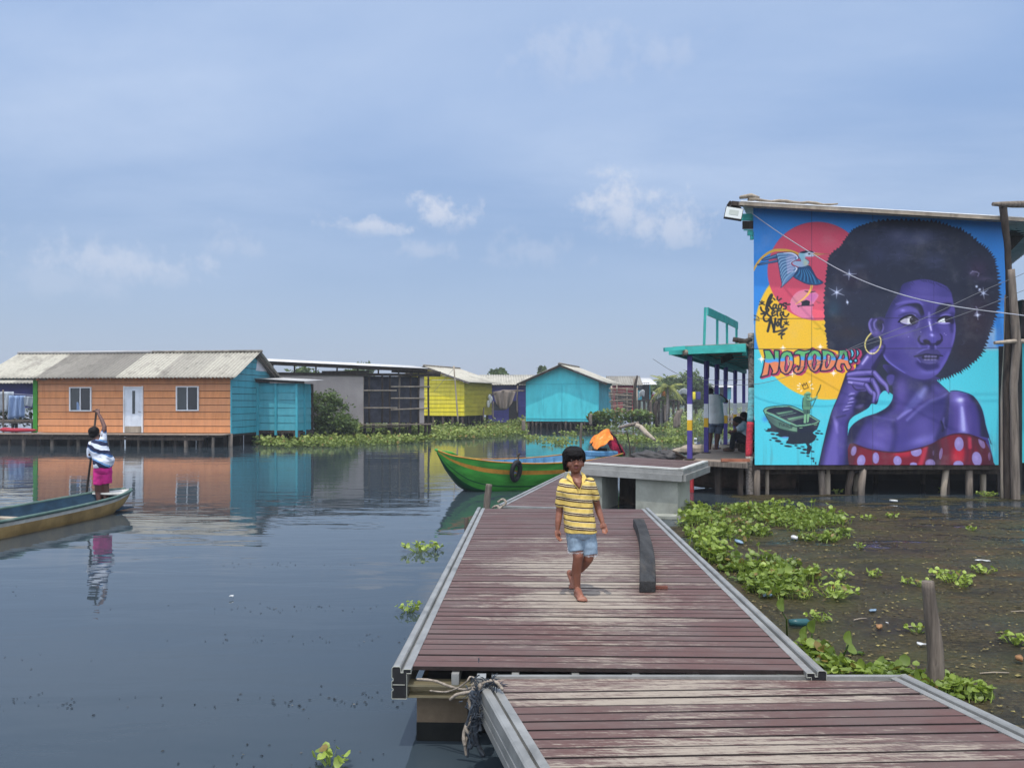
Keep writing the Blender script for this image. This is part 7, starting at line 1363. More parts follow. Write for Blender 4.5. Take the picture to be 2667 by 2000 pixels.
hy_mat([(1775, 1338), (1850, 1316), (1960, 1324), (2060, 1330), (2150, 1342), (2215, 1362), (2120, 1378), (1990, 1372), (1850, 1368), (1785, 1372)], 1700, .040, .17, 'dense hyacinth band nearest the painted house', thr=-.35)
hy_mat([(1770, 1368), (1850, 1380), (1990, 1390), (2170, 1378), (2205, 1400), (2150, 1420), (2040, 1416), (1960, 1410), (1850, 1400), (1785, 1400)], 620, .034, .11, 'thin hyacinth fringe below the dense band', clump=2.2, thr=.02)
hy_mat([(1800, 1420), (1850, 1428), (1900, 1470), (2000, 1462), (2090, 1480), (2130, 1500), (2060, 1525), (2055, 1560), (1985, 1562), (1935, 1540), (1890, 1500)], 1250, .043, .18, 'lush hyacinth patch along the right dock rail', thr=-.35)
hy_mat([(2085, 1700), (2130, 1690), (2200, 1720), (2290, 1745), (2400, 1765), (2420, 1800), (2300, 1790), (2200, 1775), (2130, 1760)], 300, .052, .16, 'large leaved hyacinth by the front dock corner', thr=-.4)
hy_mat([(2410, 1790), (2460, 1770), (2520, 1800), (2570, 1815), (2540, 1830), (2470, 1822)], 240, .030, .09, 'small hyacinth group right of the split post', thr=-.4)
# single rosettes
def rosette(scale, n, h, size, name='water_hyacinth', tall=False):
    def fn():
        a, r = U(0, 6.28), .13*scale*rng.random()**.6; b = Vector((r*.4*math.cos(a), r*.4*math.sin(a), 0)); return Vector((r*1.2*math.cos(a), r*.9*math.sin(a), .02+h*U(.3, 1))), b, 1, U(.4, .95)
    return leaf_cloud(n, fn, size, 'leaf', name)
pro = [rosette(1.1, 26, .07, .026), rosette(.75, 16, .05, .024), rosette(1.7, 52, .09, .027)]
spots = [(2190, 1508, 0, 'yellow green rosette just right of the lush patch'), (2276, 1502, 1, 'small flat rosette in the middle of the weed'), (2170, 1555, 2, 'bushy rosette below the lush patch'), (2096, 1560, 1, 'tiny rosette touching the lush patch foot'), (2362, 1520, 1, 'loose rosette left of the split post top'), (2400, 1528, 1, 'rosette just left of the split post'), (2478, 1516, 2, 'tall tufted rosette right of the split post top'), (2560, 1493, 0, 'bright rosette farthest right in the weed'), (2388, 1648, 1, 'rosette close beside the split post'), (2137, 1618, 0, 'rosette beside the teal bottle'), (2640, 1676, 0, 'yellowed rosette at the right picture edge'), (2180, 1284, 1, 'rosette under the mural wall by the stilts'), (2452, 1276, 1, 'small rosette under the right mural stilts'), (2570, 1292, 2, 'wide rosette below the right corner posts'), (2262, 1355, 1, 'rosette right of the dense hyacinth band'), (2322, 1348, 1, 'lone rosette in the weed below the red dress'), (2530, 1382, 1, 'flat pale rosette far right in the weed'), (1094, 1436, 2, 'floating rosette left of the middle dock rail'), (1136, 1430, 1, 'rosette touching the middle dock left rail'), (2510, 1530, 1, 'little rosette below the tall tufted one'), (2240, 1428, 1, 'tiny rosette alone below the hyacinth fringe'), (1062, 1594, 0, 'sparse rosette beside the left dock rail near the front'), (860, 1990, 1, 'rosette cut by the bottom edge left of the dock')]
for i, (sx, sy, k, lab) in enumerate(spots):
    p = ON(sx, sy, 0); o = pro[k] if k >= 0 and 'used' not in pro[k] else pro[k].copy()
    if 'used' in pro[k]:
        COL.objects.link(o)
        if 'used' in o: del o['used']
    else: pro[k]['used'] = 1
    o.location = p; o.rotation_euler.z = U(0, 6.28); o.scale = (U(.85, 1.15),)*3; tag(o, lab, 'water plant', 'single rosettes of water hyacinth')
for p_ in pro: del p_['used']
# big standing leaves by the rail
for i, (sx, sy, bx, by, r, lab) in enumerate(((2095, 1650, 2085, 1690, .046, 'big upright leaf cluster by the right rail, its leaf turned up'), (2115, 1630, 2100, 1690, .044, 'tall leaf standing above the rail weed'), (2035, 1575, 2050, 1650, .045, 'long stalked drooping leaf by the right rail'), (2210, 1662, 2190, 1710, .042, 'round single leaf standing clear of the weed'))):
    b = ON(bx, by+12, 0); t = PT(sx, sy, b.y)
    mb = MB(); mb.tube([b-b, (t-b)*.5+Vector((.02, 0, .02)), t-b-Vector((0, 0, r))], [.008, .007, .004], 5); d = Vector((U(-.5, .5), -1, U(-.2, .5))).normalized(); a = d.cross(Vector((0, 0, 1))).normalized(); c = a.cross(d); o_ = len(mb.v)
    mb.tint = .35; mb._add([t-b+d*.01]+[t-b+a*(r*.8*math.sin(q))+c*(r*1.15*math.cos(q))*(1.25 if math.cos(q) > 0 else 1)+d*.02*math.cos(2*q) for q in np.linspace(0, 2*math.pi, 13)[:-1]], [(0, 1+k, 1+(k+1) % 12) for k in range(12)])
    o = mb.build('standing_leaf', MT['leaf'], None, True); o.location = b; tag(o, lab, 'leaf', 'standing leaves by the dock')
# weeds on the far bank
def bank(pts, n, size, hmax, label, thr=-.3, tint=(.05, .95), clump=.45): return hy_mat(pts, n, size, hmax, label, 'leaf_far', clump, thr, tint, 5, False)
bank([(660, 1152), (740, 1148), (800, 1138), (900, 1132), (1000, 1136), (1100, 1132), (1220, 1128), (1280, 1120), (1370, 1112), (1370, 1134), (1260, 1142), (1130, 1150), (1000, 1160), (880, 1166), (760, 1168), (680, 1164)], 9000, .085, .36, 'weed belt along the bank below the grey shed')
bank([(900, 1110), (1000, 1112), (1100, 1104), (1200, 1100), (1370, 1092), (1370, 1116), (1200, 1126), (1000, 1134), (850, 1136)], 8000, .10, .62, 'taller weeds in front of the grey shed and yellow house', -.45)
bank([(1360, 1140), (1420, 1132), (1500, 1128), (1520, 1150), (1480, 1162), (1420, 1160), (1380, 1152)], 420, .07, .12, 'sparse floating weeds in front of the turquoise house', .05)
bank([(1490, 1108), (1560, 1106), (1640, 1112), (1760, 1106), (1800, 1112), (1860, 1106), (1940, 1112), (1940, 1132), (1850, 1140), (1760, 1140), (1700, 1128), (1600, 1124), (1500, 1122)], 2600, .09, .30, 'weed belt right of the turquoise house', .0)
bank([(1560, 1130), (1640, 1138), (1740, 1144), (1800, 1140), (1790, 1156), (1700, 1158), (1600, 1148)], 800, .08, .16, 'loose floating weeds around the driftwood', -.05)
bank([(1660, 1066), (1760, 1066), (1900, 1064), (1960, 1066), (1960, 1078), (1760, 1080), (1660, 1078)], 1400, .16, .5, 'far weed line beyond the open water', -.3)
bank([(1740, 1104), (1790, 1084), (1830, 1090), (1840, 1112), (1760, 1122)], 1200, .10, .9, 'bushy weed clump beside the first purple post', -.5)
for sx, sy, Z, r, lab in ((1600, 1086, 47, (1.2, .8, .55), 'dark leafy bush at the foot of the stick fence'), (1668, 1086, 47, (1.0, .7, .5), 'dark bush right of the stick fence'), (1556, 1088, 48, (.7, .6, .4), 'small dark bush by the turquoise house corner'), (25, 1086, 46, (2.6, .8, .7), 'green bush below the washing at the left edge')):
    c = PT(sx, sy, Z)
    def fn(c=c, r=r):
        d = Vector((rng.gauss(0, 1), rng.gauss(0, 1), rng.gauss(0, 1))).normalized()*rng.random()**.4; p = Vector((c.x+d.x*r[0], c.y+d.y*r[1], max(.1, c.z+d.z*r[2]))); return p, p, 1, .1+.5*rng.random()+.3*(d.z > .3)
    o = leaf_cloud(420, fn, .11, 'foliage', 'bush', .2, False, 5, None, tuple(c)); tag(o, lab, 'bush', 'bushes on the bank')
# shrub beside the lean-to and trees behind the houses
def tree(name, label, base, h, crown, n, leaf, clumps, trunk_r=.12, tint=.5, group='trees behind the houses', cat='tree', seed=1):
    """trunk and limbs, then leaf sprays round many small twig ends"""
    rs = random.Random(seed); root = thing(name, label, cat, tuple(base), 0, group); mb = MB(); tops = []
    cz = h-crown[2]
    mb.tube([(0, 0, -.3), (rs.uniform(-.1, .1), 0, cz*.5), (rs.uniform(-.2, .2), 0, cz)], [trunk_r, trunk_r*.8, trunk_r*.6], 7)
    for i in range(clumps):
        d = Vector((rs.gauss(0, 1), rs.gauss(0, 1), rs.gauss(0, .9))).normalized()*rs.uniform(.45, 1.0); e = Vector((d.x*crown[0], d.y*crown[1], cz+d.z*crown[2])); tops.append((e, rs.uniform(.14, .32)))
        if i % 2 == 0: m = Vector((e.x*.45, e.y*.45, cz*.6+e.z*.35)); mb.tube([(0, 0, cz*.55), m, e], [trunk_r*.45, trunk_r*.25, trunk_r*.06], 5)
    mb.build('trunk', MT['bark'], root, True)
    mb = MB(); mx = max(crown)
    for _ in range(n):
        e, rr = tops[rs.randrange(len(tops))]; d = Vector((rs.gauss(0, 1), rs.gauss(0, 1), rs.gauss(0, .8)))*(rr*mx*.62); p = e+d
        if p.z < .1: continue
        s = leaf*rs.uniform(.6, 1.4); q = Vector((rs.gauss(0, 1), rs.gauss(0, 1), rs.gauss(0, .6))).normalized(); a = q.cross(Vector((rs.gauss(0, 1), rs.gauss(0, 1), rs.gauss(0, 1)))).normalized(); b = q*s; a = a*s*.48
        mb.tint = min(1, max(.02, tint+rs.uniform(-.3, .3)+.18*(hash(round(e.x*50)) % 3-1))); mb._add([p-b, p+a, p+b, p-a], [(0, 1, 2, 3)])
    mb.build('crown', MT['foliage'], root); return root
sb = PT(855, 1140, 40); tree('shrub', 'big leafy shrub between the teal lean-to and the grey wall', (sb.x-.1, 40, .0), 2.35, (1.15, .8, 1.15), 5200, .085, 46, .07, .45, 'trees behind the houses', 'shrub', 3)
sb = PT(890, 1140, 40.5); tree('shrub', 'low sprawling part of shrub against the grey wall', (sb.x+.1, 40.5, 0), 1.35, (.75, .6, .62), 1800, .085, 20, .05, .4, 'trees behind the houses', 'shrub', 8)
for (sx, sytop, Z, w, lab, n, sd) in ((925, 938, 90, 95, 'far dark tree showing above the grey shed roof', 2600, 11), (790, 948, 80, 120, 'far tree seen through the gap under the grey shed roof', 2600, 12), (1298, 957, 95, 60, 'far rounded tree above the dark blue house', 1800, 13), (1412, 950, 95, 18, 'far slender treetop left of the turquoise roof', 700, 14), (1300, 968, 120, 110, 'distant low tree line piece behind the blue house', 1800, 15)):
    top = HZ-(sytop-HY)/FS*Z; x = (sx-CX)/FS*Z; r = w/FS*Z/2
    tree('tree', lab, (x, Z, 0), top, (r, r*.8, max(1.0, min(r, top*.4))), n, .26, 22, .2, .28, seed=sd)
for (sx, sytop, Z, w, lab, n, sd) in ((1740, 978, 96, 70, 'broad dark tree left half of the grove behind the palm', 3600, 21), (1785, 962, 98, 80, 'tallest broad tree of the grove behind the palm', 4600, 22), (1812, 975, 94, 50, 'dark tree right side of the grove by the first post', 2600, 23), (1706, 998, 90, 40, 'small tree at the left end of the grove', 1500, 24), (1838, 992, 105, 30, 'smaller tree right of the grove beyond the post', 1200, 25)):
    top = HZ-(sytop-HY)/FS*Z; x = (sx-CX)/FS*Z; r = w/FS*Z/2
    tree('tree', lab, (x, Z, 0), top, (r, r*.8, top*.42), n, .22, 34, .22, .30, 'grove behind the palm', seed=sd)
def palm(label, base, h, n, fr, seed):
    rs = random.Random(seed); root = thing('palm_tree', label, 'palm', tuple(base), 0); mb = MB(); mb.tube([(0, 0, -.3), (.1, 0, h*.5), (.2, 0, h)], [.16, .13, .11], 8); mb.build('trunk', MT['palm_bark'], root, True); mb = MB()
    for k in range(n):
        yaw = 2*math.pi*k/n+rs.uniform(-.2, .2); el = rs.uniform(-.1, 1.15); L = fr*rs.uniform(.8, 1.1); d = Vector((math.cos(yaw), math.sin(yaw), 0)); side = Vector((-d.y, d.x, 0)); P_ = []
        for i in range(13):
            t = i/12; P_.append(Vector((.2, 0, h))+d*(L*t*math.cos(el*(1-t)*.9))+Vector((0, 0, L*(math.sin(el)*t-.75*t*t*(1.1-el*.4)))))
        for i in range(1, 12):
            l = L*.28*math.sin(math.pi*min(1, (i+1.2)/13))+.05; mb.tint = rs.uniform(.1, .95)
            for s_ in (-1, 1):
                e = P_[i]+side*(s_*l*.8)+(P_[i]-P_[i-1])*1.4+Vector((0, 0, -l*.45)); w = (P_[i]-P_[i-1])*.45; mb._add([P_[i]-w, P_[i]+w, e+w*.2, e-w*.2], [(0, 1, 2, 3)])
        mb.tint = .6; mb.tube(P_, [.035*(1-i/13)+.008 for i in range(13)], 4)
    mb.build('crown', MT['palm'], root); return root
p = PT(1735, 1042, 72); palm('young palm with wide drooping fronds in front of the grove', (p.x, 72, .0), 3.3, 17, 1.7, 5)
p = PT(1722, 1030, 97); palm('second palm merging with the grove left side', (p.x, 97, 0), 4.6, 12, 2.2, 6)
# far shore
mb = MB(); q = []
for i in range(161):
    x = -420+i*6.; q.append((x, 330+20*math.sin(i*.31), 0, 2.2+1.2*mnoise.noise(Vector((i*.21, 0, 0)))+.8*mnoise.noise(Vector((i*.9, 4, 0)))))
pts = [(x, y, z) for x, y, z, h in q]+[(x, y+6, h*1.0) for x, y, z, h in q]+[(x, y+14, 0) for x, y, z, h in q]
mb._add(pts, [(i, i+1, 161+i+1, 161+i) for i in range(160)]+[(161+i, 161+i+1, 322+i+1, 322+i) for i in range(160)]); stuff(mb.build('far_mangrove_shore', MT['foliage'], None, True)); 
# litter caught in the weed
def litter(sx, sy, r, mat, lab, k):
    p = ON(sx, sy, .02); mb = MB(); n = 9; pts = [(r[0]*math.cos(2*math.pi*i/n)*U(.6, 1.1), r[1]*math.sin(2*math.pi*i/n)*U(.6, 1.1), U(0, .015)) for i in range(n)]
    mb.prism(pts, (0, 0, r[2])); o = mb.build('litter', MT[mat], None, True); o.location = p; o.rotation_euler.z = U(0, 3); tag(o, lab, 'litter', 'scraps of litter in the weed')
for a in ((2068, 1404, (.10, .05, .04), 'litter_white', 'white plastic bag below the hyacinth fringe', 0), (1924, 1413, (.12, .05, .02), 'litter_blue', 'flat blue plastic scrap left of the white bag', 0), (2000, 1554, (.07, .03, .02), 'litter_blue', 'pale blue plastic strip at the lush patch foot', 0), (2272, 1591, (.05, .03, .012), 'litter_blue', 'light blue plastic piece in the middle of the weed', 0), (2290, 1636, (.055, .028, .02), 'litter_brown', 'orange brown crust of litter in the weed', 0), (2326, 1306, (.10, .04, .03), 'litter_white', 'white scrap under the mural wall', 0), (2398, 1680, (.045, .02, .012), 'litter_white', 'white sliver left of the split post foot', 0), (2655, 1722, (.05, .03, .03), 'litter_brown', 'yellow litter at the right picture edge', 0), (2310, 1625, (.015, .012, .01), 'litter_white', 'tiny white crumb beside the brown crust', 0), (2560, 1462, (.09, .012, .012), 'litter_white', 'pale stick shaped scrap far right in the weed', 0), (1925, 1232, (.12, .05, .04), 'litter_white', 'white scrap floating by the palm log', 0), (1811, 1146, (.16, .10, .10), 'litter_white', 'white lump floating behind the pavilion posts', 0), (604, 1554, (.03, .015, .01), 'litter_white', 'white speck floating on the open water', 0)): litter(*a)
p = ON(2088, 1627, .03); mb = MB(); mb.tube([(-.11, 0, .02), (-.04, 0, .02), (.05, .01, .02), (.08, .01, .02), (.10, .012, .02)], [.03, .034, .034, .014, .014], 10); o = mb.build('plastic_bottle', MT['litter_teal'], None, True); o.location = p; tag(o, 'teal plastic bottle lying in the weed by the right rail', 'bottle')
for sx, sy, dx, dy, lab in ((2240, 1612, .14, .05, 'yellow reed scrap lying left of the brown crust'), (2370, 1632, .12, .02, 'reed scrap lying left of the split post'), (2590, 1752, .22, .01, 'long yellow reed right of the split post'), (2660, 1592, .2, .01, 'reed scrap at the right picture edge'), (2430, 1498, .09, -.05, 'reed scrap above the split post top')):
    p = ON(sx, sy, .02); mb = MB(); mb.tube([(-dx/2, -dy/2, 0), (0, .006, .004), (dx/2, dy/2, 0)], .005, 5); o = mb.build('reed_scrap', MT['pale_wood'], None, True); o.location = p; tag(o, lab, 'reed', 'reed scraps in the weed')

mb = MB()
for _ in range(420):
    c = (( -1.6, 6.4), (-2.3, 7.5), (-1.2, 5.1), (-4.5, 6.), (-3., 9.5), (-6., 8), (-5, 12), (-1.1, 4.3), (-3.4, 5))[rng.randrange(9)]; x, y = c[0]+rng.gauss(0, .5), c[1]+rng.gauss(0, .10)+.1*math.sin(3*c[0]); s_ = U(.004, .016); a = U(0, 6.3); q = Vector((math.cos(a), math.sin(a), 0))*s_
    if x < -.72+.0283*(y-4.45): mb._add([(x-q.x, y-q.y, .004), (x+q.y*.5, y-q.x*.5, .006), (x+q.x, y+q.y, .004), (x-q.y*.5, y+q.x*.5, .008)], [(0, 1, 2, 3)])
stuff(mb.build('floating_specks', MT['slime']))

# ---------------------------------------------------------------- the humid air
def make_haze():
    m = bpy.data.materials.new('humid air'); m.use_nodes = True; t = NT(m.node_tree); t.n.clear()
    v = t.add('ShaderNodeVolumePrincipled'); v.inputs['Color'].default_value = (.86, .90, .96, 1); v.inputs['Density'].default_value = HAZE_D; v.inputs['Anisotropy'].default_value = .1
    t.l.new(v.outputs[0], t.add('ShaderNodeOutputMaterial').inputs['Volume'])
    mb = MB(); mb.box((0, 375, 4.6), (1300, 1050, 11.2)); stuff(mb.build('haze', m))
HAZE_D = .0010
make_haze()
# ---------------------------------------------------------------- people
class Flesh:
    """closed lumps, limbs and rings that are fused into ONE continuous skin"""
    def __init__(s): s.mb = MB()
    def limb(s, pts, rad, n=14):
        pts = [Vector(p) for p in pts]
        for p, r in zip(pts, rad): s.mb.ell(p, r, n, 10)
        for i in range(len(pts)-1): s.mb.tube([pts[i], pts[i+1]], [rad[i], rad[i+1]], n)
        return s
    def ell(s, c, r, rot=None): s.mb.ell(c, r, 18, 12, rot); return s
    def loft(s, rings, n=22, p=2.4):
        """rings: (centre, half width vector, half depth vector)"""
        pts = []
        for c, a, b in rings:
            c, a, b = Vector(c), Vector(a), Vector(b)
            for k in range(n):
                t = 2*math.pi*k/n; x, y = math.cos(t), math.sin(t); pts.append(c+a*math.copysign(abs(x)**(2/p), x)+b*math.copysign(abs(y)**(2/p), y))
        m = len(rings); s.mb._add(pts, [(i*n+k, i*n+(k+1) % n, (i+1)*n+(k+1) % n, (i+1)*n+k) for i in range(m-1) for k in range(n)]+[tuple(range(n-1, -1, -1)), tuple((m-1)*n+k for k in range(n))]); return s
    def fuse(s, name, mat, parent, voxel, smooth=4, wrinkle=0., wscale=9.):
        o = s.mb.build(name, MT[mat] if isinstance(mat, str) else mat)
        import bmesh
        b = bmesh.new(); b.from_mesh(o.data); bmesh.ops.recalc_face_normals(b, faces=b.faces); b.to_mesh(o.data); b.free()
        m = o.modifiers.new('fuse', 'REMESH'); m.mode = 'VOXEL'; m.voxel_size = voxel
        if smooth: k = o.modifiers.new('smooth', 'SMOOTH'); k.iterations = smooth; k.factor = .5
        me = bpy.data.meshes.new_from_object(o.evaluated_get(bpy.context.evaluated_depsgraph_get())); me.name = name; old = o.data; o.modifiers.clear(); o.data = me; bpy.data.meshes.remove(old)
        if wrinkle:
            for v in me.vertices:
                q = v.co; v.co = q+v.normal*(wrinkle*(mnoise.noise(Vector((q.x*wscale*.7, q.y*wscale, q.z*wscale)))+.5*mnoise.noise(Vector((q.x*wscale*2, q.y*wscale*2, q.z*wscale*1.6)))))
        me.polygons.foreach_set('use_smooth', [True]*len(me.polygons)); o.parent = parent; return o
def hand(F, wrist, palm, tip, curl, r, thumb_dir, n=4):
    """palm, four bent fingers of unequal length and a thumb leaving the side of the palm"""
    wrist, palm, tip, curl, td = map(Vector, (wrist, palm, tip, curl, thumb_dir)); d = (tip-palm); L = d.length; d.normalize(); c = curl.normalized(); s = d.cross(c).normalized()
    F.limb([wrist, wrist.lerp(palm, .5), palm], [r*2.3, r*2.9, r*3.0]); F.ell(palm-d*L*.12, (r*3.0, r*3.0, r*3.0))
    for i, (o, l) in enumerate(((-1.5, .80), (-.5, 1.0), (.5, .96), (1.5, .76))):
        a = palm+s*(o*r*2.0); b = a+d*(L*.48*l)+c*(L*.05); e = b+d*(L*.36*l)+c*(L*.24); g = e+d*(L*.10*l)+c*(L*.26)
        F.limb([a-d*L*.2, a+d*(L*.1), b, e, g], [r*1.15, r*1.1, r, r*.92, r*.72], 8)
    a = palm-d*(L*.35)+td*(r*2.3); F.limb([a, a+td*(r*2.2)+d*(L*.30), a+td*(r*2.2)+d*(L*.62)+c*(L*.1)], [r*1.35, r*1.2, r*.85], 8)

def make_boy():
    def b(cx, cy, Z): return PT(1390+cx/3.528, 1130+cy/3.528, Z)
    k = 6.05/2004/3.528; Z0 = 6.05; foot = b(400, 1500, 6.02); base = Vector((foot.x, 6.0, .47))
    root = thing('person', 'barefoot boy in striped yellow polo shirt and denim shorts walking along the dock', 'person', tuple(base))
    def w(cx, cy, Z=Z0): return b(cx, cy, Z)-base
    F = Flesh(); hc = w(376, 245)
    F.ell(hc+Vector((0, .012, .006)), (.066, .082, .094)); F.ell(w(382, 305, Z0-.022), (.050, .052, .050)); F.ell(w(386, 338, Z0-.045), (.024, .024, .017))
    F.ell(w(336, 282, Z0-.046), (.022, .020, .024)); F.ell(w(428, 282, Z0-.046), (.022, .020, .024))       # cheeks
    F.ell(w(392, 262, Z0-.074), (.0085, .011, .024)); F.ell(w(393, 280, Z0-.086), (.0125, .012, .0095)); F.ell(w(377, 285, Z0-.078), (.0085, .010, .007)); F.ell(w(409, 285, Z0-.078), (.0085, .010, .007))
    F.ell(w(352, 229, Z0-.064), (.021, .011, .0065)); F.ell(w(428, 227, Z0-.064), (.021, .011, .0065)); F.ell(w(391, 309, Z0-.064), (.020, .014, .012))
    F.ell(w(301, 285, Z0+.006), (.009, .019, .026)); F.ell(w(455, 275, Z0+.012), (.008, .018, .024))
    F.limb([w(384, 330, Z0+.012), w(386, 390, Z0+.012), w(390, 430, Z0+.012)], [.037, .037, .046])
    F.limb([w(392, 440), w(410, 600), w(430, 900)], [.07, .075, .08])
    F.loft([(w(392, 398, Z0-.035), (.034, 0, 0), (0, .03, 0)), (w(404, 440, Z0-.060), (.034, 0, 0), (0, .035, 0)), (w(414, 478, Z0-.071), (.017, 0, 0), (0, .03, 0)), (w(420, 505, Z0-.074), (.004, 0, 0), (0, .02, 0))])
    # arms
    F.limb([w(272, 475), w(250, 570), w(238, 680, Z0+.02), w(236, 720, Z0+.02), w(226, 800, Z0+.0), w(220, 868, Z0-.01)], [.031, .030, .0275, .028, .0255, .0185])
    hand(F, w(220, 868, Z0-.01), w(216, 912, Z0-.015), w(222, 985, Z0-.03), (.55, -.75, 0), .0062, Vector((.75, -.5, 0)).normalized())
    F.limb([w(528, 465), w(560, 560), w(584, 655, Z0+.03), w(592, 690, Z0+.03), w(612, 750, Z0+.01), w(630, 808, Z0-.01)], [.031, .029, .027, .027, .025, .0185])
    hand(F, w(630, 808, Z0-.01), w(644, 850, Z0-.02), w(664, 915, Z0-.04), (-.15, -.9, 0), .0062, Vector((-.9, -.3, .1)).normalized())
    # front leg
    F.limb([w(388, 940), w(394, 1050, Z0-.026), w(408, 1118, Z0-.045), w(404, 1160, Z0-.04), w(392, 1250, Z0+.0), w(396, 1340, Z0+.005), w(402, 1430, Z0+.01), w(400, 1478, Z0+.015)], [.056, .045, .041, .038, .0385, .030, .0245, .026])
    fx = w(400, 1490, 6.05); h = Vector((fx.x, .065, .027)); ball = Vector((fx.x+.020, -.085, .018)); F.limb([h+Vector((0, .012, .0)), h+Vector((.006, -.05, .022)), ball+Vector((0, .02, .008))], [.027, .029, .024])
    F.limb([h, ball+Vector((-.018, 0, 0)), ball+Vector((.022, .0, 0))], [.024, .017, .019])
    for i, (o, l, r) in enumerate(((.036, .030, .0125), (.016, .036, .0095), (.000, .032, .009), (-.015, .025, .0085), (-.028, .016, .008))):
        F.limb([ball+Vector((o*.9, .0, -.002)), ball+Vector((o, -l, -.006))], [r, r*.85], 8)
    # rear leg, bent, up on its toes
    F.limb([w(496, 940), w(510, 1080, Z0-.02), w(504, 1140, Z0-.02), w(478, 1182, Z0+.06), w(428, 1232, Z0+.17), w(372, 1272, Z0+.29), w(338, 1285, Z0+.345)], [.056, .046, .040, .037, .037, .028, .024])
    hb = w(330, 1275, Z0+.36); tb = w(360, 1395, Z0+.27); tb.z = .022; F.limb([hb, hb.lerp(tb, .5)+Vector((.006, -.012, 0)), tb], [.026, .026, .021])
    for o, l, r in ((-.026, .028, .0105), (-.01, .032, .009), (.004, .030, .0085), (.017, .024, .008), (.028, .018, .0075)): F.limb([tb+Vector((o, 0, -.004)), tb+Vector((o*1.1, -l, -.012))], [r, r*.85], 8)
    F.fuse('body', 'skin', root, .0044, 3)
    # face details
    for sx_, sy_ in ((354, 242), (428, 240)):
        mb = MB(); mb.ell(w(sx_, sy_, Z0-.0655), (.0115, .006, .0038), 12, 8); e = mb.build('eye', MT['eye_white'], root, True); mb = MB(); mb.ell(w(sx_+1, sy_, Z0-.0695), (.0058, .004, .0036), 10, 8); mb.build('iris', MT['iris'], e, True)
        mb = MB(); s_ = 1 if sx_ > 390 else -1; mb.tube([w(sx_-26, sy_-12+(4 if s_ < 0 else 7), Z0-.064), w(sx_, sy_-15, Z0-.0755), w(sx_+26, sy_-12+(7 if s_ < 0 else 4), Z0-.064)], [.0022, .0036, .002], 6); mb.build('eyebrow', MT['hair'], root, True)
        mb = MB(); mb.tube([w(sx_-15, sy_-2, Z0-.066), w(sx_, sy_-5, Z0-.0725), w(sx_+15, sy_-2, Z0-.066)], [.0014, .0024, .0014], 5); mb.build('eyelid', MT['skin_dark'], root, True)
    mb = MB(); mb.tube([w(371, 306, Z0-.072), w(391, 303, Z0-.0795), w(411, 306, Z0-.072)], [.002, .0042, .002], 8); mb.tube([w(374, 313, Z0-.072), w(391, 315, Z0-.079), w(408, 313, Z0-.072)], [.002, .005, .002], 8); lp_ = mb.build('lips', MT['lip'], root, True)
    mb = MB(); mb.tube([w(374, 309.5, Z0-.074), w(391, 309, Z0-.0815), w(408, 309.5, Z0-.074)], [.0008, .0016, .0008], 6); mb.build('mouth_gap', MT['iris'], lp_, True)
    for o in (-5, 5): mb = MB(); mb.ell(w(393+o, 289, Z0-.094), (.003, .003, .002), 8, 6); mb.build('nostril', MT['iris'], root, True)
    # hair: a thick bowl cut, longer over the right ear
    H = Flesh(); H.ell(w(368, 196, Z0+.012), (.087, .098, .072)); H.ell(w(374, 178, Z0-.012), (.080, .082, .052)); H.ell(w(368, 250, Z0+.055), (.080, .060, .075))
    H.limb([w(296, 205, Z0-.01), w(283, 250, Z0-.01), w(290, 300, Z0+.005), w(306, 335, Z0+.03)], [.024, .020, .018, .013]); H.limb([w(450, 205, Z0-.005), w(462, 235, Z0+.0), w(458, 258, Z0+.01)], [.022, .016, .010])
    for i in range(13):
        u = i/12; x = 306+u*138; H.limb([w(x-6+12*u, 160, Z0-.058-.02*math.sin(math.pi*u)), w(x, 196, Z0-.068-.022*math.sin(math.pi*u)), w(x+U(-4, 5), 217+U(-4, 5), Z0-.062-.021*math.sin(math.pi*u))], [.014, .011, .0045], 8)
    hr = H.fuse('hair', 'hair', root, .0048, 1, .004, 50)
    mb = MB(); c0 = w(368, 200, Z0+.012)
    for i in range(420):
        a = U(0, 6.283); r0 = rng.random()**.7; top = c0+Vector((.012*math.cos(a), .012*math.sin(a), .072)); e = U(.75, 1.02); fr = math.sin(a) < -.35
        P_ = []
        for j in range(6):
            t = (j+1)/6*(r0*.5+.5); ph = t*(1.45 if fr else 1.9); P_.append(c0+Vector((.091*math.sin(ph)*math.cos(a+.05*j*U(-1, 1)), .102*math.sin(ph)*math.sin(a), .0765*math.cos(ph)*e))+Vector((U(-1, 1), U(-1, 1), U(-1, 1)))*.0016)
        mb.tube(P_, [.0012, .0019, .002, .0019, .0015, .0005], 4)
    for i in range(60):
        u = rng.random(); x = 300+u*150; b0 = w(x, 190, Z0-.072-.022*math.sin(math.pi*u)); e = w(x+U(-10, 12), 214+U(-8, 14), Z0-.066-.022*math.sin(math.pi*u)); mb.tube([b0, b0.lerp(e, .5)+Vector((0, -.003, 0)), e], [.002, .002, .0006], 4)
    for i in range(40): p = w(U(270, 312), U(270, 320), Z0+U(-.01, .05)); mb.tube([p, p+Vector((U(-.006, .004), U(-.004, .004), -U(.012, .03)))], [.002, .0006], 4)
    stuff(mb.build('hair_strands', MT['hair'], hr))
    # polo shirt
    def ring(c, y, rx, ry, tz=0., Z=Z0): p = w(c, y, Z); return (p, (rx*k, 0, tz), (0, ry, 0))
    T = Flesh(); T.loft([ring(386, 404, 66, .046, 0, Z0+.012), ring(388, 424, 104, .056, 0, Z0+.008), ring(389, 446, 138, .068, 0), ring(391, 490, 146, .080), ring(393, 560, 140, .086), ring(404, 640, 137, .086), ring(411, 710, 138, .085), ring(419, 800, 144, .088), ring(428, 870, 148, .092), ring(431, 903, 150, .093, -.002)])
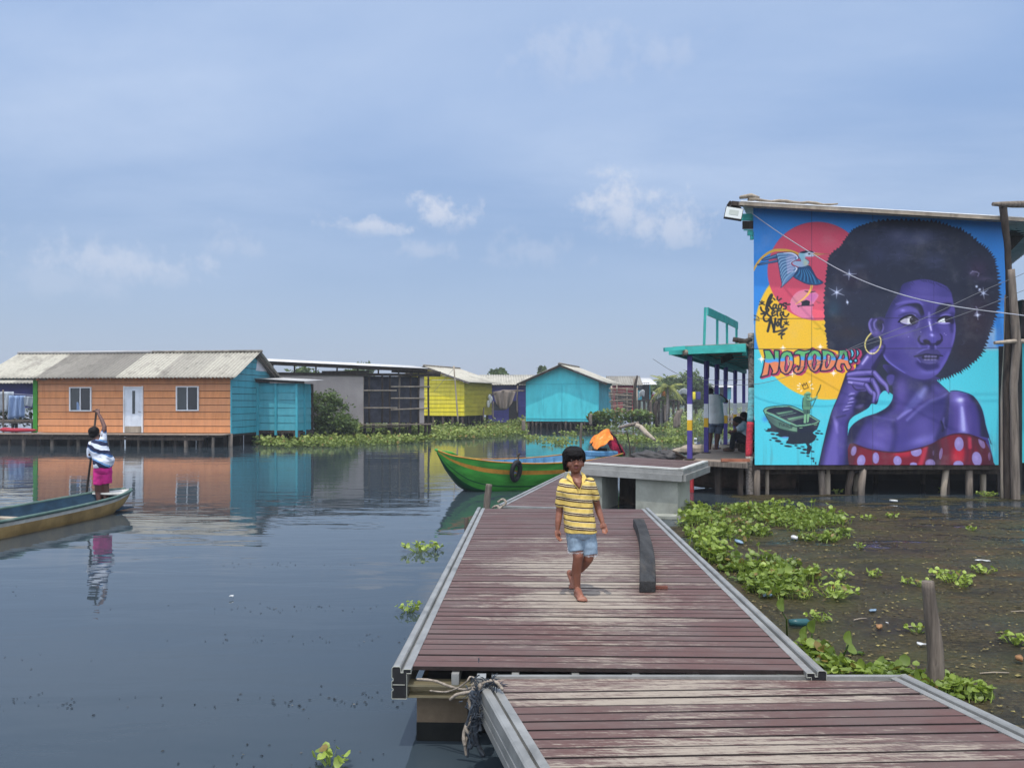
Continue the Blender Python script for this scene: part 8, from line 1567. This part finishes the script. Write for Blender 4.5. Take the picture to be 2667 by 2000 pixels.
    T.limb([w(278, 462), w(254, 540), w(241, 640, Z0+.012)], [.046, .043, .0385]); T.mb.tube([w(246, 600, Z0+.01), w(239.5, 652, Z0+.012)], [.041, .0405], 16)
    T.limb([w(515, 452), w(546, 520), w(566, 585, Z0+.012)], [.045, .041, .036]); T.mb.tube([w(556, 552, Z0+.01), w(569, 596, Z0+.012)], [.040, .038], 16)
    sh = T.fuse('polo_shirt', stripes_boy, root, .0048, 3, .0065, 15)
    # placket opening shows the chest; collar flaps lie either side
    tan = paint('pale yellow collar', S(222, 192, 104), .9, .1, 20); 
    for pts in (((318, 352), (300, 400), (352, 444), (412, 512), (424, 502), (378, 430), (346, 398)), ((434, 345), (470, 372), (486, 404), (462, 440), (430, 512), (424, 502), (436, 440), (446, 396))):
        mb = MB(); q = []
        for x, y in pts:
            d = max(0, min(1, (y-345)/140)); q.append(w(x, y, Z0-.030-.058*d**.7+abs(x-395)*k*.28))
        mb.prism(q, (0, .010, 0)); c = fix_normals(mb.build('collar', tan, sh))
    mb = MB(); mb.prism([w(410, 508, Z0-.0885), w(420, 500, Z0-.0885), w(432, 510, Z0-.0885), w(430, 545, Z0-.0895), w(414, 548, Z0-.0895)], (0, .006, 0)); fix_normals(mb.build('placket', tan, sh))
    # shorts
    D_ = Flesh(); D_.loft([ring(430, 880, 138, .086), ring(434, 925, 138, .082), ring(438, 960, 128, .064)]); D_.limb([w(372, 955, Z0-.005), w(382, 1010, Z0-.02)], [.064, .0605]); D_.limb([w(503, 955), w(514, 1040, Z0-.01)], [.064, .061]); D_.limb([w(420, 960), w(460, 985)], [.06, .05])
    D_.mb.tube([w(376, 950, Z0-.005), w(388, 1080, Z0-.035)], [.064, .0595], 20); D_.mb.tube([w(500, 950), w(518, 1106, Z0-.015)], [.064, .0595], 20)
    sd = D_.fuse('denim_shorts', 'denim', root, .005, 2, .006, 18)
    mb = MB()
    for (c, y, r, z) in ((388, 1078, .0585, -.035), (518, 1104, .0585, -.015)):
        for i in range(46):
            t = 2*math.pi*i/46; p = w(c, y, Z0+z)+Vector((r*math.cos(t), r*math.sin(t), U(-.002, .004))); mb.tube([p, p+Vector((U(-.004, .004), U(-.004, .004), -U(.006, .016)))], [.0018, .0006], 4)
    for i in range(16): p = w(322+U(-3, 4), 1000+i*5.5, Z0-.03); mb.tube([p, p+Vector((-U(.003, .010), -.002, -U(.002, .012)))], [.002, .0008], 4)
    mb.build('frayed_hem', MT['fray'], sd)
make_boy()

def clothes_ring(w, k, c, y, rx, ry, Z): return (w(c, y, Z), (rx*k, 0, 0), (0, ry, 0))
def make_boatman():
    Z0 = 14.1; k = Z0/2004/5.53
    def b(cx, cy, Z=Z0): return PT(180+cx/5.53, 1030+cy/5.53, Z)
    f = b(470, 1600); base = Vector((f.x, Z0, .05)); root = thing('person', 'person in white and navy shirt and magenta shorts poling the canoe', 'person', tuple(base))
    def w(cx, cy, Z=Z0): return b(cx, cy, Z)-base
    F = Flesh(); F.ell(w(356, 530, Z0+.01), (.076, .09, .10)); F.ell(w(352, 570, Z0+.06), (.05, .05, .05)); F.ell(w(425, 545, Z0+.02), (.012, .02, .03)); F.ell(w(288, 548, Z0+.03), (.012, .02, .03)); F.limb([w(385, 590), w(410, 640)], [.052, .06]); F.limb([w(420, 700), w(480, 980)], [.11, .12])
    F.limb([w(495, 640), w(503, 500), w(510, 450, Z0+.02), w(470, 350, Z0+.14), w(425, 265, Z0+.24)], [.052, .046, .037, .034, .026]); hand(F, w(425, 265, Z0+.24), w(408, 232, Z0+.28), w(372, 190, Z0+.36), (-.6, .3, -.7), .0105, Vector((.6, 0, .8)).normalized())
    F.limb([w(300, 740), w(302, 850), w(305, 880, Z0+.03), w(312, 890, Z0+.2), w(316, 885, Z0+.32)], [.05, .045, .038, .032, .026]); hand(F, w(316, 885, Z0+.32), w(317, 880, Z0+.37), w(312, 850, Z0+.44), (-.8, 0, -.5), .0105, Vector((0, -.3, .9)).normalized())
    for x0, x1, x2, zz in ((420, 418, 432, 0), (525, 522, 528, .06)):
        F.limb([w(x0, 1100, Z0+zz), w(x1, 1290, Z0+zz-.01), w(x1+6, 1380, Z0+zz+.02), w(x2, 1480, Z0+zz), w(x2, 1585, Z0+zz)], [.085, .062, .062, .045, .04]); a = w(x2, 1600, Z0+zz); a.z = .035; F.limb([a+Vector((0, -.04, 0)), a+Vector((-.03, .12, -.01)), a+Vector((-.04, .18, -.012))], [.036, .032, .022])
    F.fuse('body', 'skin_dark', root, .009, 3)
    H = Flesh(); H.ell(w(355, 515, Z0-.01), (.092, .098, .092)); H.ell(w(350, 560, Z0-.03), (.075, .07, .07)); H.fuse('hair', 'hair', root, .008, 2, .006, 30)
    r = lambda c, y, rx, ry, Z=Z0: clothes_ring(w, k, c, y, rx, ry, Z)
    T = Flesh(); T.loft([r(415, 635, 70, .07), r(425, 670, 120, .10), r(425, 730, 138, .125), r(445, 800, 132, .13), r(465, 870, 132, .135), r(500, 945, 142, .15), r(498, 1000, 126, .145), r(492, 1035, 112, .135)]); T.limb([w(478, 680), w(498, 600), w(502, 505)], [.075, .062, .052]); T.limb([w(325, 715), w(300, 790), w(299, 868, Z0+.01)], [.075, .062, .056]); T.limb([w(570, 880, Z0-.05), w(620, 930, Z0-.03)], [.07, .045])
    T.fuse('shirt', stripes_man, root, .009, 3, .020, 8)
    D_ = Flesh(); D_.loft([r(490, 1020, 112, .12), r(488, 1080, 120, .115), r(482, 1120, 108, .095)]); D_.mb.tube([w(430, 1080), w(415, 1285, Z0-.01)], [.10, .080], 18); D_.mb.tube([w(535, 1080, Z0+.03), w(545, 1265, Z0+.04)], [.10, .082], 18); D_.limb([w(432, 1080), w(535, 1080, Z0+.03)], [.10, .10]); D_.fuse('shorts', 'pink', root, .009, 3, .008, 14)
    a, m, e = b(396, 195, Z0+.36), b(317, 885, Z0+.40), b(250, 1400, Z0+.5); d = (e-m).normalized(); mb = MB(); mb.tube([a, m, e, e+d*.8], [.018, .02, .021, .021], 8)
    tag(mb.build('punting_pole', MT['dark_wood'], None, True, tuple(a)), 'long dark pole held by the person in the canoe', 'pole')
make_boatman()

def make_standing():
    Z0 = 19.9; k = Z0/2004/5.53
    def b(cx, cy, Z=Z0): return PT(1580+cx/5.53, 920+cy/5.53, Z)
    f = b(1535, 1400); base = Vector((f.x, Z0, .76)); root = thing('person', 'man in loose white T-shirt and grey shorts standing with his back turned in the pavilion', 'person', tuple(base))
    def w(cx, cy, Z=Z0): return b(cx, cy, Z)-base
    F = Flesh(); F.ell(w(1492, 556, Z0+.05), (.075, .09, .105)); F.limb([w(1505, 580, Z0+.03), w(1530, 620)], [.055, .07]); F.limb([w(1550, 700), w(1570, 980)], [.13, .14])
    F.limb([w(1635, 620), w(1680, 650), w(1732, 690, Z0+.06), w(1690, 690, Z0+.25), w(1640, 660, Z0+.34)], [.06, .05, .043, .036, .028]); hand(F, w(1640, 660, Z0+.34), w(1620, 655, Z0+.37), w(1580, 650, Z0+.40), (0, .2, -1), .011, Vector((0, 0, 1)))
    F.limb([w(1460, 640), w(1445, 740, Z0+.05), w(1470, 760, Z0+.25)], [.055, .045, .03]); hand(F, w(1470, 760, Z0+.25), w(1490, 750, Z0+.3), w(1530, 730, Z0+.34), (0, .2, -1), .011, Vector((0, 0, 1)))
    for x0, x1, x2 in ((1492, 1494, 1484), (1605, 1600, 1580)):
        F.limb([w(x0, 1020), w(x1, 1140), w(x1-2, 1210), w((x1+x2)/2-2, 1270), w(x2, 1370)], [.10, .068, .066, .055, .04]); a = w(x2, 1395); a.z = .036; F.limb([a+Vector((0, -.04, 0)), a+Vector((-.02, .12, -.008)), a+Vector((-.03, .19, -.014))], [.036, .034, .022])
    F.fuse('body', 'skin_dark', root, .011, 3)
    H = Flesh(); H.ell(w(1490, 545, Z0+.035), (.086, .098, .092)); H.fuse('hair', 'hair', root, .01, 2, .005, 30)
    r = lambda c, y, rx, ry: clothes_ring(w, k, c, y, rx, ry, Z0)
    T = Flesh(); T.loft([r(1535, 588, 58, .08), r(1545, 608, 92, .12), r(1555, 660, 106, .15), r(1562, 760, 106, .16), r(1570, 880, 112, .17), r(1574, 960, 116, .18), r(1574, 1012, 114, .18)]); T.limb([w(1620, 640), w(1655, 655), w(1680, 672, Z0+.02)], [.085, .075, .068]); T.limb([w(1475, 650), w(1455, 700, Z0+.03)], [.08, .07]); T.fuse('t_shirt', 'white_cloth', root, .011, 3, .012, 8)
    D_ = Flesh(); D_.loft([r(1572, 980, 110, .165), r(1572, 1040, 112, .17)]); D_.mb.tube([w(1510, 1020), w(1497, 1146)], [.115, .10], 18); D_.mb.tube([w(1625, 1020), w(1606, 1158)], [.115, .10], 18); D_.fuse('shorts', 'denim_dark', root, .011, 3, .008, 12)
make_standing()

def make_seated(label, dx, dy, Z0, shirt, sc=1.):
    k = Z0/2004/5.53
    def b(cx, cy, Z=Z0): return PT(1580+(cx+dx)/5.53, 920+(cy+dy)/5.53, Z)
    f = b(1900, 1410); base = Vector((f.x, Z0, .76)); root = thing('person', label, 'person', tuple(base))
    def w(cx, cy, Z=Z0): return b(cx, cy, Z)-base
    F = Flesh(); F.ell(w(1872, 990), (.10, .085, .115)); F.ell(w(1842, 1020), (.05, .05, .055)); F.ell(w(1822, 1002), (.02, .02, .02)); F.limb([w(1900, 1030), w(1950, 1060)], [.065, .08]); F.limb([w(1985, 1100), w(2010, 1240)], [.13, .14])
    F.limb([w(1935, 1090, Z0-.14), w(1880, 1090, Z0-.18), w(1850, 1110, Z0-.18), w(1800, 1132, Z0-.1)], [.065, .05, .045, .034]); hand(F, w(1800, 1132, Z0-.1), w(1782, 1128, Z0-.06), w(1768, 1118, Z0+.06), (-.3, .1, -.9), .011, Vector((0, 0, 1)))
    F.limb([w(1960, 1090, Z0+.14), w(1880, 1130, Z0+.16), w(1830, 1140, Z0+.05)], [.06, .045, .034]); hand(F, w(1830, 1140, Z0+.05), w(1812, 1142, Z0+.02), w(1790, 1146, Z0-.06), (-.3, 0, -.9), .011, Vector((0, 0, 1)))
    for dz in (-.12, .12):
        a = w(1786, 1405, Z0+dz); a.z = .045; F.limb([w(1800, 1340, Z0+dz), a+Vector((.02, 0, 0)), a+Vector((-.14, -.02, -.01))], [.045, .045, .035])
    F.fuse('body', 'skin_dark', root, .012, 3)
    H = Flesh(); H.ell(w(1884, 965), (.115, .105, .10)); H.ell(w(1912, 1000), (.07, .09, .09)); H.fuse('hair', 'hair', root, .011, 2, .006, 30)
    r = lambda c, y, rx, ry: clothes_ring(w, k, c, y, rx, ry, Z0)
    T = Flesh(); T.limb([w(1955, 1060), w(1985, 1120), w(2008, 1200), w(2015, 1250)], [.15, .185, .19, .18]); T.limb([w(1950, 1075, Z0-.13), w(1895, 1090, Z0-.18)], [.09, .075]); T.limb([w(1960, 1080, Z0+.13), w(1900, 1110, Z0+.15)], [.09, .075]); T.fuse('t_shirt', shirt, root, .012, 3, .01, 8)
    D_ = Flesh(); D_.ell(w(2010, 1270), (.19, .19, .14))
    for dz in (-.12, .12): D_.limb([w(2005, 1260, Z0+dz), w(1920, 1200, Z0+dz), w(1838, 1160, Z0+dz), w(1815, 1260, Z0+dz), w(1800, 1370, Z0+dz)], [.12, .105, .08, .072, .058])
    D_.fuse('trousers', 'black_cloth', root, .012, 3)
    for dz in (-.12, .12):
        a = w(1778, 1412, Z0+dz); a.z = .05; S_ = Flesh(); S_.limb([a+Vector((.07, 0, 0)), a+Vector((-.05, 0, 0)), a+Vector((-.15, 0, -.012))], [.05, .05, .036]); S_.fuse('shoe', 'dark_hull', root, .012, 2)
    return root
make_seated('person in grey T-shirt and black trousers sitting hunched beside the palm log', 0, 0, 19.3, 'grey_cloth')
make_seated('second seated person half hidden behind the palm log', 95, -70, 20.6, 'black_cloth')
p = PT(1580+2030/5.53, 920+1420/5.53, 19.3); mb = MB(); mb.box((p.x+.05, 19.45, .76+.14), (.55, .75, .10)); mb.box((p.x-.12, 19.3, .80), (.10, .5, .10)); mb.box((p.x+.2, 19.3, .80), (.10, .5, .10)); tag(mb.build('low_bench', MT['dark_wood'], None, False, (p.x, 19.4, .76)), 'low rough plank bench under the seated people', 'bench')
